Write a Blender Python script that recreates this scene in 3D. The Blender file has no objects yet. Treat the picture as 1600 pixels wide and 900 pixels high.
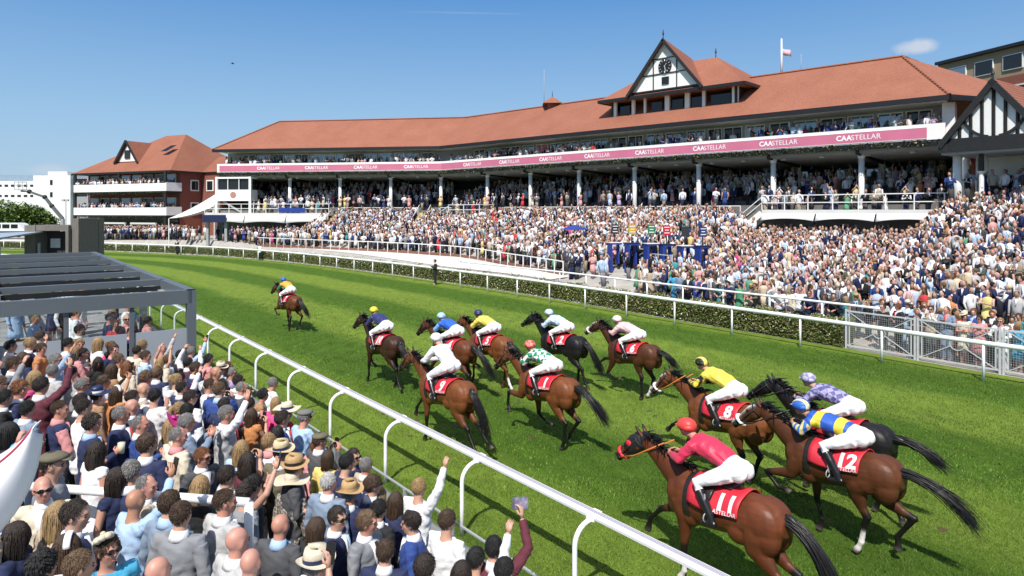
import bpy, bmesh, math, random
import numpy as np
from math import sin, cos, pi, radians, sqrt, atan2
from mathutils import Vector, Matrix

SC = bpy.context.scene
COL = SC.collection
R = random.Random(11)
NR = np.random.RandomState(7)

# ---------------------------------------------------------------- camera, sky, sun, exposure
CAM_H, FPX, HOR = 5.1, 1067.0, 330.0
cam = bpy.data.objects.new('camera', bpy.data.cameras.new('camera'))
COL.objects.link(cam)
cam.location = (0, 0, CAM_H)
cam.rotation_euler = (radians(90), 0, 0)
cam.data.sensor_width = 36.0
cam.data.lens = 36.0 * FPX / 1600.0
cam.data.shift_y = -(450 - HOR) / 1600.0
cam.data.clip_start, cam.data.clip_end = 0.1, 4000
SC.camera = cam

LIGHT = Vector((0.20, 0.77, -1.0)).normalized()          # the way the sunlight travels
SUN_EL = math.asin(-LIGHT.z)
SUN_AZ = atan2(-LIGHT.x, -LIGHT.y)                        # clockwise from +Y
world = bpy.data.worlds.new('World'); SC.world = world
world.use_nodes = True
wt = world.node_tree
wt.nodes.clear()
w_out = wt.nodes.new('ShaderNodeOutputWorld'); w_bg = wt.nodes.new('ShaderNodeBackground')
sky = wt.nodes.new('ShaderNodeTexSky'); sky.sky_type = 'NISHITA'; sky.sun_disc = False
sky.sun_elevation = SUN_EL; sky.sun_rotation = SUN_AZ
sky.air_density = 1.3; sky.dust_density = 0.6; sky.ozone_density = 2.5; sky.altitude = 50
w_bg.inputs['Strength'].default_value = 0.10
# one small fair-weather cloud and a faint contrail, placed by direction in the sky
def _wn(t, **kw):
    n = wt.nodes.new(t)
    for k, v in kw.items(): setattr(n, k, v)
    return n
tc = _wn('ShaderNodeTexCoord')
def cloud_mask(direction, wide, high, scale, lo, hi):
    d = Vector(direction).normalized()
    side = d.cross(Vector((0, 0, 1))).normalized(); up = side.cross(d)
    a = _wn('ShaderNodeVectorMath', operation='DOT_PRODUCT'); a.inputs[1].default_value = side / wide
    b = _wn('ShaderNodeVectorMath', operation='DOT_PRODUCT'); b.inputs[1].default_value = up / high
    f = _wn('ShaderNodeVectorMath', operation='DOT_PRODUCT'); f.inputs[1].default_value = d
    for n in (a, b, f): wt.links.new(tc.outputs['Generated'], n.inputs[0])
    c = _wn('ShaderNodeCombineXYZ')
    wt.links.new(a.outputs['Value'], c.inputs[0]); wt.links.new(b.outputs['Value'], c.inputs[1])
    ln = _wn('ShaderNodeVectorMath', operation='LENGTH'); wt.links.new(c.outputs[0], ln.inputs[0])
    nz = _wn('ShaderNodeTexNoise'); nz.inputs['Scale'].default_value = scale; nz.inputs['Detail'].default_value = 6
    wt.links.new(tc.outputs['Generated'], nz.inputs['Vector'])
    m = _wn('ShaderNodeMath', operation='MULTIPLY_ADD'); m.inputs[1].default_value = 1.6
    wt.links.new(nz.outputs['Fac'], m.inputs[0])
    s = _wn('ShaderNodeMath', operation='SUBTRACT'); s.inputs[0].default_value = 0.25
    wt.links.new(ln.outputs['Value'], s.inputs[1]); wt.links.new(s.outputs[0], m.inputs[2])
    r = _wn('ShaderNodeMapRange'); r.inputs[1].default_value = lo; r.inputs[2].default_value = hi
    wt.links.new(m.outputs[0], r.inputs[0])
    g = _wn('ShaderNodeMath', operation='GREATER_THAN'); g.inputs[1].default_value = 0
    wt.links.new(f.outputs['Value'], g.inputs[0])
    k = _wn('ShaderNodeMath', operation='MULTIPLY')
    wt.links.new(r.outputs[0], k.inputs[0]); wt.links.new(g.outputs[0], k.inputs[1])
    return k
# clear spring blue: the sky model, steered to the blue of the day
sz = _wn('ShaderNodeSeparateXYZ'); wt.links.new(tc.outputs['Generated'], sz.inputs[0])
rmp = _wn('ShaderNodeValToRGB'); cr_ = rmp.color_ramp
S_ = 1 / 0.115
for e, (pos, c) in zip((cr_.elements[0], cr_.elements[1], cr_.elements.new(.12), cr_.elements.new(.30), cr_.elements.new(.6)), ((0.0, (.42, .60, .78)), (1.0, (.03, .10, .28)), (.12, (.31, .535, .81)), (.30, (.098, .305, .68)), (.6, (.05, .16, .40)))):
    e.position = pos; e.color = (*c, 1)
wt.links.new(sz.outputs['Z'], rmp.inputs[0])
scl_ = _wn('ShaderNodeMixRGB', blend_type='MULTIPLY'); scl_.inputs[0].default_value = 1; scl_.inputs[2].default_value = (S_, S_, S_, 1)
wt.links.new(rmp.outputs[0], scl_.inputs[1])
mxs = _wn('ShaderNodeMixRGB'); mxs.inputs[0].default_value = .85
wt.links.new(sky.outputs[0], mxs.inputs[1]); wt.links.new(scl_.outputs[0], mxs.inputs[2])
last = mxs.outputs[0]
for dirn, wd, hg, scl, lo, hi, top in (((638, 1067, 257), .027, .0115, 26, .12, .75, .7),
                                    ((-720, 1067, 62), .03, .012, 30, .2, .9, .3),
                                    ((-80, 1067, 310), .11, .0018, 9, .05, .9, .14)):
    k = cloud_mask(dirn, wd, hg, scl, lo, hi)
    kk = _wn('ShaderNodeMath', operation='MULTIPLY'); kk.inputs[1].default_value = top
    wt.links.new(k.outputs[0], kk.inputs[0])
    mx = _wn('ShaderNodeMixRGB'); mx.inputs[2].default_value = (6.2, 6.4, 6.8, 1)
    wt.links.new(kk.outputs[0], mx.inputs[0]); wt.links.new(last, mx.inputs[1]); last = mx.outputs[0]
wt.links.new(last, w_bg.inputs['Color']); wt.links.new(w_bg.outputs[0], w_out.inputs[0])

sun = bpy.data.objects.new('sun', bpy.data.lights.new('sun', 'SUN'))
COL.objects.link(sun)
sun.data.energy = 5.0; sun.data.angle = radians(0.5); sun.data.color = (1.0, 0.955, 0.89)
sun.rotation_euler = LIGHT.to_track_quat('-Z', 'Y').to_euler()
sun.location = (-20, -60, 90)
SC.view_settings.view_transform = 'Standard'; SC.view_settings.look = 'None'
SC.view_settings.exposure = 0.22; SC.view_settings.gamma = 1.0
SC.view_settings.use_curve_mapping = False
SC.cycles.max_bounces = 6; SC.cycles.diffuse_bounces = 3; SC.cycles.glossy_bounces = 3
SC.cycles.transparent_max_bounces = 8

# ---------------------------------------------------------------- helpers
def ground_at(px, py, z=0.0):
    """the real point of the place that the photograph shows at a pixel, for a known height"""
    y = FPX * (CAM_H - z) / (py - HOR)
    return ((px - 800) * y / FPX, y)

def nrm(v):
    v = np.asarray(v, float); return v / (np.linalg.norm(v) + 1e-12)

class G:
    """collects shapes for ONE mesh"""
    def __init__(s): s.v = []; s.f = []; s.m = []; s.n = 0
    def add(s, v, f, m=0):
        v = np.asarray(v, float).reshape(-1, 3)
        s.v.append(v)
        s.f += [tuple(int(i) + s.n for i in q) for q in f]; s.m += [m] * len(f); s.n += len(v)
        return s
    def box(s, c, size, rz=0.0, m=0):
        x, y, z = [q / 2 for q in size]
        p = np.array([(a * x, b * y, d * z) for a in (-1, 1) for b in (-1, 1) for d in (-1, 1)])
        if rz:
            p[:, :2] = p[:, :2] @ np.array([[cos(rz), sin(rz)], [-sin(rz), cos(rz)]])
        return s.add(p + np.array(c), [(0, 1, 3, 2), (4, 6, 7, 5), (0, 4, 5, 1), (2, 3, 7, 6), (0, 2, 6, 4), (1, 5, 7, 3)], m)
    def beam(s, a, b, w, h, m=0):
        a, b = np.array(a, float), np.array(b, float)
        d = nrm(b - a); sd = np.cross(d, (0, 0, 1))
        sd = nrm(sd) if np.linalg.norm(sd) > 1e-4 else np.array((1., 0, 0))
        up = np.cross(sd, d)
        p = [q + i * sd * w / 2 + j * up * h / 2 for q in (a, b) for i, j in ((-1, -1), (1, -1), (1, 1), (-1, 1))]
        return s.add(p, [(0, 1, 2, 3), (7, 6, 5, 4), (0, 4, 5, 1), (1, 5, 6, 2), (2, 6, 7, 3), (3, 7, 4, 0)], m)
    def prism(s, poly, z0, z1, m=0):
        n = len(poly)
        v = [(x, y, z0) for x, y in poly] + [(x, y, z1) for x, y in poly]
        f = [tuple(range(n))[::-1], tuple(range(n, 2 * n))] + [(i, (i + 1) % n, n + (i + 1) % n, n + i) for i in range(n)]
        return s.add(v, f, m)
    def loft(s, pts, rad, side=(0, 1, 0), n=14, m=0, cap=True, power=2.0):
        """tube through pts with radii (side, up); side axis fixed -> sections square to the path"""
        pts = np.asarray(pts, float); k = len(pts)
        rad = [(r, r) if np.isscalar(r) else r for r in rad]
        v = []
        for i in range(k):
            t = nrm(pts[min(i + 1, k - 1)] - pts[max(i - 1, 0)])
            sd = np.asarray(side, float); sd = sd - t * np.dot(sd, t)
            if np.linalg.norm(sd) < 1e-3: sd = np.cross(t, (0.3, 0.2, 0.9))
            sd = nrm(sd); up = np.cross(sd, t)
            for j in range(n):
                a = 2 * pi * j / n; ca, sa = cos(a), sin(a)
                if power != 2.0:
                    ca = math.copysign(abs(ca) ** (2 / power), ca); sa = math.copysign(abs(sa) ** (2 / power), sa)
                v.append(pts[i] + sd * ca * rad[i][0] + up * sa * rad[i][1])
        f = [(i * n + j, i * n + (j + 1) % n, (i + 1) * n + (j + 1) % n, (i + 1) * n + j) for i in range(k - 1) for j in range(n)]
        if cap:
            f.append(tuple(range(n))[::-1]); f.append(tuple((k - 1) * n + j for j in range(n)))
        return s.add(v, f, m)
    def ell(s, c, r, m=0, nu=14, nv=10, rot=None):
        v = [(0, 0, -1)]
        for i in range(1, nv):
            ph = -pi / 2 + pi * i / nv
            v += [(cos(ph) * cos(2 * pi * j / nu), cos(ph) * sin(2 * pi * j / nu), sin(ph)) for j in range(nu)]
        v.append((0, 0, 1))
        v = np.array(v) * np.array(r if not np.isscalar(r) else (r, r, r))
        if rot is not None: v = v @ np.array(rot).T
        f = [(0, 1 + (j + 1) % nu, 1 + j) for j in range(nu)]
        for i in range(nv - 2):
            a = 1 + i * nu
            f += [(a + j, a + (j + 1) % nu, a + nu + (j + 1) % nu, a + nu + j) for j in range(nu)]
        a = 1 + (nv - 2) * nu; t = len(v) - 1
        f += [(a + j, a + (j + 1) % nu, t) for j in range(nu)]
        return s.add(v + np.array(c), f, m)
    def sweep(s, line, prof, m=0, closed=True, cap=True):
        """profile [(across, z)] carried along a ground line [(x, y)] (or (x,y,z0)); across grows to the right of travel"""
        L = np.array([(q[0], q[1], q[2] if len(q) > 2 else 0.0) for q in line], float); k = len(L); n = len(prof)
        v = []
        for i in range(k):
            d0 = L[i] - L[i - 1] if i else L[1] - L[0]
            d1 = L[i + 1] - L[i] if i < k - 1 else L[-1] - L[-2]
            r0 = nrm((d0[1], -d0[0], 0)); r1 = nrm((d1[1], -d1[0], 0))
            r = nrm(r0 + r1); r = r / max(0.4, float(np.dot(r, r1)))
            v += [L[i] + r * a + np.array((0, 0, z)) for a, z in prof]
        e = n if closed else n - 1
        f = [(i * n + j, i * n + (j + 1) % n, (i + 1) * n + (j + 1) % n, (i + 1) * n + j) for i in range(k - 1) for j in range(e)]
        if closed and cap:
            f.append(tuple(range(n))[::-1]); f.append(tuple((k - 1) * n + j for j in range(n)))
        return s.add(v, f, m)
    def mesh(s, name, smooth=False):
        me = bpy.data.meshes.new(name)
        me.from_pydata(np.concatenate(s.v).tolist() if s.v else [], [], s.f)
        if any(s.m): me.polygons.foreach_set('material_index', s.m)
        if smooth: me.polygons.foreach_set('use_smooth', [True] * len(s.f))
        me.update()
        return me
    def build(s, name, mats, parent=None, smooth=False, fix=True):
        me = s.mesh(name, smooth)
        if fix:
            b = bmesh.new(); b.from_mesh(me); bmesh.ops.recalc_face_normals(b, faces=b.faces); b.to_mesh(me); b.free()
        return link(name, me, mats, parent)

def link(name, me, mats=None, parent=None, loc=None, rz=None):
    if mats is not None:
        for q in (mats if isinstance(mats, (list, tuple)) else [mats]): me.materials.append(q)
    o = bpy.data.objects.new(name, me); COL.objects.link(o)
    if parent is not None: o.parent = parent
    if loc is not None: o.location = loc
    if rz is not None: o.rotation_euler = (0, 0, rz)
    return o

def tag(o, label=None, cat=None, group=None, kind=None):
    for k, q in (('label', label), ('category', cat), ('group', group), ('kind', kind)):
        if q: o[k] = q
    return o
def keep(o):
    """a part modelled at its true place: keep it there under its thing"""
    if o.parent.type == "EMPTY": o.matrix_parent_inverse = Matrix.Translation(-o.parent.location)
    return o
def thing(name, label, cat, loc=(0, 0, 0), rz=0.0, group=None):
    o = bpy.data.objects.new(name, None); COL.objects.link(o)
    o.empty_display_size = 0.2
    o.location = loc; o.rotation_euler = (0, 0, rz)
    return tag(o, label, cat, group)

# ---------------------------------------------------------------- materials
_M = {}
def mat(name, col, rough=0.7, vary=0.0, scale=6.0, bump=0.0, bscale=None, metal=0.0, spec=None, coat=0.0, stretch=None, sheen=0.0):
    key = (name, tuple(round(c, 3) for c in col), rough, vary)
    if key in _M: return _M[key]
    m = bpy.data.materials.new(name); m.use_nodes = True
    nt = m.node_tree; b = nt.nodes['Principled BSDF']
    c4 = (*col, 1)
    b.inputs['Base Color'].default_value = c4; b.inputs['Roughness'].default_value = rough
    b.inputs['Metallic'].default_value = metal
    if spec is not None: b.inputs['Specular IOR Level'].default_value = spec
    if coat: b.inputs['Coat Weight'].default_value = coat; b.inputs['Coat Roughness'].default_value = 0.2
    if sheen: b.inputs['Sheen Weight'].default_value = sheen
    if vary or bump:
        co = nt.nodes.new('ShaderNodeTexCoord'); src = co.outputs['Object']
        if stretch:
            mp = nt.nodes.new('ShaderNodeMapping'); mp.inputs['Scale'].default_value = stretch
            nt.links.new(src, mp.inputs[0]); src = mp.outputs[0]
    if vary:
        nz = nt.nodes.new('ShaderNodeTexNoise'); nz.inputs['Scale'].default_value = scale; nz.inputs['Detail'].default_value = 5
        nt.links.new(src, nz.inputs['Vector'])
        mr = nt.nodes.new('ShaderNodeMapRange'); mr.inputs[1].default_value = 0.25; mr.inputs[2].default_value = 0.75
        mr.inputs[3].default_value = 1 - vary; mr.inputs[4].default_value = 1 + vary
        nt.links.new(nz.outputs['Fac'], mr.inputs[0])
        mu = nt.nodes.new('ShaderNodeMixRGB'); mu.blend_type = 'MULTIPLY'; mu.inputs[0].default_value = 1; mu.inputs[1].default_value = c4
        nt.links.new(mr.outputs[0], mu.inputs[2]); nt.links.new(mu.outputs[0], b.inputs['Base Color'])
    if bump:
        n2 = nt.nodes.new('ShaderNodeTexNoise'); n2.inputs['Scale'].default_value = bscale or scale * 3; n2.inputs['Detail'].default_value = 4
        nt.links.new(src, n2.inputs['Vector'])
        bp = nt.nodes.new('ShaderNodeBump'); bp.inputs['Strength'].default_value = bump; bp.inputs['Distance'].default_value = 0.02
        nt.links.new(n2.outputs['Fac'], bp.inputs['Height']); nt.links.new(bp.outputs[0], b.inputs['Normal'])
    _M[key] = m
    return m

def attr_mat(name, rough=0.8, attr='col', spec=0.3, bump=0.0, bscale=40, vary=0.0, trans=0.0):
    """base colour from a per-face / per-vertex colour attribute (what colour the thing has there)"""
    m = bpy.data.materials.new(name); m.use_nodes = True
    nt = m.node_tree; b = nt.nodes['Principled BSDF']
    a = nt.nodes.new('ShaderNodeAttribute'); a.attribute_name = attr
    src = a.outputs['Color']
    co = nt.nodes.new('ShaderNodeTexCoord')
    if vary:
        nz = nt.nodes.new('ShaderNodeTexNoise'); nz.inputs['Scale'].default_value = 9; nz.inputs['Detail'].default_value = 4
        nt.links.new(co.outputs['Object'], nz.inputs['Vector'])
        mr = nt.nodes.new('ShaderNodeMapRange'); mr.inputs[1].default_value = .25; mr.inputs[2].default_value = .75
        mr.inputs[3].default_value = 1 - vary; mr.inputs[4].default_value = 1 + vary
        nt.links.new(nz.outputs['Fac'], mr.inputs[0])
        mu = nt.nodes.new('ShaderNodeMixRGB'); mu.blend_type = 'MULTIPLY'; mu.inputs[0].default_value = 1
        nt.links.new(src, mu.inputs[1]); nt.links.new(mr.outputs[0], mu.inputs[2]); src = mu.outputs[0]
    nt.links.new(src, b.inputs['Base Color'])
    b.inputs['Roughness'].default_value = rough; b.inputs['Specular IOR Level'].default_value = spec
    if bump:
        n2 = nt.nodes.new('ShaderNodeTexNoise'); n2.inputs['Scale'].default_value = bscale; n2.inputs['Detail'].default_value = 3
        nt.links.new(co.outputs['Object'], n2.inputs['Vector'])
        bp = nt.nodes.new('ShaderNodeBump'); bp.inputs['Strength'].default_value = bump; bp.inputs['Distance'].default_value = 0.01
        nt.links.new(n2.outputs['Fac'], bp.inputs['Height']); nt.links.new(bp.outputs[0], b.inputs['Normal'])
    return m

def set_col(me, cols, domain='POINT'):
    at = me.color_attributes.new('col', 'FLOAT_COLOR', domain)
    c = np.ones((len(at.data), 4), np.float32); c[:, :3] = cols
    at.data.foreach_set('color', c.ravel())

def text_mesh(txt, size, bold=0.0, depth=0.0, align='CENTER'):
    cu = bpy.data.curves.new('lettering', 'FONT'); cu.body = txt; cu.size = size
    cu.align_x = align; cu.align_y = 'CENTER'; cu.offset = bold; cu.extrude = depth; cu.resolution_u = 3
    o = bpy.data.objects.new('lettering', cu); COL.objects.link(o)
    dg = bpy.context.evaluated_depsgraph_get()
    me = bpy.data.meshes.new_from_object(o.evaluated_get(dg))
    bpy.data.objects.remove(o); bpy.data.curves.remove(cu)
    return me

def remeshed(g, voxel, smooth=4, factor=0.5):
    """one continuous surface grown over the shapes in g (voxel union, then relaxed)"""
    me = g.mesh('tmp')
    b = bmesh.new(); b.from_mesh(me); bmesh.ops.recalc_face_normals(b, faces=b.faces); b.to_mesh(me); b.free()
    o = bpy.data.objects.new('tmp', me); COL.objects.link(o)
    r = o.modifiers.new('r', 'REMESH'); r.mode = 'VOXEL'; r.voxel_size = voxel; r.use_smooth_shade = True
    if smooth:
        s = o.modifiers.new('s', 'SMOOTH'); s.iterations = smooth; s.factor = factor
    dg = bpy.context.evaluated_depsgraph_get()
    out = bpy.data.meshes.new_from_object(o.evaluated_get(dg))
    bpy.data.objects.remove(o); bpy.data.meshes.remove(me)
    out.polygons.foreach_set('use_smooth', [True] * len(out.polygons))
    return out

def verts_of(me):
    a = np.empty(len(me.vertices) * 3, np.float32); me.vertices.foreach_get('co', a); return a.reshape(-1, 3).astype(float)
def set_verts(me, v):
    me.vertices.foreach_set('co', np.asarray(v, np.float32).ravel()); me.update()

def catmull(p, per=6):
    p = np.array(p, float); out = []
    for i in range(len(p) - 1):
        a = p[max(i - 1, 0)]; b = p[i]; c = p[i + 1]; d = p[min(i + 2, len(p) - 1)]
        for k in range(per):
            t = k / per
            out.append(0.5 * ((2 * b) + (c - a) * t + (2 * a - 5 * b + 4 * c - d) * t * t + (-a + 3 * b - 3 * c + d) * t ** 3))
    out.append(p[-1]); return np.array(out)
def resample(p, step):
    p = np.array(p, float); seg = np.linalg.norm(np.diff(p, axis=0), axis=1); s = np.concatenate([[0], np.cumsum(seg)])
    q = np.arange(0, s[-1], step)
    return np.stack([np.interp(q, s, p[:, k]) for k in range(p.shape[1])], 1)
def offset_line(p, d):
    """d to the right of travel"""
    p = np.array(p, float)[:, :2]; t = np.gradient(p, axis=0); t /= np.linalg.norm(t, axis=1)[:, None]
    return p + np.stack([t[:, 1], -t[:, 0]], 1) * d

# ---------------------------------------------------------------- the lie of the land
RO = np.array((-2.10, 13.0)); RH = np.array((-.609, .793)); RN = np.array((-.793, -.609))   # near rail: point, heading, away from the turf
def rp(s, n): return tuple(RO + RH * s + RN * n)
def rail_sn(x, y):
    d = np.array((x, y)) - RO; return float(d @ RH), float(d @ RN)
NEAR_LINE = [rp(s, 0) for s in np.arange(-26, 39, 2.6)] + [(-30.5, 49.5), (-36, 55.2), (-43, 60.6), (-52, 65), (-64, 69), (-80, 73)]
FAR_LINE = catmull([(31.8, -4.5), (24, 6.7), (17.5, 16), (14.0, 20.7), (10.9, 25.3), (7.45, 30.1), (4.1, 34.9), (.6, 39.9), (-3.3, 44.9), (-8.2, 51), (-12.8, 56.3),
                    (-17.1, 61), (-21.6, 65.6), (-26.4, 70), (-31, 73.8), (-35.7, 77), (-40.4, 79.8), (-45.4, 82.4), (-50, 84.6), (-55.2, 87), (-64, 90.5), (-80, 95)], 5)
S_R, S_C, S_L = np.array((27.1, 42.7)), np.array((-7.8, 76.0)), np.array((-34.6, 80.2))     # the stand's front line
U1 = nrm(S_C - S_R); N1 = np.array((-U1[1], U1[0])) * -1       # along the right wing, into the building
if N1 @ np.array((.69, .72)) < 0: N1 = -N1
U2 = nrm(S_L - S_C); N2 = np.array((U2[1], -U2[0]))
if N2 @ np.array((.15, .99)) < 0: N2 = -N2
LEN1, LEN2 = float(np.linalg.norm(S_C - S_R)), float(np.linalg.norm(S_L - S_C))
def wing1(t, d): return S_R + U1 * t + N1 * d
def wing2(t, d): return S_C + U2 * t + N2 * d
def smooth01(a, b, x): 
    q = min(1, max(0, (x - a) / (b - a))); return q * q * (3 - 2 * q)
def stand_q(x, y):
    """distance in front of the stand and place along it"""
    p = np.array((x, y))
    t1 = float((p - S_R) @ U1); q1 = -float((p - S_R) @ N1)
    t2 = float((p - S_C) @ U2); q2 = -float((p - S_C) @ N2)
    if t2 > 0 and q2 < q1 + 30 and t1 > LEN1 - 6: return q2, LEN1 + t2
    return q1, t1
def top_z(t):
    pts = [(-60, 5.6), (-6, 5.4), (-1, 5.0), (1, 2.5), (11, 2.5), (13, 4.1), (LEN1 + 13, 4.1), (LEN1 + 15, 2.0), (LEN1 + 60, 1.0)]
    return float(np.interp(t, [a for a, _ in pts], [b for _, b in pts]))
CROWD_FRONT = [ground_at(940, 440, .45), ground_at(880, 432, .85), ground_at(800, 417.5, .85), ground_at(720, 405.5, .95), ground_at(600, 396, 1.15), ground_at(500, 390, 1.25), ground_at(400, 385, 1.23), ground_at(300, 381.5, 1.2), ground_at(200, 379, 1.12), ground_at(120, 377, 1.1)]
def base_z(y): return 0.85 * smooth01(27, 46, y) + 0.38 * smooth01(50, 66, y) + 0.004
_FT = []
for _p in list(offset_line(FAR_LINE, 3.0)):
    if 10 < _p[1] < 41: _FT.append(stand_q(*_p)[::-1])
for _p in CROWD_FRONT[1:7]: _FT.append(stand_q(*_p)[::-1])
_FT.sort()
def front_q(t): return max(3.0, float(np.interp(t, [a for a, _ in _FT], [b for _, b in _FT])))
def far_floor(x, y):
    q, t = stand_q(x, y)
    base = base_z(y)
    qf = front_q(t) - .3
    return base + max(0.0, top_z(t) - base) * min(1.0, max(0.0, 1 - max(q, 0) / qf))
def near_floor(n):
    if n < .45: return 0.0
    if n < 2.3: return 0.06
    return 0.06 + 0.115 * min(9, int((n - 2.3) / .42) + 1)
# ================================================================ ground, turf, paths, terraces
def turf_material():
    m = bpy.data.materials.new('turf'); m.use_nodes = True
    nt = m.node_tree; b = nt.nodes['Principled BSDF']; N = nt.nodes.new; L = nt.links.new
    uv = N('ShaderNodeUVMap'); co = N('ShaderNodeTexCoord')
    sp = N('ShaderNodeSeparateXYZ'); L(uv.outputs[0], sp.inputs[0])
    wob = N('ShaderNodeTexNoise'); wob.inputs['Scale'].default_value = 0.35; wob.inputs['Detail'].default_value = 3
    L(co.outputs['Object'], wob.inputs['Vector'])
    a = N('ShaderNodeMath'); a.operation = 'MULTIPLY_ADD'; a.inputs[1].default_value = 1.2; L(wob.outputs['Fac'], a.inputs[0]); L(sp.outputs['Y'], a.inputs[2])
    w = N('ShaderNodeMath'); w.operation = 'MULTIPLY'; w.inputs[1].default_value = 2 * pi / 6.4; L(a.outputs[0], w.inputs[0])
    s = N('ShaderNodeMath'); s.operation = 'SINE'; L(w.outputs[0], s.inputs[0])
    st = N('ShaderNodeMapRange'); st.inputs[1].default_value = -.45; st.inputs[2].default_value = .45; L(s.outputs[0], st.inputs[0])
    mix = N('ShaderNodeMixRGB'); mix.inputs[1].default_value = (.066, .132, .013, 1); mix.inputs[2].default_value = (.155, .228, .031, 1)
    L(st.outputs[0], mix.inputs[0])
    # clumps of longer, darker grass and paler worn grass
    mp = N('ShaderNodeMapping'); L(co.outputs['Object'], mp.inputs[0]); mp.inputs['Rotation'].default_value = (0, 0, radians(37)); mp.inputs['Scale'].default_value = (1.7, .8, 1)
    n1 = N('ShaderNodeTexNoise'); n1.inputs['Scale'].default_value = 1.6; n1.inputs['Detail'].default_value = 8; n1.inputs['Roughness'].default_value = .68
    L(mp.outputs[0], n1.inputs['Vector'])
    r1 = N('ShaderNodeMapRange'); r1.inputs[1].default_value = .32; r1.inputs[2].default_value = .7; r1.inputs[3].default_value = .72; r1.inputs[4].default_value = 1.25
    L(n1.outputs['Fac'], r1.inputs[0])
    m1 = N('ShaderNodeMixRGB'); m1.blend_type = 'MULTIPLY'; m1.inputs[0].default_value = 1; L(mix.outputs[0], m1.inputs[1]); L(r1.outputs[0], m1.inputs[2])
    n2 = N('ShaderNodeTexNoise'); n2.inputs['Scale'].default_value = 22; n2.inputs['Detail'].default_value = 6; n2.inputs['Roughness'].default_value = .75
    L(mp.outputs[0], n2.inputs['Vector'])
    r2 = N('ShaderNodeMapRange'); r2.inputs[1].default_value = .3; r2.inputs[2].default_value = .7; r2.inputs[3].default_value = .6; r2.inputs[4].default_value = 1.4
    L(n2.outputs['Fac'], r2.inputs[0])
    m2 = N('ShaderNodeMixRGB'); m2.blend_type = 'MULTIPLY'; m2.inputs[0].default_value = 1; L(m1.outputs[0], m2.inputs[1]); L(r2.outputs[0], m2.inputs[2])
    # hoof divots: torn brown earth
    vo = N('ShaderNodeTexNoise'); vo.inputs['Scale'].default_value = 2.9; vo.inputs['Detail'].default_value = 3; vo.inputs['Roughness'].default_value = .6
    L(co.outputs['Object'], vo.inputs['Vector'])
    rv = N('ShaderNodeMapRange'); rv.inputs[1].default_value = .74; rv.inputs[2].default_value = .80; L(vo.outputs['Fac'], rv.inputs[0])
    m3 = N('ShaderNodeMixRGB'); m3.inputs[2].default_value = (.07, .055, .02, 1); L(rv.outputs[0], m3.inputs[0]); L(m2.outputs[0], m3.inputs[1])
    L(m3.outputs[0], b.inputs['Base Color'])
    b.inputs['Roughness'].default_value = .85; b.inputs['Specular IOR Level'].default_value = .12
    bp = N('ShaderNodeBump'); bp.inputs['Strength'].default_value = .9; bp.inputs['Distance'].default_value = .05
    ad = N('ShaderNodeMath'); ad.operation = 'ADD'; L(n1.outputs['Fac'], ad.inputs[0]); L(n2.outputs['Fac'], ad.inputs[1])
    L(ad.outputs[0], bp.inputs['Height']); L(bp.outputs[0], b.inputs['Normal'])
    return m
M_TURF = turf_material()
M_CONC = mat('concrete', (.36, .34, .31), .9, .18, 1.5, .25, 30)
M_PALEPATH = mat('pale path', (.62, .58, .54), .9, .08, .8, .1, 30)
M_PAVE = mat('paving', (.30, .29, .28), .9, .25, 2.2, .3, 25)
M_WHITE = mat('white paint', (.82, .82, .80), .35, .04, 2)
M_OFFW = mat('off white render', (.66, .65, .62), .6, .06, 1.2)
M_DARK = mat('dark timber', (.018, .017, .017), .5, .3, 5)
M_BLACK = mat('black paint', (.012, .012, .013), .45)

g = G(); g.add([(-2500, -600, -.05), (2500, -600, -.05), (2500, 3000, -.05), (-2500, 3000, -.05)], [(0, 1, 2, 3)])
tag(g.build('ground', mat('far land', (.075, .105, .03), .95, .3, .05)), kind='structure')

def lerp_line(p, n):
    p = np.array(p, float)[:, :2]; s = np.concatenate([[0], np.cumsum(np.linalg.norm(np.diff(p, axis=0), axis=1))])
    q = np.linspace(0, s[-1], n); return np.stack([np.interp(q, s, p[:, k]) for k in (0, 1)], 1), q
na, qa = lerp_line(offset_line(NEAR_LINE, -.5), 90)
fa, qf = lerp_line(offset_line(FAR_LINE, 1.3), 90)
K = 14
v, uvs, f = [], [], []
for i in range(90):
    w = np.linalg.norm(fa[i] - na[i])
    for j in range(K + 1):
        t = j / K; p = na[i] * (1 - t) + fa[i] * t
        v.append((p[0], p[1], 0)); uvs.append(((qa[i] + qf[i]) / 2, t * w))
for i in range(89):
    for j in range(K):
        a = i * (K + 1) + j; f.append((a, a + 1, a + K + 2, a + K + 1))
g = G().add(v, f); me = g.mesh('racetrack_turf', True)
ul = me.uv_layers.new(name='UVMap')
for lp in me.loops: ul.data[lp.index].uv = uvs[lp.vertex_index]
tag(link('racetrack_turf', me, M_TURF), kind='structure')

# the near enclosure: a paved strip, then shallow steps up to a broad terrace
prof = [(-.46, .002), (-.56, .06), (-2.3, .06)]
for k in range(9): prof += [(-2.3 - .42 * k - .005, .06 + .115 * (k + 1)), (-2.3 - .42 * (k + 1), .06 + .115 * (k + 1))]
prof += [(-30, 1.095)]
g = G().sweep([rp(-20, 0), rp(30, 0)], prof, closed=False)
tag(g.build('terrace', M_PAVE), kind='structure')

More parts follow.
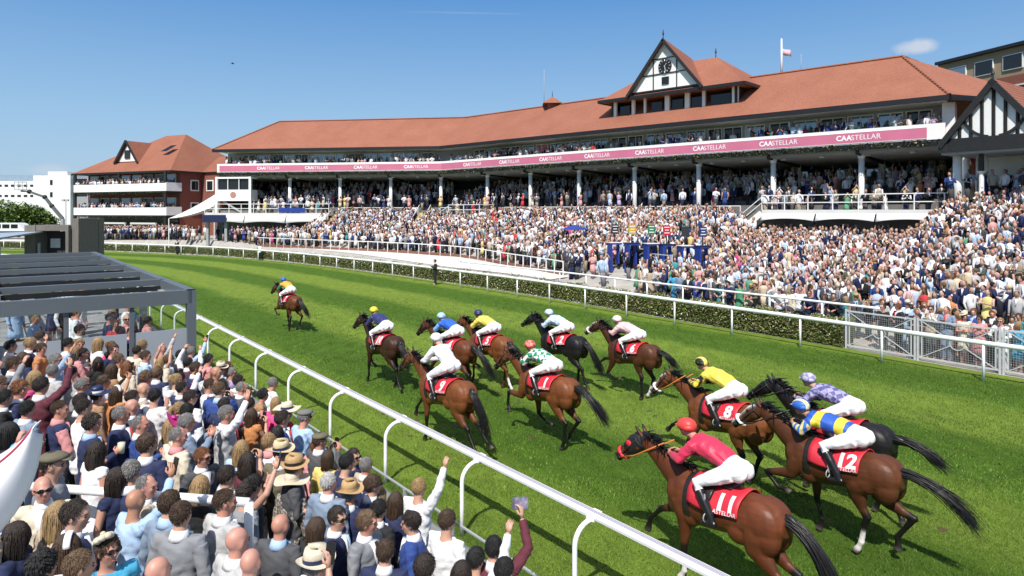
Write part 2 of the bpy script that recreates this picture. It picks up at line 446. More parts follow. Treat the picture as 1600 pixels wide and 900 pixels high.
# the far enclosure: rising ground between the track and the stand
fl = offset_line(FAR_LINE, 1.3)
pts = resample(fl, 1.5)
v, f = [], []
W = 24
for i, p in enumerate(pts):
    tdir = pts[min(i + 1, len(pts) - 1)] - pts[max(i - 1, 0)]; tdir = nrm(tdir)
    r = np.array((tdir[1], -tdir[0]))
    for j in range(W + 1):
        q = p + r * (j * 1.5); z = far_floor(*q) + (0.0 if j else -.0)
        if j == 0: z = 0.004
        v.append((q[0], q[1], z))
for i in range(len(pts) - 1):
    for j in range(W):
        a = i * (W + 1) + j; f.append((a, a + 1, a + W + 2, a + W + 1))
tag(G().add(v, f).build('stand_terrace', M_CONC, smooth=True), kind='structure')

# pale walkway between hedge and crowd
cf, _ = lerp_line(CROWD_FRONT[:6], 40)
hb = offset_line(FAR_LINE, 3.0)
inn = []
for p in cf:
    k = np.argmin(np.linalg.norm(hb - p, axis=1)); inn.append(hb[k])
g = G(); v = []
for a, b in zip(inn, cf):
    for t in np.linspace(0, 1, 8):
        q = np.array(a) * (1 - t) + b * t; v.append((*q, base_z(q[1]) + .03 + .05 * smooth01(0, .3, t)))
f = [(i * 8 + j, i * 8 + j + 1, i * 8 + j + 9, i * 8 + j + 8) for i in range(39) for j in range(7)]
tag(g.add(v, f).build('walkway', M_PALEPATH, smooth=True), kind='structure')
# ================================================================ grandstand
def roof_material(name, c1, c2):
    m = bpy.data.materials.new(name); m.use_nodes = True
    nt = m.node_tree; b = nt.nodes['Principled BSDF']; N = nt.nodes.new; L = nt.links.new
    co = N('ShaderNodeTexCoord'); sp = N('ShaderNodeSeparateXYZ'); L(co.outputs['Object'], sp.inputs[0])
    n1 = N('ShaderNodeTexNoise'); n1.inputs['Scale'].default_value = .35; n1.inputs['Detail'].default_value = 7; n1.inputs['Roughness'].default_value = .65
    L(co.outputs['Object'], n1.inputs['Vector'])
    mx = N('ShaderNodeMixRGB'); mx.inputs[1].default_value = (*c1, 1); mx.inputs[2].default_value = (*c2, 1)
    r = N('ShaderNodeMapRange'); r.inputs[1].default_value = .3; r.inputs[2].default_value = .7; L(n1.outputs['Fac'], r.inputs[0]); L(r.outputs[0], mx.inputs[0])
    n2 = N('ShaderNodeTexNoise'); n2.inputs['Scale'].default_value = 7; n2.inputs['Detail'].default_value = 3
    L(co.outputs['Object'], n2.inputs['Vector'])
    r2 = N('ShaderNodeMapRange'); r2.inputs[1].default_value = .3; r2.inputs[2].default_value = .7; r2.inputs[3].default_value = .88; r2.inputs[4].default_value = 1.1; L(n2.outputs['Fac'], r2.inputs[0])
    m2 = N('ShaderNodeMixRGB'); m2.blend_type = 'MULTIPLY'; m2.inputs[0].default_value = 1; L(mx.outputs[0], m2.inputs[1]); L(r2.outputs[0], m2.inputs[2])
    L(m2.outputs[0], b.inputs['Base Color']); b.inputs['Roughness'].default_value = .8; b.inputs['Specular IOR Level'].default_value = .25
    w = N('ShaderNodeMath'); w.operation = 'MULTIPLY'; w.inputs[1].default_value = 2 * pi / .19; L(sp.outputs['Z'], w.inputs[0])
    s = N('ShaderNodeMath'); s.operation = 'SINE'; L(w.outputs[0], s.inputs[0])
    bp = N('ShaderNodeBump'); bp.inputs['Strength'].default_value = .5; bp.inputs['Distance'].default_value = .04
    L(s.outputs[0], bp.inputs['Height']); L(bp.outputs[0], b.inputs['Normal'])
    return m
M_TILE = roof_material('clay roof tiles', (.262, .100, .062), (.318, .128, .082))
M_TILE2 = roof_material('weathered clay tiles', (.23, .088, .056), (.29, .115, .074))
def brick_material():
    m = bpy.data.materials.new('red brick'); m.use_nodes = True
    nt = m.node_tree; b = nt.nodes['Principled BSDF']; N = nt.nodes.new; L = nt.links.new
    co = N('ShaderNodeTexCoord'); sp = N('ShaderNodeSeparateXYZ'); L(co.outputs['Object'], sp.inputs[0])
    ad = N('ShaderNodeMath'); ad.operation = 'ADD'; L(sp.outputs['X'], ad.inputs[0]); L(sp.outputs['Y'], ad.inputs[1])
    cb = N('ShaderNodeCombineXYZ'); L(ad.outputs[0], cb.inputs[0]); L(sp.outputs['Z'], cb.inputs[1])
    br = N('ShaderNodeTexBrick'); br.inputs['Scale'].default_value = 4.4; br.inputs['Color1'].default_value = (.25, .065, .04, 1); br.inputs['Color2'].default_value = (.19, .05, .033, 1)
    br.inputs['Mortar'].default_value = (.28, .2, .16, 1); br.inputs['Mortar Size'].default_value = .012
    L(cb.outputs[0], br.inputs['Vector']); L(br.outputs['Color'], b.inputs['Base Color']); b.inputs['Roughness'].default_value = .85
    return m
M_BRICK = brick_material()
M_GLASS = mat('window glass', (.22, .27, .31), .06, 0, metal=.55)
M_GLASSD = mat('dark glazing', (.015, .017, .02), .08, 0, spec=.5)
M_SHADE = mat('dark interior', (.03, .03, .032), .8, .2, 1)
M_GREYP = mat('grey paint', (.34, .35, .36), .5, .08, 2)
M_PINK = mat('pink banner', (.57, .16, .26), .55, .07, .8)
M_SIGNW = mat('white lettering', (.85, .83, .83), .5)
M_BLUE = mat('royal blue panel', (.02, .05, .28), .45, .1, 2)
M_NAVY = mat('navy panel', (.015, .022, .075), .45, .1, 2)
M_CANVAS = mat('white canvas', (.80, .80, .78), .7, .05, 1.5)
M_LEAF = attr_mat('leaves', .6, spec=.25)
LINE = [S_R, S_C, S_L]

def leaf_cloud(n, place, size, cols, seed):
    """n small leaf blades: place(i, rnd)->(xyz), random lean"""
    r = np.random.RandomState(seed)
    P = np.array([place(r) for _ in range(n)])
    a = r.rand(n) * 2 * pi; tilt = r.rand(n) * 1.2 - .2
    d = np.stack([np.cos(a) * np.cos(tilt), np.sin(a) * np.cos(tilt), np.sin(tilt)], 1)
    e = np.stack([-np.sin(a), np.cos(a), r.randn(n) * .5], 1); e /= np.linalg.norm(e, axis=1)[:, None]
    s = size * (.6 + .8 * r.rand(n))[:, None]
    V = np.stack([P - d * s, P + e * s * .5, P + d * s, P - e * s * .5], 1).reshape(-1, 3)
    F = np.arange(4 * n).reshape(n, 4)
    c = np.array(cols)[r.randint(0, len(cols), n)] * (.65 + .7 * r.rand(n))[:, None]
    return V, F, np.repeat(c, 4, 0)
def leaf_object(name, V, F, C, parent=None, mat_=None):
    me = bpy.data.meshes.new(name); me.from_pydata(V.tolist(), [], F.tolist()); set_col(me, C)
    return link(name, me, mat_ or M_LEAF, parent)

def text_on(name, txt, size, origin, along, parent, m, up=(0, 0, 1), bold=.0, off=.0):
    """lettering standing on a vertical face: origin = centre, along = reading direction"""
    me = text_mesh(txt, size, bold)
    v = verts_of(me); al = nrm((*along, 0)); upv = np.array(up, float); nr_ = np.cross(al, upv)
    set_verts(me, np.array(origin) + v[:, :1] * al + v[:, 1:2] * upv + nr_ * off)
    return link(name, me, m, parent)

ST = thing('grandstand', 'long brick and white grandstand with red clay tiled roof and pink lettered balcony', 'grandstand', (*S_C, 0))
def local(o):                       # children keep world-built coordinates under the stand's own base
    keep(o); return o
def part(g, name, m, smooth=False): return local(g.build(name, m, ST, smooth))

EZ, RZ_, RD, BK = 12.3, 16.15, 5.0, 10.8
mit = nrm(np.array(N1) + N2); mit = mit / (mit @ N1)
A = np.array((27.9, 48.8)); P_ = S_C + mit * RD
Lr = S_L - U2 * 5.2 + N2 * RD
eR, eC, eL = S_R - N1 * .35 - U1 * .3, S_C - mit * .35, S_L - N2 * .35 + U2 * .4
bC, bL = S_C + mit * BK, S_L + N2 * BK + U2 * .4
E = np.array((37.0, 45.6)); B = np.array((36.2, 52.2)); bR = S_R + N1 * (BK + 6)
v = [(*eR, EZ), (*eC, EZ), (*eL, EZ), (*A, RZ_), (*P_, RZ_), (*Lr, RZ_), (*bR, EZ), (*bC, EZ), (*bL, EZ), (*E, EZ), (*B, 14.4), (*eR, EZ - .12), (*eC, EZ - .12), (*eL, EZ - .12), (*bL, EZ - .12), (*bC, EZ - .12), (*bR, EZ - .12), (*E, EZ - .12)]
f = [(0, 3, 4, 1), (1, 4, 5, 2), (2, 5, 8), (3, 6, 7, 4), (4, 7, 8, 5), (0, 9, 3), (9, 10, 3), (3, 10, 6), (9, 6, 10), (0, 1, 12, 11), (1, 2, 13, 12), (2, 8, 14, 13), (8, 7, 15, 14), (7, 6, 16, 15), (6, 9, 17, 16), (9, 0, 11, 17)]
ROOF = part(G().add(v, f), 'roof', M_TILE)
g = G()                             # ridge and hip tiles
for a, b in ((3, 4), (4, 5), (5, 2), (3, 0), (3, 10)): g.loft([np.array(v[a]) + (0, 0, .02), np.array(v[b]) + (0, 0, .02)], [.11, .11], n=6)
o = g.build('ridge_tile', M_TILE2, ROOF); keep(o)
g = G().sweep([eR, eC, eL], [(-.12, EZ - .32), (.02, EZ - .32), (.02, EZ + .02), (-.12, EZ + .02)])
g.sweep([E, eR], [(-.12, EZ - .32), (.02, EZ - .32), (.02, EZ + .02), (-.12, EZ + .02)])
part(g, 'gutter', M_BLACK)
g = G().sweep(LINE, [(-.15, 12.02), (2.2, 12.02), (2.2, 12.1), (-.15, 12.1)])
part(g, 'eave_soffit', M_OFFW)
# upper storey behind the balcony
g = G().sweep(LINE, [(2.2, 9.86), (2.45, 9.86), (2.45, 12.015), (2.2, 12.015)])
part(g, 'upper_wall', M_GREYP)
def window_row(wing, t0, t1, step, w, z0, z1, d, seed, dark=.3):
    r = random.Random(seed); u, n_ = (U1, N1) if wing is wing1 else (U2, N2)
    ang = atan2(u[1], u[0]); t = t0
    while t + w < t1:
        k = r.random(); ww = w * r.choice((1, 1, .8, 1.1))
        c = wing(t + ww / 2, d)
        fr = G(); h = z1 - z0
        for dx in (-ww / 2, ww / 2): fr.box((*(c + u * dx - n_ * .03), (z0 + z1) / 2), (.07, .1, h), ang)
        for zz in (z0 + .035, z1 - .035): fr.box((*(c - n_ * .032), zz), (ww + .06, .09, .07), ang)
        if ww > 1.2: fr.box((*(c - n_ * .028), (z0 + z1) / 2), (.05, .08, h - .14), ang)
        fo = part(fr, 'window', M_WHITE)
        pn = G().box((*(c + n_ * .0 - n_ * .015), (z0 + z1) / 2), (ww - .06, .03, h - .12), ang)
        po = pn.build('pane', M_GLASSD if k < dark else (M_PINK if k > .96 else M_GLASS), fo)
        t += ww + step * r.uniform(.3, 1.6)
window_row(wing1, 1.2, LEN1 - 1.5, .3, 1.5, 10.06, 11.85, 2.2, 3)
window_row(wing2, 1.5, LEN2 - .8, .3, 1.5, 10.06, 11.85, 2.2, 4)
# balcony
g = G().sweep(LINE, [(-.02, 9.62), (2.3, 9.62), (2.3, 9.70), (-.02, 9.70)])
part(g, 'balcony_slab', M_OFFW)
PAR = part(G().sweep(LINE, [(-.06, 9.63), (.04, 9.63), (.04, 10.64), (-.06, 10.64)]), 'parapet', M_CANVAS)
def sub(o): keep(o); return o
BAN = sub(G().sweep([S_R + U1 * 1.0, S_C, S_L - U2 * .3], [(-.085, 9.74), (-.065, 9.74), (-.065, 10.41), (-.085, 10.41)]).build('banner', M_PINK, PAR))
g = G()
for t0_, t1_, w_, u_ in ((1.0, LEN1, wing1, U1), (0, LEN2 - .3, wing2, U2)):
    for zz in (9.715, 10.43): g.beam((*w_(t0_, -.08), zz), (*w_(t1_, -.08), zz), .03, .03)
sub(g.build('banner_hem', M_SIGNW, PAR))
for t in np.arange(4.7, LEN1 - 1, 5.45):
    a = 4.2
    for txt, off, bd in (('CAA', .92, .018), ('STELLAR', -.47, .0)):
        o = sub(text_on('lettering', txt, .49, (*(wing1(t + .35, -.10) + U1 * off), 10.07), -U1, ST, M_SIGNW, bold=bd))
for t in np.arange(2.6, LEN2 - 1, 5.9):
    for txt, off, bd in (('CAA', .92, .018), ('STELLAR', -.47, .0)):
        sub(text_on('lettering', txt, .49, (*(wing2(t + .35, -.10) + U2 * off), 10.07), -U2, ST, M_SIGNW, bold=bd))
g = G().sweep(LINE, [(-.16, 9.28), (.3, 9.28), (.3, 9.615), (-.16, 9.615)])
part(g, 'planter_trough', M_BLACK)
def pl(r):
    t = r.rand() * (LEN1 + LEN2); c = round(t / 1.7) * 1.7; t = c + r.randn() * .42; t = min(max(t, .3), LEN1 + LEN2 - .3)
    p = wing1(t, -.18 - .14 * r.rand()) if t < LEN1 else wing2(t - LEN1, -.18 - .14 * r.rand())
    return (*p, 9.62 - .42 * r.rand() ** 1.4)
V, F, C = leaf_cloud(6000, pl, .07, [(.05, .085, .025), (.09, .10, .03), (.24, .2, .1), (.03, .05, .02)], 5)
local(leaf_object('hanging_plants', V, F, C, ST))['kind'] = 'stuff'
# ceiling of the viewing deck and its beams
g = G().sweep(LINE, [(.3, 9.06), (9.2, 8.7), (9.2, 9.6), (.3, 9.6)])
part(g, 'deck_ceiling', mat('shade toned ceiling boards', (.34, .34, .33), .8, .1, 1))  # ceiling colour darkened to deepen the shade over the deck
cols_t = [(-.9)] + [5.2 + 6.15 * i for i in range(8)]
cols = [(wing1, t) for t in cols_t if t < LEN1 - 1] + [(wing2, t) for t in (0.4, 6.3, 12.4, 18.6)]
for w_, t in cols:
    u = U1 if w_ is wing1 else U2; nn = N1 if w_ is wing1 else N2
    c = w_(t, 1.1); zt = 9.03
    gg = G().loft([(*c, 4.0), (*c, zt)], [.19, .19], side=(1, 0, 0), n=14)
    gg.loft([(*c, 5.2), (*c, 5.45)], [.26, .24], side=(1, 0, 0), n=14); gg.loft([(*c, zt - .3), (*c, zt)], [.2, .3], side=(1, 0, 0), n=14)
    part(gg, 'column', M_WHITE, True)
    gg = G().beam((*w_(t, .1), 9.12), (*w_(t, 9), 8.6), .16, .34)
    part(gg, 'ceiling_beam', M_DARK)
    c2 = w_(t, 6.2)
    part(G().loft([(*c2, 5.0), (*c2, 8.95)], [.13, .13], side=(1, 0, 0), n=10), 'column', M_OFFW, True)
for k in range(26):
    t = 2.0 + k * 2.9
    p = wing1(t, .9 + .5 * (k % 2)) if t < LEN1 else wing2(t - LEN1, .9)
    part(G().loft([(*p, 9.03), (*p, 8.9)], [.16, .2], side=(1, 0, 0), n=10), 'ceiling_lamp', M_OFFW)
# viewing deck: stepped floor, front wall, back wall with openings
prof = [(0, 1.0), (0, 5.2)]
for i in range(7): prof += [(1.9 + i * 1.0, 5.2 + i * .36), (1.9 + i * 1.0, 5.2 + (i + 1) * .36)]
prof += [(9.4, 7.72), (9.4, 1.0)]
part(G().sweep(LINE, prof), 'viewing_deck', mat('dark deck concrete', (.15, .145, .14), .9, .2, 1))  # darker than the open terrace: the deck's shade is put into the colour
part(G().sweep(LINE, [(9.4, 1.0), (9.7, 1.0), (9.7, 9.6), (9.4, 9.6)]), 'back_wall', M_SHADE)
g = G()
for w_, L_, u_ in ((wing1, LEN1, U1), (wing2, LEN2, U2)):
    ang = atan2(u_[1], u_[0])
    for t in np.arange(3, L_ - 1, 3.1):
        if w_ is wing1 and t < LEN1 - 8 or w_ is wing2 and 0 < t < 8:
            c = w_(t, 9.36); wn = part(G().box((*c, 7.95), (2.5, .1, 1.15), ang), 'window', M_GREYP)
            sub(G().box((*w_(t, 9.30), 7.95), (2.3, .06, .98), ang).build('pane', M_GLASS, wn))
part(G().box((*(S_L - U2 * .15 + N2 * 5), 5.6), (.3, 9.3, 7.8), atan2(U2[1], U2[0])), 'end_wall', M_BRICK)
part(G().box((*(S_R - U1 * .35 + N1 * 6.2), 7.0), (.3, 9, 8.0), atan2(U1[1], U1[0])), 'end_wall', M_BRICK)
# white pier and end glazing at the right-hand end of the upper storey
part(G().box((*(S_R + U1 * .0 + N1 * 1.1), 10.95), (.7, .6, 2.1), atan2(U1[1], U1[0])), 'end_pier', M_WHITE)

# the clock tower riding on the roof
TW = thing('clock_tower', 'timber framed clock gable with black dial above an open loggia on the grandstand roof', 'clock tower', (*wing1(20.5, 1.5), 13.3))
def tw(g, name, m, parent=None, smooth=False):
    o = g.build(name, m, parent or TW, smooth); keep(o); return o
def w1(t, d, z): return (*wing1(t, d), z)
tc_ = 20.5
g = G().prism([wing1(14.4, 1.45), wing1(26.4, 1.45), wing1(26.4, 1.6), wing1(14.4, 1.6)], 13.05, 13.6)
tw(g, 'loggia_sill', M_TILE2)
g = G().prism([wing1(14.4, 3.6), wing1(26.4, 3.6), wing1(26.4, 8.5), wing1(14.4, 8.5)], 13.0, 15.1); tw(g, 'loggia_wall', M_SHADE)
for t in (14.5, 26.3): tw(G().prism([wing1(t - .12, 1.5), wing1(t + .12, 1.5), wing1(t + .12, 3.6), wing1(t - .12, 3.6)], 13.0, 15.1), 'loggia_cheek', M_DARK)
for t, w_ in ((14.6, .5), (17.3, .25), (18.8, .42), (20.7, .42), (22.9, .2), (24.1, .3), (26.1, .42)):
    tw(G().box(w1(t, 1.62, 14.3), (w_, .2, 1.62), atan2(U1[1], U1[0])), 'loggia_post', M_WHITE)
for t in (15.9, 18.0, 19.8, 21.8, 25.1):
    tw(G().box(w1(t, 1.75, 14.05), (1.0 if t > 16 else 1.7, .04, .95), atan2(U1[1], U1[0])), 'window', M_GLASSD)
# hipped skirt roof
ez, rz = 15.1, 18.35
v = [w1(13.5, .75, ez), w1(27.3, .75, ez), w1(27.3, 9.2, ez), w1(13.5, 9.2, ez), w1(17.9, 5.0, rz), w1(23.0, 5.0, rz)]
v += [(x, y, z - .16) for x, y, z in v[:4]]
tw(G().add(v, [(0, 1, 5, 4), (1, 2, 5), (2, 3, 4, 5), (3, 0, 4), (0, 6, 7, 1), (1, 7, 8, 2), (2, 8, 9, 3), (3, 9, 6, 0), (6, 9, 8, 7)]), 'roof', M_TILE)
g = G()
for a, b in ((w1(13.5, .7, ez - .1), w1(27.3, .7, ez - .1)), (w1(13.45, .75, ez - .1), w1(13.45, 9, ez - .1)), (w1(27.35, .75, ez - .1), w1(27.35, 9, ez - .1))): g.beam(a, b, .14, .26)
tw(g, 'gutter', M_BLACK)
# the gable
gh, gz0, gz1 = 3.35, 15.32, 19.45
apx = w1(tc_, .62, gz1)
v = [w1(tc_ - gh, .9, gz0), w1(tc_ + gh, .9, gz0), w1(tc_, .9, gz1), w1(tc_ - gh, 1.1, gz0), w1(tc_ + gh, 1.1, gz0), w1(tc_, 1.1, gz1)]
GA = tw(G().add(v, [(0, 2, 1), (3, 4, 5), (0, 1, 4, 3)]), 'gable', M_WHITE)
v = [w1(tc_ - gh - .3, .55, gz0 - .38), w1(tc_, .55, gz1 + .03), w1(tc_ + gh + .3, .55, gz0 - .38), w1(tc_ - gh - .3, 5.2, gz0 - .38), w1(tc_, 5.2, 18.55), w1(tc_ + gh + .3, 5.2, gz0 - .38)]
v += [(x, y, z + .16) for x, y, z in v]
tw(G().add(v, [(6, 7, 10, 9), (7, 8, 11, 10), (0, 3, 4, 1), (1, 4, 5, 2), (0, 1, 7, 6), (1, 2, 8, 7), (0, 6, 9, 3), (2, 5, 11, 8)]), 'gable_roof', M_TILE2)
g = G()
g.beam(w1(tc_ - gh - .25, .5, gz0 - .25), w1(tc_ + .08, .5, gz1 + .06), .12, .24); g.beam(w1(tc_ + gh + .25, .5, gz0 - .25), w1(tc_ - .08, .5, gz1 + .06), .12, .24)
tw(g, 'bargeboard', M_DARK)
g = G()
ang1 = atan2(U1[1], U1[0])
g.box(w1(tc_, .87, gz0 + .05), (2 * gh - .15, .1, .12), ang1); g.box(w1(tc_, .87, 16.72), (4.5, .1, .07), ang1); g.box(w1(tc_ , .872, 18.0), (2.4, .1, .07), ang1)
for dt, z0_, z1_ in ((-1.12, gz0 + .1, 18.0), (1.12, gz0 + .1, 18.0)): g.box(w1(tc_ + dt, .866, (z0_ + z1_) / 2), (.07, .1, z1_ - z0_), ang1)
tw(g, 'timber_framing', M_DARK)
CK = tw(G().loft([w1(tc_ - .03, .88, 17.3), w1(tc_ - .03, .78, 17.3)], [.62, .62], side=tuple(U1) + (0,), n=32), 'clock_dial', M_BLACK)
g = G()
for k in range(12):
    a = k * pi / 6
    c0 = np.array(w1(tc_ - .03, .765, 17.3)); al = np.array((*-U1, 0)) * sin(a) + np.array((0, 0, 1)) * cos(a)
    g.beam(c0 + al * .42, c0 + al * .57, .07, .02)
for a, l_, w_ in ((radians(40), .30, .07), (radians(168), .46, .05)):
    al = np.array((*-U1, 0)) * sin(a) + np.array((0, 0, 1)) * cos(a); c0 = np.array(w1(tc_ - .03, .755, 17.3)); g.beam(c0 - al * .06, c0 + al * l_, w_, .02)
o = g.build('clock_hands', M_SIGNW, CK); keep(o)
tw(G().box(w1(tc_ - .05, .86, 16.1), (.66, .1, .62), ang1), 'gable_window', M_GLASSD)
for t, d, z in ((tc_, .6, gz1 + .1), (18.0, 5.0, rz)):
    tw(G().loft([w1(t, d, z), w1(t, d, z + .3), w1(t, d, z + .38), w1(t, d, z + .8)], [.05, .03, .09, .015], side=(1, 0, 0), n=8), 'finial', M_DARK)

# small turret, masts and flags on the ridge
TUR = thing('roof_turret', 'small pyramid capped tiled turret on the grandstand ridge', 'turret', (*wing1(36.4, 5.0), RZ_))
c = wing1(36.4, 5.0); q = .62
g = G().prism([(c[0] - q * .8, c[1] - q * .8), (c[0] + q * .8, c[1] - q * .8), (c[0] + q * .8, c[1] + q * .8), (c[0] - q * .8, c[1] + q * .8)], RZ_ - .5, RZ_ + .2)
b_ = [(c[0] - 1, c[1] - 1, RZ_ + .15), (c[0] + 1, c[1] - 1, RZ_ + .15), (c[0] + 1, c[1] + 1, RZ_ + .15), (c[0] - 1, c[1] + 1, RZ_ + .15), (c[0], c[1], RZ_ + .95)]
g.add(b_, [(0, 1, 4), (1, 2, 4), (2, 3, 4), (3, 0, 4), (0, 3, 2, 1)])
o = g.build('cap', M_TILE, TUR); keep(o)
o = G().loft([(*c, RZ_ + .9), (*c, RZ_ + 1.5)], [.05, .02], n=6).build('finial', M_DARK, TUR); keep(o)
def mast(label, x, y, z0, z1, r, flag=None, m=M_WHITE, cat='flagpole', name='flagpole'):
    t = thing(name, label, cat, (x, y, z0))
    G().loft([(0, 0, 0), (0, 0, z1 - z0)], [r, r * .6], n=8).build('pole', m, t, True)
    if flag:
        w, h, col, zt = flag; g = G(); n = 9; vv = []
        for i in range(n):
            s = i / (n - 1)
            for k in (0, 1): vv.append((r + s * w * .85, .22 * sin(s * 7) * s, zt - z0 - k * h - .35 * s * h))
        g.add(vv, [(2 * i, 2 * i + 2, 2 * i + 3, 2 * i + 1) for i in range(n - 1)]); o = g.build('flag', col, t, True)
        s = o.modifiers.new('thick', 'SOLIDIFY'); s.thickness = .01
    return t
M_FLAGR = mat('faded red and white flag', (.55, .38, .42), .8, .3, 1.4)
p = wing1(12.4, 5.2); mast('tall white flagpole with red and white flag on the ridge right of the clock tower', *p, RZ_ - .2, 19.0, .10, (.85, .5, M_FLAGR, 18.2))
p = wing1(25.0, 6.5); mast('white flag half hidden behind the clock gable', *p, RZ_, 20.3, .06, (.55, 1.0, M_CANVAS, 20.2))
p = wing1(11.0, 5.6); mast('short thin grey aerial on the ridge beside the tall flagpole', *p, RZ_ - .3, 17.6, .03, None, M_GREYP, 'aerial', 'roof_aerial')
p = wing1(38.4, 6.0); mast('tall thin aerial on the ridge beside the roof turret', *p, RZ_ - .3, 20.4, .035, None, M_GREYP, 'aerial', 'roof_aerial')

# raised front terraces: right-hand balcony deck with canopies, centre box, left-hand deck
def deck(label, wing, t0, t1, d0, z, zc, n_can, nm='terrace_deck', depth=1.2):
    u = U1 if wing is wing1 else U2; ang = atan2(u[1], u[0])
    T = thing(nm, label, 'deck', (*wing((t0 + t1) / 2, d0), z))
    def bb(g, name, m, sm=False, par=None):
        o = g.build(name, m, par or T, sm); keep(o); return o
    bb(G().prism([wing(t0, d0), wing(t1, d0), wing(t1, -.02), wing(t0, -.02)], z - .3, z), 'slab', M_OFFW)
    g = G()
    for h in (.5, 1.02): g.beam((*wing(t0, d0 + .05), z + h), (*wing(t1, d0 + .05), z + h), .06, .06)
    for tt in (t0, t1):
        for h in (.5, 1.02): g.beam((*wing(tt, d0 + .05), z + h), (*wing(tt, -.1), z + h), .06, .06)
    bb(g, 'rail', M_WHITE)
    for t in np.linspace(t0, t1, max(2, int((t1 - t0) / 1.35))):
        bb(G().box((*wing(t, d0 + .05), z + .52), (.06, .06, 1.04), ang), 'baluster', M_WHITE)
    for k in range(n_can):
        a = t0 + (t1 - t0) * k / n_can + .05; b = t0 + (t1 - t0) * (k + 1) / n_can - .05
        vv = []; nn_ = 12
        for i in range(nn_ + 1):
            s = i / nn_; t = a + (b - a) * s; arch = .16 * (1 - (2 * s - 1) ** 2)
            for dd, zz in ((d0 - .02, z - .26), (d0 - .35, zc + arch)): vv.append((*wing(t, dd), zz))
        o = bb(G().add(vv, [(2 * i, 2 * i + 1, 2 * i + 3, 2 * i + 2) for i in range(nn_)]), 'canopy', M_CANVAS, True)
        q = o.modifiers.new('thick', 'SOLIDIFY'); q.thickness = .02
    return T, bb
T1, bb = deck('white railed right-hand deck over three scalloped canopies in front of the grandstand', wing1, -.2, 11.2, -1.3, 5.2, 4.42, 3)
# its raking stair on the left
g = G()
for dd in (-1.25, -.1):
    g.beam((*wing1(11.25, dd), 4.95), (*wing1(14.6, dd), 2.2), .12, .42); g.beam((*wing1(11.25, dd), 6.1), (*wing1(14.6, dd), 3.4), .05, .05)
bb(g, 'stair_stringer', M_WHITE)
g = G()
for k in range(12):
    t = 11.4 + k * .28; g.box((*wing1(t, -.68), 5.05 - k * .23), (.30, 1.0, .05), ang1)
bb(g, 'stair_treads', mat('pale yellow tread', (.50, .40, .2), .8, .15, 3))
bb(G().box((*wing1(-1.2, -1.2), 4.2), (1.9, 2.2, 1.7), ang1), 'brick_pier', M_BRICK)
bb(G().box((*wing1(-1.2, -1.2), 5.12), (2.1, 2.5, .14), ang1), 'pier_cap', M_OFFW)
T2, bb2 = deck('small white railed box deck jutting from the middle of the crowded terrace', wing1, LEN1 - 8.3, LEN1 - 3.6, -2.2, 4.75, 4.0, 1)
g = G()
g.beam((*wing1(LEN1 - 3.5, -2.15), 4.5), (*wing1(LEN1 + .4, -2.15), 2.6), .12, .36); g.beam((*wing1(LEN1 - 3.5, -2.15), 5.6), (*wing1(LEN1 + .4, -2.15), 3.7), .06, .06)
g.beam((*wing1(LEN1 - 3.5, -.6), 5.6), (*wing1(LEN1 + .4, -.6), 3.7), .06, .06)
bb2(g, 'stair_stringer', M_WHITE)
T3, bb3 = deck('long white railed left-hand deck with navy sign and white canopies below the stand', wing2, 12.6, LEN2 + .6, -1.6, 4.9, 3.75, 3)
bb3(G().box((*wing2(LEN2 - .9, -2.05), 4.25), (2.9, .12, .85), atan2(U2[1], U2[0])), 'sign_board', M_NAVY)
bb3(G().box((*wing2(17.0, -1.66), 5.22), (3.2, .05, .5), atan2(U2[1], U2[0])), 'rail_banner', M_BLUE)
for t in (LEN2 - 2.0, LEN2 + .3, 14.0, 17.5): bb3(G().box((*wing2(t, -1.4), 2.9), (.3, .3, 3.6), atan2(U2[1], U2[0])), 'post', M_GREYP)
# commentary box
BX = thing('commentary_box', 'white glazed commentary box with round red crest at the left end of the grandstand', 'booth', (*wing2(LEN2 - 2.2, -.3), 4.9))
ang2 = atan2(U2[1], U2[0])
def bx(g, name, m, par=None):
    o = g.build(name, m, par or BX); keep(o); return o
tb = LEN2 - 2.3
bx(G().box((*wing2(tb, .3), 6.95), (4.3, 1.6, 1.3), ang2), 'dado', M_WHITE)
bx(G().box((*wing2(tb, .3), 8.98), (4.4, 1.7, .2), ang2), 'fascia', M_WHITE)
bx(G().box((*wing2(tb, .35), 8.24), (4.1, 1.3, 1.24), ang2), 'glazing', M_GLASSD)
for t in (tb - 2.1, tb + 2.1): bx(G().box((*wing2(t, -.4), 7.0), (.28, .28, 4.2), ang2), 'post', M_WHITE)
for t in (tb - .7, tb + .7): bx(G().box((*wing2(t, -.42), 8.24), (.08, .1, 1.26), ang2), 'mullion', M_WHITE)
bx(G().loft([(*wing2(tb, -.5), 7.0), (*wing2(tb, -.54), 7.0)], [.36, .36], side=tuple(U2) + (0,), n=20), 'crest', mat('crest red', (.45, .2, .17), .6, .4, 6))
g = G()
g.beam((*wing2(tb + 1.5, -.2), 6.3), (*wing2(tb - .8, -.2), 5.0), .1, .2); bx(g, 'brace', M_GREYP)
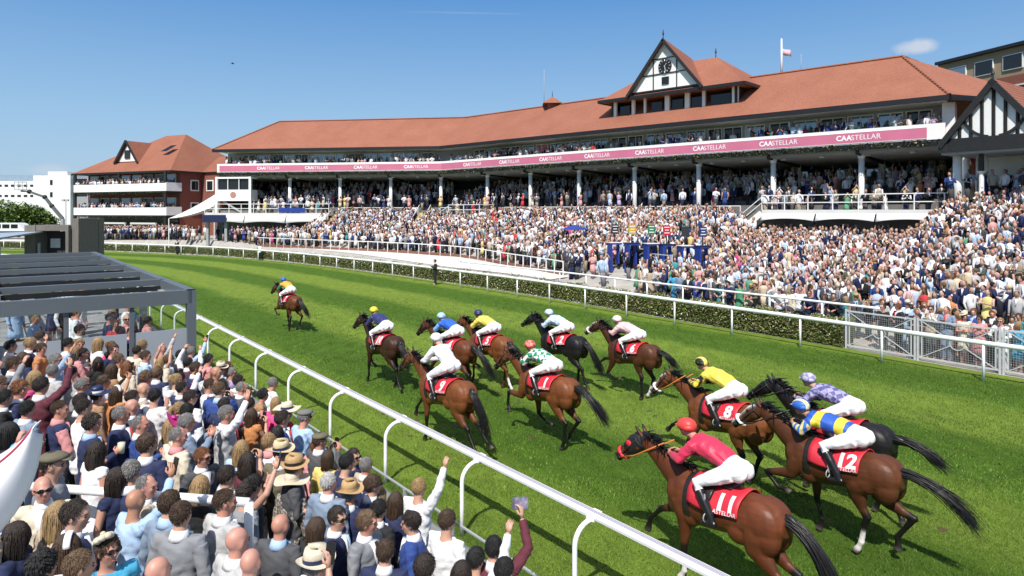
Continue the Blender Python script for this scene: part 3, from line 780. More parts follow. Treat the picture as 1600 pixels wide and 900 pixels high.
# railings and stair openings along the top of the crowded terrace
def railing(label, wing, t0, t1, d, z, h=.95):
    T = thing('terrace_railing', label, 'railing', (*wing((t0 + t1) / 2, d), z))
    def rb(g, n_): o = g.build(n_, M_WHITE, T); keep(o); return o
    u = U1 if wing is wing1 else U2
    rb(G().beam((*wing(t0, d), z + h), (*wing(t1, d), z + h), .055, .055), 'top_rail')
    for t in np.linspace(t0, t1, max(2, int(abs(t1 - t0) / 1.5) + 1)): rb(G().box((*wing(t, d), z + h / 2), (.05, .05, h), atan2(u[1], u[0])), 'baluster')
railing('white railing on the upper terrace left of the yellow bend stair', wing2, 2.6, 11.6, -.5, 4.55)
railing('white railing on the upper terrace right of the yellow bend stair', wing1, LEN1 - 3.0, LEN1 - .3, -.5, 4.55)
railing('white railing along the upper terrace below the clock tower', wing1, 13.2, 21.5, -.5, 4.55)
railing('white railing along the upper terrace between clock tower and box deck', wing1, 23.0, 38.0, -.5, 4.55)
M_TREAD = mat('pale yellow tread', (.50, .40, .2), .8, .15, 3)
def stair(label, wing, t, wdt, z0, q):
    u = U1 if wing is wing1 else U2; T = thing('terrace_stair', label, 'stairs', (*wing(t, -q), z0))
    g = G(); k = 0
    for k in range(int(q / .38)):
        g.box((*wing(t, -.2 - k * .38), z0 + .32 - k * .19), (wdt, .42, .22), atan2(u[1], u[0]))
    o = g.build('flight', M_TREAD, T); keep(o)
    for s in (-1, 1):
        o = G().beam((*wing(t + s * wdt / 2, -.1), z0 + 1.3), (*wing(t + s * wdt / 2, -q), z0 + 1.3 - q / 2), .05, .05).build('handrail', M_WHITE, T); keep(o)
stair('yellow treaded stair in the bend of the grandstand terrace', wing2, 1.9, 1.3, 4.5, 5.0)
stair('yellow treaded stair beside the left-hand deck', wing2, 12.0, 1.3, 4.3, 4.5)
# ================================================================ other buildings and the skyline
def framed(T):
    inv = Matrix.Translation(-T.location)
    def bb(g, name, m, par=None, sm=False):
        o = g.build(name, m, par or T, sm); keep(o); return o
    return bb
# half-timbered pavilion at the right edge
gx = np.array((25.3, 40.0)); gu = nrm((.58, -.81)); gn = np.array((-gu[1], gu[0]))        # along the front (to the right), into the building
def gp(a, d, z): q = gx + gu * a + gn * d; return (*q, z)
PV = thing('timbered_pavilion', 'black and white half-timbered gabled pavilion at the right end of the stands', 'pavilion', (*gx, 0)); pv = framed(PV)
GW, GE, GA_ = 4.9, 9.15, 12.35
c = GW / 2
pv(G().add([gp(.1, .25, GE), gp(GW - .1, .25, GE), gp(c, .25, GA_ - .1), gp(.1, .45, GE), gp(GW - .1, .45, GE), gp(c, .45, GA_ - .1)], [(0, 2, 1), (3, 4, 5), (0, 1, 4, 3), (1, 2, 5, 4), (2, 0, 3, 5)]), 'gable', M_WHITE)
g = G()
for a0, a1 in ((-.25, c + .1), (GW + .25, c - .1)):
    sgn = 1 if a1 > a0 else -1
    g.beam(gp(a0, 0, GE - .28), gp(a1, 0, GA_ + .05), .18, .32)
pv(g, 'bargeboard', M_DARK)
g = G()
for a in np.linspace(.75, GW - .75, 7):
    h = (1 - abs(a - c) / c) * (GA_ - GE)
    if h > .4: g.beam(gp(a, .2, GE), gp(a, .2, GE + h - .15), .11, .14)
g.beam(gp(.0, .2, GE + .02), gp(GW, .2, GE + .02), .16, .30)
for s in (-1, 1):
    arc = [gp(c + s * (.12 + 1.45 * sin(q)), .18, GE + .15 + 1.55 * (1 - cos(q))) for q in np.linspace(0.1, 1.35, 9)]
    for p0, p1 in zip(arc[:-1], arc[1:]): g.beam(p0, p1, .1, .15)
pv(g, 'timber_framing', M_DARK)
v = []
for d in (.12, 13):
    v += [gp(-.35, d, GE - .42), gp(c, d, GA_ + .14), gp(GW + .35, d, GE - .42), gp(-.35, d, GE - .58), gp(c, d, GA_ - .02), gp(GW + .35, d, GE - .58)]
pv(G().add(v, [(0, 1, 7, 6), (1, 2, 8, 7), (3, 9, 10, 4), (4, 10, 11, 5), (0, 6, 9, 3), (2, 5, 11, 8), (0, 3, 4, 1), (1, 4, 5, 2)]), 'roof', M_TILE2)
pv(G().loft([gp(c, .1, GA_), gp(c, .1, GA_ + .35), gp(c, .1, GA_ + .42), gp(c, .1, GA_ + .75)], [.07, .05, .1, .02], n=8), 'finial', M_DARK)
pv(G().prism([gp(-.2, .1, 0)[:2], gp(9, .1, 0)[:2], gp(9, 10, 0)[:2], gp(-.2, 10, 0)[:2]], GE - .75, GE - .5), 'ceiling', M_GREYP)
pv(G().prism([gp(-.3, -.02, 0)[:2], gp(10, -.02, 0)[:2], gp(10, .16, 0)[:2], gp(-.3, .16, 0)[:2]], GE - .62, GE - .12), 'lintel', M_DARK)
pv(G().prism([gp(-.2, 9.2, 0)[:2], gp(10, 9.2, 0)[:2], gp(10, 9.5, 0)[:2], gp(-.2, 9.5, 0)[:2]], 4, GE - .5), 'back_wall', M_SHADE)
pv(G().prism([gp(.4, 4.2, 0)[:2], gp(2.6, 4.2, 0)[:2], gp(2.6, 4.4, 0)[:2], gp(.4, 4.4, 0)[:2]], 4.5, GE - .6), 'side_wall', M_OFFW)
for a, d, r, m in ((.25, 1.2, .24, M_WHITE), (.75, 2.6, .06, M_WHITE), (1.0, 3.4, .06, M_WHITE)):
    pv(G().loft([gp(a, d, 4.8), gp(a, d, GE - .6)], [r, r], side=(1, 0, 0), n=12), 'column', m, None, True)
cp = pv(G().loft([gp(1.6, .9, 7.3), gp(1.6, .9, GE - .6)], [.13, .13], side=(1, 0, 0), n=10), 'column', M_BLACK)
pv(G().loft([gp(1.6, .9, 4.8), gp(1.6, .9, 7.25), gp(1.6, .9, 7.4)], [.13, .13, .28], side=(1, 0, 0), n=10), 'column', M_WHITE)

# brick office block with flat roof, far right
OB = thing('office_block', 'flat roofed brick and cream office block rising behind the timbered pavilion', 'office block', (52, 76, 0)); ob = framed(OB)
o0 = np.array((50.3, 80.7)); ou = nrm((2.6, -10.2)); on = np.array((-ou[1], ou[0]))
def op(a, d, z): q = o0 + ou * a + on * d; return (*q, z)
def band(z0, z1, name, m, d=0.0): ob(G().prism([op(0, d, 0)[:2], op(34, d, 0)[:2], op(34, 9, 0)[:2], op(0, 9, 0)[:2]], z0, z1), name, m)
M_CREAM = mat('cream render', (.30, .235, .15), .8, .1, .8)
band(0, 18.35, 'lower_walls', M_BRICK, .05); band(18.37, 19.35, 'brick_band', M_BRICK); band(18.2, 18.36, 'string_course', M_OFFW, -.05); band(19.36, 22.3, 'top_storey', M_CREAM, .06); band(22.31, 22.65, 'flat_roof', M_BLACK, -.45)
for k in range(10):
    a = 1.6 + k * 3.3
    for z0, z1 in ((20.0, 21.6), (16.1, 17.7)):
        f_ = ob(G().beam(op(a, .0, (z0 + z1) / 2), op(a + 2.2, .0, (z0 + z1) / 2), .16, z1 - z0), 'window', M_WHITE)
        o = G().beam(op(a + .08, -.07, (z0 + z1) / 2), op(a + 2.12, -.07, (z0 + z1) / 2), .06, z1 - z0 - .16).build('pane', M_GLASSD if k % 3 else M_GLASS, f_); keep(o)

# brick pavilion with two balconies, left of the stand
HS = thing('balcony_pavilion', 'red brick pavilion with hipped tile roof and two long white balconies left of the grandstand', 'pavilion', (-58, 104, 0)); hs = framed(HS)
h0 = np.array((-50.0, 100.0)); hu = nrm((-19.5, 9.0)); hn = np.array((-hu[1], hu[0])) * -1
if hn[1] < 0: hn = -hn
HL = 21.0
def hp(a, d, z): q = h0 + hu * a + hn * d; return (*q, z)
hs(G().prism([hp(0, 1.6, 0)[:2], hp(HL, 1.6, 0)[:2], hp(HL, 16, 0)[:2], hp(0, 16, 0)[:2]], 0, 11.0), 'wall', M_BRICK)
v = [hp(-.7, -.6, 11.05), hp(HL + .7, -.6, 11.05), hp(HL + .7, 17, 11.05), hp(-.7, 17, 11.05), hp(5.2, 7, 17.3), hp(9.6, 7, 17.3)]
v += [(x, y, z - .25) for x, y, z in v[:4]]
hs(G().add(v, [(0, 1, 5, 4), (1, 2, 5), (2, 3, 4, 5), (3, 0, 4), (0, 6, 7, 1), (1, 7, 8, 2), (3, 9, 6, 0), (6, 9, 8, 7)]), 'roof', M_TILE)
g = G().beam(hp(-.75, -.66, 10.92), hp(HL + .75, -.66, 10.92), .14, .3); g.beam(hp(-.75, -.66, 10.92), hp(-.75, 17, 10.92), .14, .3); hs(g, 'gutter', M_BLACK)
# roof wing going right behind the stand
v = [hp(-.5, 5, 11.06), hp(-14, 5, 11.06), hp(-.5, 11, 13.9), hp(-14, 11, 13.9), hp(1.8, 10.5, 13.9)]
hs(G().add(v, [(0, 1, 3, 2), (0, 2, 4)]), 'roof', M_TILE2)
hs(G().prism([hp(-.2, 5.4, 0)[:2], hp(-14, 5.4, 0)[:2], hp(-14, 10, 0)[:2], hp(-.2, 10, 0)[:2]], 0, 11.05), 'wall', M_BRICK)
# dormer
v = [hp(8.8, 1.2, 12.9), hp(13.4, 1.2, 12.9), hp(11.1, 1.2, 15.9), hp(9.9, 6.5, 15.6)]
hs(G().add([hp(8.9, 1.3, 12.8), hp(13.3, 1.3, 12.8), hp(11.1, 1.3, 15.6)], [(0, 1, 2)]), 'dormer_gable', M_WHITE)
v = [hp(8.4, .9, 12.5), hp(11.1, .9, 16.0), hp(13.8, .9, 12.5), hp(8.4, 6, 13.2), hp(11.1, 6, 16.0), hp(13.8, 6, 13.2)]
hs(G().add(v, [(0, 1, 4, 3), (1, 2, 5, 4)]), 'dormer_roof', M_TILE2)
g = G(); g.beam(v[0], v[1], .14, .3); g.beam(v[1], v[2], .14, .3); hs(g, 'bargeboard', M_DARK)
hs(G().beam(hp(10.5, 1.2, 13.9), hp(11.7, 1.2, 13.9), .1, 1.3), 'window', M_GLASSD)
hs(G().add([hp(3.6, 2.2, 14.2), hp(5.0, 2.2, 14.2), hp(4.0, 3.3, 15.2), hp(2.7, 3.3, 15.2)], [(0, 1, 2, 3)]), 'skylight', M_GLASSD)
for z in (8.1, 4.55):
    hs(G().prism([hp(-.4, -1, 0)[:2], hp(HL - .5, -1, 0)[:2], hp(HL - .5, 1.6, 0)[:2], hp(-.4, 1.6, 0)[:2]], z - .3, z + .1), 'balcony_slab', M_DARK)
    hs(G().prism([hp(-.4, -1.1, 0)[:2], hp(HL - .5, -1.1, 0)[:2], hp(HL - .5, -1.0, 0)[:2], hp(-.4, -1.0, 0)[:2]], z - .05, z + 1.1), 'balcony_front', M_CANVAS)
    hs(G().prism([hp(-.5, -1.1, 0)[:2], hp(-.4, -1.1, 0)[:2], hp(-.4, 1.5, 0)[:2], hp(-.5, 1.5, 0)[:2]], z - .05, z + 1.2), 'balcony_side', M_CANVAS)
    for a in np.arange(.8, HL - 1.5, 2.5):
        f_ = hs(G().beam(hp(a, 1.55, z + 1.45), hp(a + 2.0, 1.55, z + 1.45), .12, 2.3), 'window', M_WHITE)
        o = G().beam(hp(a + .1, 1.47, z + 1.45), hp(a + 1.9, 1.47, z + 1.45), .06, 2.1).build('pane', M_GLASSD if int(a) % 2 else M_GLASS, f_); keep(o)
    def pl2(r): return hp(r.rand() * (HL - .6), -1.15 - .2 * r.rand(), z - .1 - .45 * r.rand())
    V, F, C = leaf_cloud(900, pl2, .1, [(.03, .05, .02), (.05, .06, .02), (.02, .03, .02)], 6)
    o = leaf_object('hanging_plants', V, F, C, HS); keep(o); o['kind'] = 'stuff'
for a in (.1, HL - .4): hs(G().beam(hp(a, -.8, 0), hp(a, -.8, 10.9), .35, .35), 'post', M_DARK)
g = G().beam(hp(10.2, -.8, 4.5), hp(10.2, -.8, 10.9), .16, .16); hs(g, 'post', M_DARK)
for d, z in ((3.4, 9.0), (6.2, 9.0), (3.4, 5.6), (6.2, 5.6)):
    f_ = hs(G().beam(hp(-.02, d, z), hp(-.02, d + 1.5, z), .16, 1.7), 'window', M_WHITE) if d < 5 else hs(G().beam(hp(-1.2, 5.36, z), hp(-2.7, 5.36, z), .16, 1.7), 'window', M_WHITE)
    pg = G().beam(hp(-.08, d + .18, z), hp(-.08, d + 1.32, z), .1, 1.35) if d < 5 else G().beam(hp(-1.38, 5.3, z), hp(-2.52, 5.3, z), .1, 1.35)
    o = pg.build('pane', M_GLASSD, f_); keep(o)
for a0 in (1.0, 7.6, 14.2):
    g = G(); g.beam(hp(a0, -1.6, 3.3), hp(a0 + 5.4, -1.6, 3.3), .3, .25)
    for a in (a0 + .1, a0 + 5.3): g.beam(hp(a, -1.6, .5), hp(a, -1.6, 3.3), .2, .2)
    hs(g, 'ground_frame', M_OFFW)
hs(G().prism([hp(.2, 1.4, 0)[:2], hp(HL - .2, 1.4, 0)[:2], hp(HL - .2, 1.55, 0)[:2], hp(.2, 1.55, 0)[:2]], 1, 4.2), 'ground_glazing', M_GLASSD)

# white blocks on the far left
WB = thing('white_block', 'tall plain white rendered block with two small dark windows left of the brick pavilion', 'building', (-100, 145, 0)); wb = framed(WB)
Yb = 140.0
def X(px, y): return (px - 800) * y / FPX
def Z(py, y): return CAM_H + (HOR - py) * y / FPX
wb(G().box(((X(52, Yb) + X(110, Yb)) / 2, Yb + 6, Z(274, Yb) / 2), (X(110, Yb) - X(52, Yb), 12, Z(274, Yb))), 'wall', M_WHITE)
wb(G().box(((X(80, Yb)), Yb + 6, Z(271, Yb)), (4, 8, 1.0)), 'parapet', M_OFFW)
wb(G().box(((X(111.5, Yb) + X(133, Yb)) / 2, Yb + 7, Z(277, Yb) / 2), (X(133, Yb) - X(111.5, Yb), 12, Z(277, Yb))), 'side_wing', M_GREYP)
for py in (283, 302):
    wb(G().box((X(80.3, Yb), Yb - .02, Z(py + 2, Yb)), (.5, .1, 1.0)), 'window', M_GLASSD)
    wb(G().box((X(122, Yb), Yb + .96, Z(py, Yb)), (2.4, .1, 1.1)), 'window', M_GLASSD)
FB = thing('low_white_block', 'long low white building with rows of small windows at the far left edge', 'building', (-150, 175, 0)); fb = framed(FB)
Yc = 170.0
fb(G().box((X(0, Yc), Yc + 6, Z(283, Yc) / 2), (18, 12, Z(283, Yc))), 'wall', M_WHITE)
fb(G().box((X(10, Yc), Yc + 8, Z(278, Yc)), (11, 6, 2.0)), 'roof_plant', mat('blue grey louvre', (.2, .27, .34), .6, .1, 1))
for py in (290, 306):
    for px in range(-30, 52, 10): fb(G().box((X(px, Yc), Yc - .03, Z(py, Yc)), (.85, .1, .5)), 'window', M_GLASSD)

# trees beyond
def tree(label, x, y, h, w, seed, n=5200, cols=((.10, .17, .03), (.14, .21, .04), (.06, .10, .02))):
    T = thing('broadleaf_tree', label, 'tree', (x, y, 0), 0, 'trees beyond the course')
    r0 = random.Random(seed)
    g = G().loft([(0, 0, 0), (.1, .1, h * .35), (0, .2, h * .7)], [.3, .22, .08], n=8)
    for k in range(5):
        a = r0.random() * 6.28; g.loft([(0, .1, h * .35), (cos(a) * w * .3, sin(a) * w * .3, h * .7)], [.12, .03], n=6)
    g.build('trunk', mat('bark', (.09, .07, .05), .9, .3, 4), T, True)
    bl = [(r0.uniform(-.5, .5) * w, r0.uniform(-.5, .5) * w, h * r0.uniform(.32, .86), w * r0.uniform(.16, .3)) for _ in range(16)]
    def place(r):
        b = bl[r.randint(len(bl))]; d = r.randn(3); d /= np.linalg.norm(d); q = b[3] * (.75 + .3 * r.rand())
        return (b[0] + d[0] * q, b[1] + d[1] * q, b[2] + d[2] * q * .85)
    V, F, C = leaf_cloud(n, place, .26, cols, seed)
    leaf_object('crown', V, F, C, T)
for i, (px, w, h) in enumerate(((-8, 9, 5.9), (12, 9, 6.2), (29, 8, 6.0), (44, 6, 5.8))):
    tree(('broad green tree at the left edge of the view', 'broad green tree behind the white van', 'green tree behind the crane boom', 'dense green tree against the plain white block')[i], X(px, 118), 118, h, w, 40 + i)
for i, (t, h) in enumerate(((43.5, 9.6), (47.0, 9.9))):
    q = wing1(t, 13); tree(('green tree showing through the back of the stand by the bend', 'second green tree seen through the back of the stand by the bend')[i], *q, h, 6, 60 + i, 900)

# boom lift behind the kiosk, floodlight, van
CR = thing('boom_lift', 'jointed grey boom lift with a camera operator basket against the white buildings', 'boom lift', (X(97, 88), 88, 0)); cr = framed(CR)
def cpx(px, py): return (X(px, 88), 88, Z(py, 88))
cr(G().box((X(98, 88), 88, .9), (2.4, 5, 1.8)), 'chassis', M_GREYP)
pts_ = [cpx(98, 342), cpx(81, 322), cpx(70, 308), cpx(46, 299.5), cpx(33, 298.5)]
for a, b, w in zip(pts_[:-1], pts_[1:], (.34, .3, .24, .2)): cr(G().beam(a, b, w, w), 'boom', mat('boom grey', (.12, .125, .13), .5))
for p in pts_[1:4]: cr(G().ell(p, .3, nu=8, nv=6), 'joint', M_BLACK)
cr(G().loft([(X(98, 88), 88, 1.5), pts_[0]], [.25, .25], n=8), 'mast', M_GREYP)
bk = cpx(32, 296.5); g = G().box((bk[0], 88, bk[2]), (1.1, .9, .08))
for sx in (-1, 1):
    for sy in (-1, 1): g.box((bk[0] + sx * .5, 88 + sy * .4, bk[2] + .5), (.05, .05, 1))
for zz in (.5, 1.0):
    for s in (-1, 1): g.box((bk[0], 88 + s * .4, bk[2] + zz), (1.05, .05, .05)); g.box((bk[0] + s * .5, 88, bk[2] + zz), (.05, .85, .05))
cr(g, 'basket', M_GREYP)
FLD = thing('floodlight_pole', 'thin pole with two floodlights in front of the plain white block', 'floodlight', (X(103, 95), 95, 0)); fd = framed(FLD)
fd(G().loft([(X(103, 95), 95, 0), (X(103, 95), 95, Z(314, 95))], [.07, .05], n=8), 'pole', M_GREYP)
for s in (-1, 1): fd(G().box((X(103, 95) + s * .28, 94.9, Z(313, 95)), (.36, .25, .26)), 'lamp_head', M_GREYP)
def van(label, px, y, col, zf):
    T = thing('parked_van', label, 'van', (X(px, y), y, zf)); L_ = 4.9
    prof = [(-2.45, .35), (2.45, .35), (2.45, .95), (2.2, 1.15), (1.5, 1.9), (1.1, 2.02), (-2.3, 2.02), (-2.45, 1.8)]
    g = G(); n = len(prof); v = [(x, s * .92, z) for s in (-1, 1) for x, z in prof]
    g.add(v, [tuple(range(n))[::-1], tuple(range(n, 2 * n))] + [(i, (i + 1) % n, n + (i + 1) % n, n + i) for i in range(n)])
    g.build('body', col, T)
    for x0, x1 in ((-2.0, -.9), (-.7, .3), (.5, 1.45)): G().box(((x0 + x1) / 2, -.93, 1.55), (x1 - x0, .03, .55)).build('window', M_GLASSD, T)
    G().box((0, -.928, .62), (4.8, .02, .5)).build('lower_panel', M_NAVY, T)
    for x in (-1.5, 1.5):
        for s in (-1, 1):
            w = G().loft([(x, s * .95, .34), (x, s * .72, .34)], [.34, .34], side=(1, 0, 0), n=16).build('wheel', M_BLACK, T)
            G().loft([(x, s * .965, .34), (x, s * .94, .34)], [.2, .2], side=(1, 0, 0), n=12).build('rim', M_GREYP, w)
van('white van with navy lower panels parked in front of the green trees', 19, 96, mat('white vehicle paint', (.78, .79, .8), .25, coat=.4), 1.45)

# timber kiosk, round sign, left canopy
KY = 40.0
KS = thing('timber_kiosk', 'dark weathered timber kiosk with two white notices on its doors behind the pergola', 'kiosk', (X(80, KY), KY, .6)); ks = framed(KS)
M_BOARD = mat('weathered boards', (.165, .145, .13), .85, .35, 9, .3, 40, stretch=(6, 6, .3))
kz0, kz1 = .5, Z(352, KY)
ks(G().box(((X(40, KY) + X(57, KY)) / 2, KY + 1, (kz0 + kz1) / 2), (X(57, KY) - X(40, KY), 2.2, kz1 - kz0)), 'side_wall', M_BOARD)
ks(G().box(((X(104, KY) + X(108.5, KY)) / 2, KY + 1, (kz0 + kz1) / 2), (X(108.5, KY) - X(104, KY), 2.2, kz1 - kz0)), 'side_wall', M_BOARD)
ks(G().box((X(81, KY), KY + 1, kz1 - .16), (X(104, KY) - X(57, KY) - .01, 2.15, .32)), 'lintel', M_BOARD)
tz = Z(341, KY + 1.2)
ks(G().box(((X(87, KY) + X(120, KY)) / 2, KY + 2.4, (kz0 + tz) / 2), (X(120, KY) - X(87, KY), .58, tz - kz0)), 'tower_wall', M_BOARD)
ks(G().box((X(114.5, KY), KY + 1.1, (kz0 + tz) / 2), (X(120, KY) - X(109, KY), 1.9, tz - kz0)), 'tower_wall', M_BOARD)
for px in (70, 94): 
    d_ = ks(G().box((X(px, KY), KY + .9, 2.3), (.86, .08, 3.2)), 'door', mat('dark door', (.035, .035, .04), .6, .2, 4))
    o = G().box((X(px + 1.5, KY), KY + .85, Z(381, KY)), (.58, .02, .55)).build('notice', M_SIGNW, d_); keep(o)
RS = thing('round_sign', 'round grey disc sign with dark red rim on a post beside the kiosk', 'sign', (X(128, 44), 44, .2)); rs = framed(RS)
cz = Z(379, 44)
rs(G().loft([(X(128, 44), 44.02, .2), (X(128, 44), 44.02, cz)], [.05, .05], n=8), 'post', M_GREYP)
rs(G().loft([(X(128, 44), 44.0, cz), (X(128, 44), 43.93, cz)], [.36, .36], side=(1, 0, 0), n=24), 'rim', mat('dark red rim', (.12, .03, .03), .5))
rs(G().loft([(X(128, 44), 43.94, cz), (X(128, 44), 43.9, cz)], [.25, .25], side=(1, 0, 0), n=24), 'disc', M_GREYP)
LC = thing('grey_canopy', 'low grey sloping canopy roof at the left edge above seated racegoers', 'canopy', (X(5, 38), 38, .6)); lc = framed(LC)
xa, xb = X(-60, 38), X(29, 38)
lc(G().add([(xa, 36.5, Z(376, 38)), (xb, 36.5, Z(370, 38)), (xb, 40, Z(363, 38)), (xa, 40, Z(366, 38)), (xa, 36.5, Z(378, 38)), (xb, 36.5, Z(373, 38)), (xb, 40, Z(365, 38)), (xa, 40, Z(368, 38))], [(0, 1, 2, 3), (7, 6, 5, 4), (0, 4, 5, 1), (1, 5, 6, 2), (2, 6, 7, 3), (3, 7, 4, 0)]), 'roof_sheet', mat('grey sheet', (.3, .36, .42), .45, .08, 1))
for x, y in ((xb - .1, 36.7), (xb - .1, 39.8), (xa + .5, 36.7)): lc(G().box((x, y, 1.9), (.1, .1, 2.7)), 'post', M_GREYP)

# white tensile sail beside the grandstand
SL = thing('tensile_sail', 'white pointed fabric sail tent between brick pavilion and grandstand', 'sail canopy', (X(320, 84), 84, .8)); sl = framed(SL)
Pk = np.array((X(327, 84), 86, Z(302, 84))); Lo = np.array((X(283, 84), 81, Z(341, 84))); Ri = np.array((X(346, 84), 82, Z(322, 84))); Mi = np.array((X(318, 84), 88, Z(325, 84)))
def patch(a, b, c_, n=8):
    v, f, idx = [], [], {}
    for i in range(n + 1):
        for j in range(n + 1 - i):
            u, w = i / n, j / n; q = 1 - u - w; p = a * q + b * u + c_ * w; p = p + np.array((0, 0, -1.1 * (u * w + q * w * .6 + u * q)))
            idx[i, j] = len(v); v.append(p)
    for i in range(n):
        for j in range(n - i):
            f.append((idx[i, j], idx[i + 1, j], idx[i, j + 1]))
            if (i + 1, j + 1) in idx: f.append((idx[i + 1, j], idx[i + 1, j + 1], idx[i, j + 1]))
    return v, f
g = G(); g.add(*patch(Pk, Lo, Ri)); g.add(*patch(Pk, Mi, Lo))
o = sl(g, 'membrane', M_CANVAS, None, True); q = o.modifiers.new('thick', 'SOLIDIFY'); q.thickness = .03
sl(G().loft([(Pk[0], Pk[1], .8), tuple(Pk)], [.09, .07], n=8), 'mast', M_WHITE)
for p in (Lo, Ri): sl(G().loft([(p[0], p[1], .8), tuple(p)], [.06, .06], n=8), 'stay_post', M_WHITE)
# a bird high over the course
BD = thing('flying_bird', 'small dark bird gliding high in the blue sky', 'bird', (X(364, 90), 90, Z(99.5, 90)))
g = G().ell((0, 0, 0), (.22, .07, .06), nu=8, nv=6)
for s in (-1, 1): g.add([(-.08, s * .04, .02), (.1, s * .04, .02), (.05, s * .3, .12), (-.08, s * .42, .05), (-.1, s * .25, .1)], [(0, 1, 2, 4), (4, 2, 3)])
g.add([(-.2, -.03, 0), (-.2, .03, 0), (-.36, .07, 0), (-.36, -.07, 0)], [(0, 1, 2, 3)])
o = g.build('body', M_BLACK, BD); q = o.modifiers.new('thick', 'SOLIDIFY'); q.thickness = .01
# ================================================================ rails, hedge, gates, pergola
M_RAIL = mat('white plastic rail', (.84, .85, .85), .28, .03, 3)
M_GROOVE = mat('violet grey groove', (.27, .25, .33), .5)
NR_ = thing('running_rail', 'white inside running rail on curved gooseneck posts beside the near crowd', 'rail', (*rp(0, 0), 0)); nr_ = framed(NR_)
line = [rp(s, 0) for s in np.arange(-13, 38.1, 2.6)] + [(-30.5, 49.5), (-36, 55.2), (-43, 60.6), (-52, 65), (-64, 69)]
zt = 1.20
sec = [(-.07, zt - .07), (-.04, zt - .09), (.04, zt - .09), (.07, zt - .07), (.075, zt - .035), (.064, zt - .008), (.040, zt), (-.040, zt), (-.064, zt - .008), (-.075, zt - .035)]
nr_(G().sweep(line, sec), 'rail_beam', M_RAIL, None, False)
g = G()
for a in (-.024, .0, .024): g.sweep(line, [(a - .0075, zt - .01), (a + .0075, zt - .01), (a + .0075, zt + .0025), (a - .0075, zt + .0025)])
nr_(g, 'groove_strip', M_GROOVE)
for s in np.arange(-13, 38, 2.6):
    base = np.array((*rp(s, .34), 0)); top = np.array((*rp(s, 0.03), zt - .09)); tr = np.array((*(-RN), 0))
    pts = [base, base + (0, 0, .45), base + (0, 0, .84)]
    for q in np.linspace(.25, pi / 2, 7): pts.append(base + (0, 0, .84) + tr * .27 * (1 - cos(q)) + np.array((0, 0, .265)) * sin(q))
    pts.append(top)
    nr_(G().loft(pts, [.034] * len(pts), side=tuple(RH) + (0,), n=10), 'post', M_RAIL, None, True)
    nr_(G().box((*rp(s, .0), zt - .05), (.14, .158, .098), atan2(RH[1], RH[0])), 'joint_sleeve', M_RAIL)
# glass balustrade at the foot of the paving
GB = thing('glass_balustrade', 'low clear glass balustrade on slim grey posts along the edge of the near terrace', 'balustrade', (*rp(0, .55), 0)); gb = framed(GB)
M_CLEAR = bpy.data.materials.new('clear glass'); M_CLEAR.use_nodes = True
_nt = M_CLEAR.node_tree; _nt.nodes.clear()
_o = _nt.nodes.new('ShaderNodeOutputMaterial'); _t = _nt.nodes.new('ShaderNodeBsdfTransparent'); _t.inputs[0].default_value = (.86, .9, .9, 1)
_gl = _nt.nodes.new('ShaderNodeBsdfGlossy'); _gl.inputs['Roughness'].default_value = .04
_mx = _nt.nodes.new('ShaderNodeMixShader'); _mx.inputs[0].default_value = .07
_nt.links.new(_t.outputs[0], _mx.inputs[1]); _nt.links.new(_gl.outputs[0], _mx.inputs[2]); _nt.links.new(_mx.outputs[0], _o.inputs[0])
for s in np.arange(-9.1, 5.9, 1.3):
    gb(G().beam((*rp(s + .04, 1.35), .53), (*rp(s + 1.26, 1.35), .53), .015, .88), 'glass_pane', M_CLEAR)
    gb(G().box((*rp(s, 1.35), .52), (.045, .045, .92), atan2(RH[1], RH[0])), 'post', M_GREYP)
gb(G().beam((*rp(-9.1, 1.35), .99), (*rp(5.0, 1.35), .99), .03, .02), 'top_rail', M_GREYP)

# outer running rail
FRL = resample(FAR_LINE, .6); FRL = FRL[(FRL[:, 1] > 12)]
FR_ = thing('running_rail', 'white outside running rail on straight posts in front of the hedge and gates', 'rail', (*FRL[0], 0)); fr_ = framed(FR_)
zt = 1.22; n_ = 10
sec = [(.06 * cos(a), zt - .075 + .075 * sin(a)) for a in np.linspace(0, 2 * pi, n_, endpoint=False)]
fr_(G().sweep(resample(FRL, 1.2), sec), 'rail_beam', M_RAIL, None, True)
first = ground_at(1540, 595)
dd = np.linalg.norm(FRL - np.array(first), axis=1); i0 = int(np.argmin(dd))
L_ = resample(FRL[i0:], 3.02)
L0 = resample(FRL[:i0 + 1][::-1], 3.02)[1:]
for p in list(L0) + list(L_):
    fr_(G().loft([(*p, 0), (*p, zt - .13)], [.042, .038], n=8), 'post', M_RAIL, None, True)

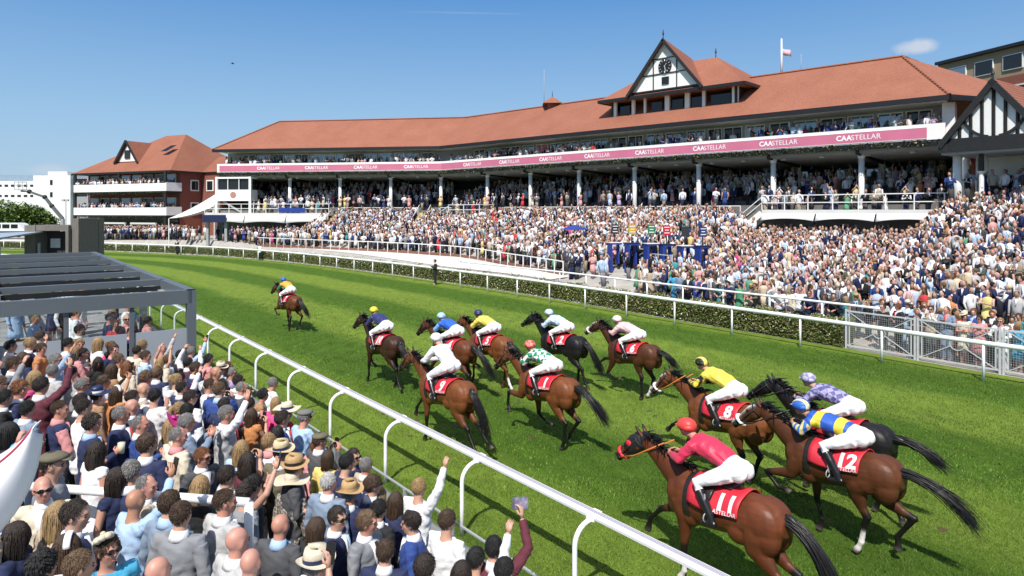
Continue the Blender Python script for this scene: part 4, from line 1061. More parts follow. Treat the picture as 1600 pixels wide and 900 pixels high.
# hedge between the outer rail and the crowd
gate0 = np.array((12.43, 25.4)); gdir = nrm((.574, -.82))
hl = [p for p in resample(offset_line(FAR_LINE, 1.75), .25) if p[1] > 25.7]
HL_ = np.array(hl); hseg = np.concatenate([[0], np.cumsum(np.linalg.norm(np.diff(HL_, axis=0), axis=1))])
HG = thing('flowering_hedge', 'clipped green hedge with white flowers running behind the outside rail', 'hedge', (*HL_[0], 0)); hg = framed(HG)
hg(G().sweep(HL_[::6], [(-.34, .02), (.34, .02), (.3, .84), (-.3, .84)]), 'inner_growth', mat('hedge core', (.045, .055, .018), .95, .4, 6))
def hplace(r):
    s = hseg[-1] * r.rand() ** 2.0
    x, y = np.interp(s, hseg, HL_[:, 0]), np.interp(s, hseg, HL_[:, 1])
    k = min(int(np.searchsorted(hseg, s)), len(HL_) - 2); t = nrm(HL_[k + 1] - HL_[k]); q = np.array((t[1], -t[0]))
    u = r.rand()
    bump = .10 * sin(s * 2.1) + .08 * sin(s * 5.3 + 1) + .06 * r.randn()
    if u < .6: a, z = -.40 - .07 * r.rand() + .05 * bump, .06 + .86 * r.rand()
    else: a, z = -.4 + .8 * r.rand(), .88 + bump * .8
    return (x + q[0] * a, y + q[1] * a, z)
V, F, C = leaf_cloud(52000, hplace, .055, [(.15, .205, .045), (.185, .23, .055), (.105, .14, .035), (.22, .21, .08), (.27, .23, .13)], 12)
leaf = leaf_object('foliage', V, F, C, HG); keep(leaf)
V, F, C = leaf_cloud(2600, hplace, .05, [(.75, .74, .7), (.7, .68, .62)], 13)
o = leaf_object('white_blossom', V, F, C, HG); keep(o); o['kind'] = 'stuff'
# crowd-side rail behind the hedge
hb2 = np.array([p for p in resample(offset_line(FAR_LINE, 2.75), .5) if 25.4 < p[1] < 50])
CRR = thing('crowd_rail', 'white tubular crowd rail on the spectators side of the hedge', 'rail', (*hb2[0], 0)); crr = framed(CRR)
zt2 = 1.42
crr(G().sweep(hb2, [(.05 * cos(a), zt2 + .05 * sin(a)) for a in np.linspace(0, 2 * pi, 10, endpoint=False)]), 'rail_beam', M_RAIL, None, True)
for p in resample(hb2, 2.4): crr(G().loft([(*p, far_floor(*p) - .05), (*p, zt2)], [.04, .04], n=8), 'post', M_RAIL, None, True)
# fence on the crowd's side of the walkway
cfl = resample(catmull(CROWD_FRONT[1:7], 6), .8)
CF = thing('horseshoe_fence', 'low white hoop fence between the pale walkway and the crowd', 'fence', (*cfl[0], .85)); cff = framed(CF)
cff(G().sweep([(x, y, far_floor(x, y)) for x, y in cfl], [(-.03, .95), (.03, .95), (.03, 1.02), (-.03, 1.02)]), 'top_rail', M_WHITE)
for p in resample(cfl, 1.25)[:90]: z = far_floor(*p); cff(G().box((*p, z + .48), (.06, .06, .97), .7), 'post', M_WHITE)
cff(G().sweep([(x, y, far_floor(x, y)) for x, y in cfl], [(-.02, .0), (.06, .0), (.06, .3), (-.02, .3)]), 'kickboard', mat('brick red board', (.2, .09, .06), .8))

# mesh crowd gates
M_GATE = mat('grey white gate paint', (.52, .53, .54), .45, .1, 4)
GATE_LABELS = ['white mesh gate with crossed braces beside the end of the hedge', 'second white mesh gate from the hedge with crossed braces', 'third white mesh gate from the hedge at the right edge', 'last white mesh gate beyond the right edge']
def gate(x0, y0, d, w, h, label, floor=.005, name='crowd_gate', group='mesh crowd gates', mesh=True, ztop=None):
    T = thing(name, label, 'gate', (x0, y0, floor), atan2(d[1], d[0]), group)
    g = G()
    for x in (.0, w): g.box((x, 0, h / 2 + .02), (.06, .06, h + .04))
    for z in (.12, h - .03): g.box((w / 2, 0, z), (w - .08, .045, .05))
    for x in (.12, w - .12): g.box((x, 0, h / 2 + .04), (.035, .043, h - .2))
    g.build('frame', M_GATE, T)
    b = G()
    for p, q in (((.15, .16), (w / 2 - .2, h / 2 - .05)), ((w - .15, .16), (w / 2 + .2, h / 2 - .05)), ((.15, h - .08), (w / 2 - .2, h / 2 + .12)), ((w - .15, h - .08), (w / 2 + .2, h / 2 + .12))):
        b.beam((p[0], -.01, p[1]), (q[0], -.01, q[1]), .02, .028)
    ring = [(w / 2 + .22 * cos(a), -.012, h / 2 + .03 + .2 * sin(a)) for a in np.linspace(0, 2 * pi, 17)]
    for p, q in zip(ring[:-1], ring[1:]): b.beam(p, q, .018, .024)
    b.build('brace', M_GATE, T)
    if mesh:
        m_ = G()
        for x in np.arange(.18, w - .14, .075): m_.box((x, .012, h / 2 + .04), (.008, .006, h - .24))
        for z in np.arange(.2, h - .08, .075): m_.box((w / 2, .018, z), (w - .28, .006, .008))
        m_.build('wire_mesh', mat('galvanised wire', (.42, .43, .44), .45, metal=.4), T)
    return T
p = gate0.copy()
for k in range(4):
    gate(*p, gdir, 2.42, 1.42, GATE_LABELS[k]); p = p + gdir * 2.52
CB = thing('equipment_cabinet', 'dark green and grey equipment box on the grass at the right edge by the gates', 'box', (15.9, 19.95, 0), atan2(gdir[1], gdir[0]))
G().box((0, 0, .34), (.5, .45, .4)).build('casing', mat('pale green case', (.33, .4, .38), .5, .1, 4), CB); G().box((0, 0, .14), (.56, .5, .22)).build('plinth', M_BLACK, CB); G().box((0, -.23, .36), (.3, .02, .2)).build('panel', M_GREYP, CB)

# louvred pergola on the near side
PG = thing('pergola', 'dark grey louvred pergola with frosted lower panels beyond the near crowd', 'pergola', (*rp(6.2, 2.3), .6)); pg = framed(PG)
M_ANTH = mat('anthracite aluminium', (.105, .122, .136), .38, .05, 2)
M_FROST = mat('frosted grey panel', (.30, .33, .36), .4, .05, 1)
s0, n0, n1, LNG, pz = 6.2, 2.36, 6.15, 19.2, 3.21
angr = atan2(RH[1], RH[0])
pg(G().prism([rp(s0 - .1, n0 - .1), rp(s0 - .1, n1 + .1), rp(s0 + LNG, n1 + .1), rp(s0 + LNG, n0 - .1)], .0, .62), 'floor', M_PAVE)
for k in range(7):
    s = s0 + k * LNG / 6
    hh = .16 if 0 < k < 6 else .32
    pg(G().beam((*rp(s, n0), pz - hh / 2), (*rp(s, n1), pz - hh / 2), .16 if k else .2, hh), 'cross_beam', M_ANTH)
    for n in (n0, n1):
        if k in (0, 2, 4, 6): pg(G().box((*rp(s, n), (pz + .6) / 2 + (.003 if k else .0)), (.2, .2, pz - .6), angr), 'post', M_ANTH)
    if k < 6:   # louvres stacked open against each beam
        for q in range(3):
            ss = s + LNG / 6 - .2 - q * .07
            pg(G().beam((*rp(ss, n0 + .14), pz - .22), (*rp(ss, n1 - .14), pz - .22), .02, .12), 'louvre', M_BLACK)  # black colour stands in for the shaded gaps between the beams
for n in (n0, n1): pg(G().beam((*rp(s0 - .1, n), pz - .155), (*rp(s0 + LNG + .1, n), pz - .155), .2, .31), 'side_beam', M_ANTH)
pg(G().beam((*rp(s0, n0 + .16), pz - .3), (*rp(s0 + LNG, n0 + .16), pz - .3), .12, .1), 'gutter', M_GREYP)
w = (n1 - n0) / 3
for k in range(3):
    a, b = n0 + k * w + .1, n0 + (k + 1) * w - .06
    pg(G().beam((*rp(s0, a), 1.46), (*rp(s0, b), 1.46), .03, 1.66), 'frosted_panel', M_FROST)
    pg(G().beam((*rp(s0, a), 2.59), (*rp(s0, b), 2.59), .012, .58), 'glass_pane', M_CLEAR)
    if k: pg(G().box((*rp(s0, n0 + k * w), 1.75), (.09, .09, 2.26), angr), 'mullion', M_ANTH)

# white bar rail among the near crowd
BR = thing('bar_rail', 'white tubular bar rail standing among the near crowd at lower left', 'rail', (-4.2, 7.1, 1.2)); br = framed(BR)
for z in (2.22, 1.75): br(G().loft([(-5.35, 7.2, z), (-2.6, 6.75, z)], [.045, .045], n=10), 'rail_tube', M_RAIL, None, True)
for k, x in enumerate((-5.35, -4.0, -2.6)): br(G().loft([(x, 7.2 - (x + 5.35) * .1636, 1.2), (x, 7.2 - (x + 5.35) * .1636, 2.22)], [.045, .045], n=10), 'post', M_RAIL, None, True)

# bookmakers' pitches
def floor_px(px, py, dz=0.0):
    """walk out along the line of sight until it meets the far enclosure"""
    for y in np.arange(22, 90, .1):
        x = (px - 800) * y / FPX; z = CAM_H + (HOR - py) * y / FPX
        if z <= far_floor(x, y) + dz: return x, y, far_floor(x, y)
    return x, y, 0
BOOK = [(960, 'black and white striped', (.03, .03, .035)), (987, 'yellow', (.62, .38, .03)), (1017, 'green', (.03, .19, .09)), (1041, 'red', (.55, .02, .04)), (1070, 'plain charcoal', (.035, .037, .04)), (1098, 'navy blue lettered', (.02, .035, .16))]
for i, (px, nm, col) in enumerate(BOOK):
    x, y, z = floor_px(px, 424 + i * 1.6)
    T = thing('bookmaker_stand', f'blue bookmaker podium with {nm} price board among the far crowd', 'betting stand', (x, y, z), .72, 'bookmakers pitches in the far enclosure')
    T.rotation_euler = (0, 0, .25)
    pod = G().box((-.3, 0, .9), (.12, .6, 1.75)); pod.box((.3, .15, 1.1), (.1, .3, 1.3)); pod.box((0, 0, 1.72), (.74, .64, .1))
    pod.build('podium', M_BLUE, T)
    G().box((0, 0, 1.79), (.8, .7, .04)).build('counter_top', M_NAVY if i % 2 else M_WHITE, T)
    G().loft([(.1, .2, 1.7), (.1, .2, 2.9)], [.03, .03], n=6).build('pole', M_BLACK, T)
    bd = G().box((.1, .15, 2.62), (.46, .07, .60)).build('price_board', mat('board ' + nm, col, .5), T)
    if i != 4:
        lg = G()
        for q in range(3): lg.box((.1, .11, 2.80 - q * .17), (.34 - .1 * (q % 2), .012, .05))
        lg.build('board_lines', M_SIGNW, bd)
for k in range(4):
    a = ground_at(978 + k * 37, 446 + 6.5 * k, .35); 
    fx, fy = a; nx, ny = ground_at(978 + (k + 1) * 37, 446 + 6.5 * (k + 1), .35)
    d = nrm((nx - fx, ny - fy)); w_ = float(np.hypot(nx - fx, ny - fy)) - .1
    gate(fx, fy, d, w_, 1.15, ['leftmost white cross braced barrier in front of the blue bookmaker podiums', 'second white cross braced barrier from the left below the green price board', 'third white cross braced barrier below the charcoal price board', 'rightmost white cross braced barrier below the navy price board'][k], far_floor(fx, fy), 'crossed_barrier', 'cross braced barriers', False)
# umbrellas and tall blue feather sign in the crowd
def parasol(label, px, py, z, r, m):
    x, y, f0 = floor_px(px, py + 34)
    T = thing('parasol', label, 'parasol', (x, y, f0))
    G().loft([(0, 0, 0), (0, 0, 2.5)], [.025, .02], n=6).build('pole', M_GREYP, T)
    n = 8; v = [(0, 0, 2.55)] + [(r * cos(2 * pi * k / n), r * sin(2 * pi * k / n), 2.2) for k in range(n)]
    o = G().add(v, [(0, 1 + k, 1 + (k + 1) % n) for k in range(n)]).build('canopy', m, T); q = o.modifiers.new('t', 'SOLIDIFY'); q.thickness = .015
parasol('navy parasol under the right-hand canopies', 1310, 352, 0, 1.3, M_NAVY)
parasol('blue parasol on the terrace left of the bookmakers', 897, 372, 0, 1.0, M_BLUE)
# ================================================================ horses and jockeys
def bmat(name, col, rough=.5, **k): return mat(name, col, rough, **k)
def down(p, segs):
    """joint chain hanging from p: (length, angle from straight down, forward positive)"""
    out = [np.array(p, float)]
    for l, a in segs: out.append(out[-1] + np.array((sin(radians(a)), 0, -cos(radians(a)))) * l)
    return out
TRUNK = [(-.83, 1.30, .13, .12), (-.76, 1.30, .22, .19), (-.62, 1.31, .275, .255), (-.45, 1.29, .295, .275), (-.22, 1.255, .285, .262), (0, 1.225, .295, .272),
         (.22, 1.215, .33, .27), (.42, 1.235, .365, .245), (.58, 1.245, .335, .225), (.73, 1.22, .245, .19), (.82, 1.21, .13, .10)]   # x, z, half height, half width
GAITS = {
 'reach':  ((25, 76, -44, -95), (-20, -4, -14, 10), (44, -18, 8, 22), (0, -60, 30, -8)),
 'push':   ((-14, 2, -2, 26), (34, 62, 40, 10), (-6, -46, -34, -50), (-2, -54, -46, -70)),
 'fly':    ((6, 26, -66, -110), (36, 74, 52, 40), (46, -16, -4, 10), (30, -30, 16, 30)),
 'lift':   ((28, 86, 6, -26), (-16, -6, -62, -100), (22, -38, 4, 18), (12, -48, 36, 4)),
 'gather': ((10, 34, -38, -70), (-4, 14, -4, 24), (2, -48, -16, -30), (30, -30, 2, 18)),
 'stride': ((-8, 10, 0, 26), (22, 60, -34, -80), (0, -50, -22, -40), (34, -24, 6, 24)),
}
def horse_parts(gait, neck=0.0, sock=(), blaze=0, seed=0):
    """-> body geometry, colour samples, neck line, head line, vertical shift"""
    g = G(); smp = []                                     # samples: (point, zone)
    tp = [(x, 0, z) for x, z, _, _ in TRUNK]
    g.loft(tp, [(w, h) for _, _, h, w in TRUNK], side=(0, 1, 0), n=24)
    for x, z, h, w in TRUNK:
        for a in np.linspace(0, 2 * pi, 12): smp.append(((x, w * cos(a), z + h * sin(a)), 0))
    for s in (-1, 1):                                     # quarters, shoulder, stifle
        g.ell((-.55, s * .125, 1.30), (.27, .155, .27), rot=None)
        g.ell((-.64, s * .12, 1.14), (.17, .135, .24)); g.ell((-.30, s * .15, 1.10), (.17, .115, .18))
        g.ell((.52, s * .135, 1.24), (.17, .105, .27)); g.ell((.66, s * .09, 1.10), (.13, .10, .17)); g.ell((.40, s * .13, 1.02), (.14, .10, .16))
    g.ell((.32, 0, 1.50), (.26, .09, .11)); g.ell((-.42, 0, 1.50), (.26, .13, .085))
    # neck and head
    c, s_ = cos(radians(neck)), sin(radians(neck)); pv = np.array((.60, 0, 1.34))
    def rt(p):
        d = np.array(p, float) - pv; return pv + np.array((d[0] * c - d[2] * s_, d[1], d[0] * s_ + d[2] * c))
    nk = [rt(p) for p in ((.44, 0, 1.32), (.60, 0, 1.40), (.78, 0, 1.51), (.95, 0, 1.63), (1.10, 0, 1.74), (1.22, 0, 1.83), (1.29, 0, 1.865))]
    nr = [(.17, .29), (.155, .26), (.118, .205), (.092, .165), (.08, .135), (.076, .115), (.06, .085)]
    g.loft(nk, nr, side=(0, 1, 0), n=18)
    hd = [rt(p) for p in ((1.24, 0, 1.88), (1.31, 0, 1.82), (1.40, 0, 1.745), (1.50, 0, 1.665), (1.60, 0, 1.58), (1.69, 0, 1.505), (1.75, 0, 1.455), (1.785, 0, 1.43))]
    hr = [(.06, .07), (.085, .115), (.09, .135), (.07, .11), (.056, .083), (.054, .072), (.052, .062), (.03, .035)]
    g.loft(hd, hr, side=(0, 1, 0), n=18, power=2.3)
    hax = nrm(hd[5] - hd[2]); hup = np.cross((0, 1, 0), hax) * -1
    if hup[2] < 0: hup = -hup
    for s in (-1, 1):
        g.ell(hd[2] + hax * -.02 - hup * .035 + np.array((0, s * .052, 0)), (.085, .045, .085))      # cheek
        g.ell(hd[2] + hax * .02 + hup * .065 + np.array((0, s * .065, 0)), (.045, .026, .032))       # eye socket
        g.ell(hd[6] + hup * .02 + np.array((0, s * .034, 0)), (.036, .024, .034))                     # nostril
        e = hd[0] + hup * .06 + np.array((0, s * .055, 0)); tip = e + hup * .155 - hax * .02 + np.array((0, s * .02, 0))
        g.loft([e - hup * .05, e + (tip - e) * .35, e + (tip - e) * .7, tip], [(.022, .03), (.032, .026), (.022, .018), (.006, .006)], side=(0, 1, 0), n=10)
        smp += [(tuple(tip), 1), (tuple(e + (tip - e) * .6), 1)]
    for p, r in zip(nk, nr):
        for a in np.linspace(0, 2 * pi, 10): smp.append((tuple(p + np.array((0, r[0] * cos(a), 0)) + hup * 0 + np.array((0, 0, r[1] * sin(a)))), 0))
    for i, (p, r) in enumerate(zip(hd, hr)):
        for a in np.linspace(0, 2 * pi, 12, endpoint=False):
            z = 0 if i < 4 else (3 if i > 4 else 0)
            top = sin(a) > .6
            if blaze and top and 1 <= i <= (6 if blaze > 1 else 3): z = 2
            smp.append((tuple(p + np.array((0, r[0] * cos(a), 0)) + hup * r[1] * sin(a)), z))
    # legs
    FL, FR, HLg, HRg = GAITS[gait]; feet = []
    for s, ang, nm in ((1, FL, 'fl'), (-1, FR, 'fr')):
        J = down((.57, s * .14, 1.20), list(zip((.30, .42, .30, .12), ang)))
        sh, el, kn, fe, co = J; ha = radians(ang[3] * .8 - 25)
        toe = co + np.array((sin(ha + .6), 0, -cos(ha + .6))) * .085
        mid = (el + kn) / 2 + np.array((-.01, 0, 0))
        g.loft([sh, (sh + el) / 2, el, mid, kn + (el - kn) * .14, kn, kn + (fe - kn) * .2, (kn + fe) / 2, fe + (kn - fe) * .16, fe, (fe + co) / 2, co, toe],
               [(.10, .135), (.095, .13), (.075, .105), (.056, .07), (.045, .05), (.046, .05), (.034, .038), (.028, .034), (.03, .036), (.037, .043), (.030, .035), (.042, .046), (.052, .06)], side=(0, 1, 0), n=14)
        for q in np.linspace(0, 1, 5): smp.append((tuple(sh + (el - sh) * q), 0)); smp.append((tuple(el + (kn - el) * q * .62), 0))
        smp.append((tuple(kn + (el - kn) * .12), 1))
        for q in np.linspace(.0, 1, 7): smp.append((tuple(kn + (fe - kn) * q), 2 if nm in sock and q > .45 else 1))
        smp += [(tuple((fe + co) / 2), 2 if nm in sock else 1), (tuple(co), 2 if nm in sock else 1), (tuple(toe), 4), (tuple((co + toe) / 2), 4)]
        feet.append(toe)
    for s, ang, nm in ((1, HLg, 'hl'), (-1, HRg, 'hr')):
        J = down((-.50, s * .13, 1.27), list(zip((.36, .44, .39, .12), ang)))
        hp_, st, hk, fe, co = J; ha = radians(ang[3] * .8 - 20)
        toe = co + np.array((sin(ha + .6), 0, -cos(ha + .6))) * .085
        mid = (st + hk) / 2
        hkb = hk + np.array((-.025, 0, .02))
        g.loft([hp_, (hp_ + st) / 2, st, st + (hk - st) * .3, st + (hk - st) * .65, hkb, hk + (fe - hk) * .16, (hk + fe) / 2, fe + (hk - fe) * .14, fe, (fe + co) / 2, co, toe],
               [(.14, .21), (.14, .20), (.115, .155), (.085, .12), (.052, .07), (.048, .064), (.038, .048), (.031, .038), (.032, .04), (.039, .046), (.031, .037), (.042, .047), (.052, .06)], side=(0, 1, 0), n=14)
        g.loft([hk + np.array((-.03, 0, .07)), hkb + np.array((-.03, 0, .0)), hk + (fe - hk) * .15], [.02, .03, .02], side=(0, 1, 0), n=8)
        for q in np.linspace(0, 1, 5): smp.append((tuple(hp_ + (st - hp_) * q), 0)); smp.append((tuple(st + (hk - st) * q * .72), 0))
        smp.append((tuple(hk + (st - hk) * .14), 1)); smp.append((tuple(hkb + np.array((-.03, 0, 0))), 1))
        for q in np.linspace(.0, 1, 8): smp.append((tuple(hk + (fe - hk) * q), 2 if nm in sock and q > .5 else 1))
        smp += [(tuple((fe + co) / 2), 2 if nm in sock else 1), (tuple(co), 2 if nm in sock else 1), (tuple(toe), 4), (tuple((co + toe) / 2), 4)]
        feet.append(toe)
    dz = -min(f[2] for f in feet) + .03
    return g, smp, nk, hd, hr, hup, hax, dz

M_COAT = bpy.data.materials.new('horse coat'); M_COAT.use_nodes = True
_nt = M_COAT.node_tree; _b = _nt.nodes['Principled BSDF']
_a = _nt.nodes.new('ShaderNodeAttribute'); _a.attribute_name = 'col'
_co = _nt.nodes.new('ShaderNodeTexCoord'); _n1 = _nt.nodes.new('ShaderNodeTexNoise'); _n1.inputs['Scale'].default_value = 5; _n1.inputs['Detail'].default_value = 6
_nt.links.new(_co.outputs['Object'], _n1.inputs['Vector'])
_mr = _nt.nodes.new('ShaderNodeMapRange'); _mr.inputs[1].default_value = .3; _mr.inputs[2].default_value = .7; _mr.inputs[3].default_value = .78; _mr.inputs[4].default_value = 1.25
_nt.links.new(_n1.outputs['Fac'], _mr.inputs[0])
_mu = _nt.nodes.new('ShaderNodeMixRGB'); _mu.blend_type = 'MULTIPLY'; _mu.inputs[0].default_value = 1
_nt.links.new(_a.outputs['Color'], _mu.inputs[1]); _nt.links.new(_mr.outputs[0], _mu.inputs[2]); _nt.links.new(_mu.outputs[0], _b.inputs['Base Color'])
_b.inputs['Roughness'].default_value = .47; _b.inputs['Specular IOR Level'].default_value = .30
_n2 = _nt.nodes.new('ShaderNodeTexNoise'); _n2.inputs['Scale'].default_value = 14; _n2.inputs['Detail'].default_value = 5
_mp = _nt.nodes.new('ShaderNodeMapping'); _mp.inputs['Scale'].default_value = (.5, 1, 1); _nt.links.new(_co.outputs['Object'], _mp.inputs[0]); _nt.links.new(_mp.outputs[0], _n2.inputs['Vector'])
_bp = _nt.nodes.new('ShaderNodeBump'); _bp.inputs['Strength'].default_value = .22; _bp.inputs['Distance'].default_value = .03
_nt.links.new(_n2.outputs['Fac'], _bp.inputs['Height']); _nt.links.new(_bp.outputs[0], _b.inputs['Normal'])

M_RED = mat('red number cloth', (.56, .022, .040), .6, .08, 4, .15, 14)
M_WHITEINK = mat('white printed number', (.82, .80, .80), .6)
M_LEATHER = mat('dark leather', (.018, .015, .013), .4, .2, 8)
M_BOOT = mat('black boot leather', (.012, .012, .014), .28)
M_BREECH = mat('white breeches', (.78, .77, .79), .6, .05, 6, .25, 12)
M_HAIRB = mat('black horsehair', (.010, .009, .009), .42, .2, 6)
M_EYE = mat('dark eye', (.01, .008, .006), .1)

def nearest_zone(v, smp):
    P = np.array([p for p, _ in smp]); Z = np.array([z for _, z in smp]); out = np.empty(len(v), int)
    for i in range(0, len(v), 4000):
        d = ((v[i:i + 4000, None, :] - P[None]) ** 2).sum(2); out[i:i + 4000] = Z[d.argmin(1)]
    return out

def strands(n, root, path, spread, r0, seed, seg=7, m=0):
    """a bunch of tapering locks; path(t, k) -> offset from root"""
    rr = np.random.RandomState(seed); g = G()
    for k in range(n):
        o = rr.randn(3) * spread[0]; e = rr.randn(3) * spread[1]; ln = .75 + .3 * rr.rand(); ph = rr.rand() * 6
        pts = []
        for i in range(seg):
            t = i / (seg - 1) * ln
            pts.append(np.array(root) + o * (1 - .3 * t) + path(t) + e * t ** 1.3 + np.array((0, .03, .025)) * sin(ph + 5 * t) * t)
        g.loft(pts, [r0 * (1.1 - .95 * i / (seg - 1)) * (.7 + .6 * rr.rand()) for i in range(seg)], side=(0, 1, .1), n=5, cap=False)
    return g

def trunk_at(x):
    X_ = [q[0] for q in TRUNK]
    return [float(np.interp(x, X_, [q[k] for q in TRUNK])) for k in (1, 2, 3)]
def cloth_pt(x, th, dz, off):
    cz, h, w = trunk_at(x); w = max(w, .262) + .022; h = h + .03
    if -.30 < x < .3: h = max(h, 1.545 - cz)
    return np.array((x, (w + off) * sin(th), cz + (h + off) * cos(th) + dz))

def build_horse(spec):
    (label, x, y, yaw, gait, neck, coat, points, sock, blaze, number, seed, tail) = spec
    g, smp, nk, hd, hr, hup, hax, dz = horse_parts(gait, neck, sock, blaze, seed)
    T = thing('racehorse', label, 'horse', (x, y, 0), yaw, 'horses racing past the stands'); T.scale = (1.08, 1.04, .95)
    me = remeshed(g, .0165, 3, .5)
    v = verts_of(me); zn = nearest_zone(v, smp)
    muzzle = tuple(c * .35 for c in coat)
    pal = np.array([coat, points, (.62, .58, .55), muzzle, (.11, .09, .075)])
    col = pal[zn]
    # the zones grade into each other as they do on a real coat
    ed = np.empty(len(me.edges) * 2, int); me.edges.foreach_get('vertices', ed); ed = ed.reshape(-1, 2)
    for _ in range(7):
        acc = np.zeros_like(col); cnt = np.zeros(len(v))
        for a, b in ((0, 1), (1, 0)):
            np.add.at(acc, ed[:, a], col[ed[:, b]]); np.add.at(cnt, ed[:, a], 1)
        col = col * .4 + .6 * acc / np.maximum(cnt, 1)[:, None]
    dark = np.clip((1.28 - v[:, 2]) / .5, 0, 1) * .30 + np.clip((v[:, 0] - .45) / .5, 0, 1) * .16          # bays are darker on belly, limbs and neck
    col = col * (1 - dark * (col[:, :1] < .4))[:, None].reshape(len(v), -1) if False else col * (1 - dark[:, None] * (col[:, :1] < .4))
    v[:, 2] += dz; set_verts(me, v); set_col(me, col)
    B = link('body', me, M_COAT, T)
    up = np.array((0, 0, dz))
    # mane, forelock, tail
    gm = G(); rr = np.random.RandomState(seed + 5)
    crest = [p + hup * r[1] * 0 + np.array((-.35, 0, .94)) * r[1] * .98 for p, r in zip(nk[1:], [(.155, .26), (.118, .205), (.092, .165), (.08, .135), (.076, .115), (.06, .085)])]
    cr = catmull(crest, 9)
    for p in cr:
        for q in range(4):
            L_ = .10 + .12 * rr.rand(); sd = rr.randn() * .03
            a = p + up - np.array((0, 0, .015)); d = np.array((-.55 - .4 * rr.rand(), .35 * rr.randn() + .25, .35 + .5 * rr.rand()))
            pts = [a + np.array((0, sd, 0)) + d * L_ * t - np.array((0, 0, .07)) * t * t for t in (0, .4, .75, 1)]
            gm.loft(pts, [.013, .011, .008, .002], side=(0, 1, .1), n=4, cap=False)
    gm.loft([p + up + np.array((0, 0, -.005)) for p in cr[::3]], [(.02, .03)] * len(cr[::3]), n=8)
    link('mane', gm.mesh('mane', True), M_HAIRB if points[0] < .05 else B.data.materials[0], T)
    tl, td, sway = tail
    gt = strands(260, (-.80, 0, 1.40 + dz), lambda t: np.array((-tl * t * (1 - .22 * t), sway * t * t, .10 * sin(min(t * 2.4, 3.1)) - td * t ** 1.5)), (.026, .050), .0095, seed + 9, 9)
    gt.loft([(-.76, 0, 1.43 + dz), (-.86, 0, 1.44 + dz), (-.86 - tl * .18, 0, 1.42 + dz - td * .06)], [.045, .045, .03], n=8)
    link('tail', gt.mesh('tail', True), M_HAIRB, T)
    # eyes
    for s in (-1, 1):
        link('eye', G().ell(hd[2] + hax * .02 + hup * .066 + np.array((0, s * .083, 0)) + up, (.022, .012, .02)).mesh('eye', True), M_EYE, T)
    # tack
    gb_ = G()
    def ring(i, t, k, r):
        p = hd[i] * (1 - t) + hd[i + 1] * t + up; a = hr[i][0] * (1 - t) + hr[i + 1][0] * t + k; b = hr[i][1] * (1 - t) + hr[i + 1][1] * t + k
        pts = [p + np.array((0, a * cos(q), 0)) + hup * b * sin(q) for q in np.linspace(0, 2 * pi, 17)]
        gb_.loft(pts, [r] * 17, side=tuple(hax), n=6, cap=False)
    ring(4, .2, .010, .011); ring(1, .1, .012, .011); ring(6, .2, .008, .009)
    for s in (-1, 1):
        gb_.loft([hd[1] + np.array((0, s * .098, .03)) + up, hd[3] + np.array((0, s * .088, 0)) + up, hd[5] + np.array((0, s * .062, -.02)) + up], [.011] * 3, n=6)
        gb_.ell(hd[5] + np.array((0, s * .066, -.03)) + up, (.026, .012, .026), nu=8, nv=6)
    gb_.build('bridle', M_LEATHER, T, True)
    if spec[0].find('white noseband') > 0 or blaze == 3:
        gw = G(); p = hd[4] * .7 + hd[5] * .3 + up
        pts = [p + np.array((0, .075 * cos(q), 0)) + hup * .098 * sin(q) for q in np.linspace(0, 2 * pi, 17)]
        gw.loft(pts, [.026] * 17, side=tuple(hax), n=8, cap=False); gw.build('sheepskin_noseband', M_WHITEINK, T, True)
    if 'hood' in label:
        hg2 = G(); hg2.loft([hd[i] + up for i in (0, 1, 2, 3)] + [hd[3] * .4 + hd[4] * .6 + up], [(hr[i][0] + .010, hr[i][1] + .010) for i in (0, 1, 2, 3)] + [(.070, .102)], side=(0, 1, 0), n=20, power=2.3)
        hg2.loft([nk[5] + up, nk[6] + up], [(nr_k[0] + .012, nr_k[1] + .012) for nr_k in ((.076, .115), (.066, .09))], side=(0, 1, 0), n=18)
        hg2.build('hood', mat('black hood cloth', (.012, .012, .014), .6), T, True)
        for s in (-1, 1):
            link('blinker_cup', G().ell(hd[2] + hax * .055 + hup * .045 + np.array((0, s * .088, 0)) + up, (.055, .02, .05)).mesh('blinker_cup', True), mat('red blinker', (.62, .03, .04), .5), T)
        gw = G(); p = hd[5] * .6 + hd[4] * .4 + up; pts = [p + np.array((0, .066 * cos(q), 0)) + hup * .086 * sin(q) for q in np.linspace(0, 2 * pi, 17)]
        gw.loft(pts, [.03] * 17, side=tuple(hax), n=8, cap=False); gw.build('noseband', mat('red blinker', (.62, .03, .04), .5), T, True)
    rein_m = mat('orange rubber rein', (.55, .17, .03), .6) if number in ('11', '8') else M_LEATHER
    gr = G()
    for s in (-1, 1):
        a = hd[5] + np.array((0, s * .068, -.04)) + up; b = np.array((.86, s * .11, 1.90)) + up * .9
        gr.loft([a, a * .6 + b * .4 + np.array((0, s * .03, -.05)), b], [.010, .011, .011], n=6)
    gr.build('reins', rein_m, T, True)
    cz, h, w = trunk_at(.40)
    gg = G(); pts = [np.array((.40, (max(w, .25) + .012) * sin(q), cz + dz + (h + .012) * cos(q))) for q in np.linspace(0, 2 * pi, 25)]
    gg.loft(pts, [(.05, .008)] * 25, side=(1, 0, 0), n=6, cap=False); gg.build('girth', M_LEATHER, T)
    # number cloth
    xs = np.linspace(-.36, .36, 13); ths = np.linspace(-1.46, 1.46, 31)
    vv = [cloth_pt(a, t, dz, .012 + .008 * sin(9 * a + 5 * t)) for a in xs for t in ths]
    ff = [(i * 31 + j, i * 31 + j + 1, (i + 1) * 31 + j + 1, (i + 1) * 31 + j) for i in range(12) for j in range(30)]
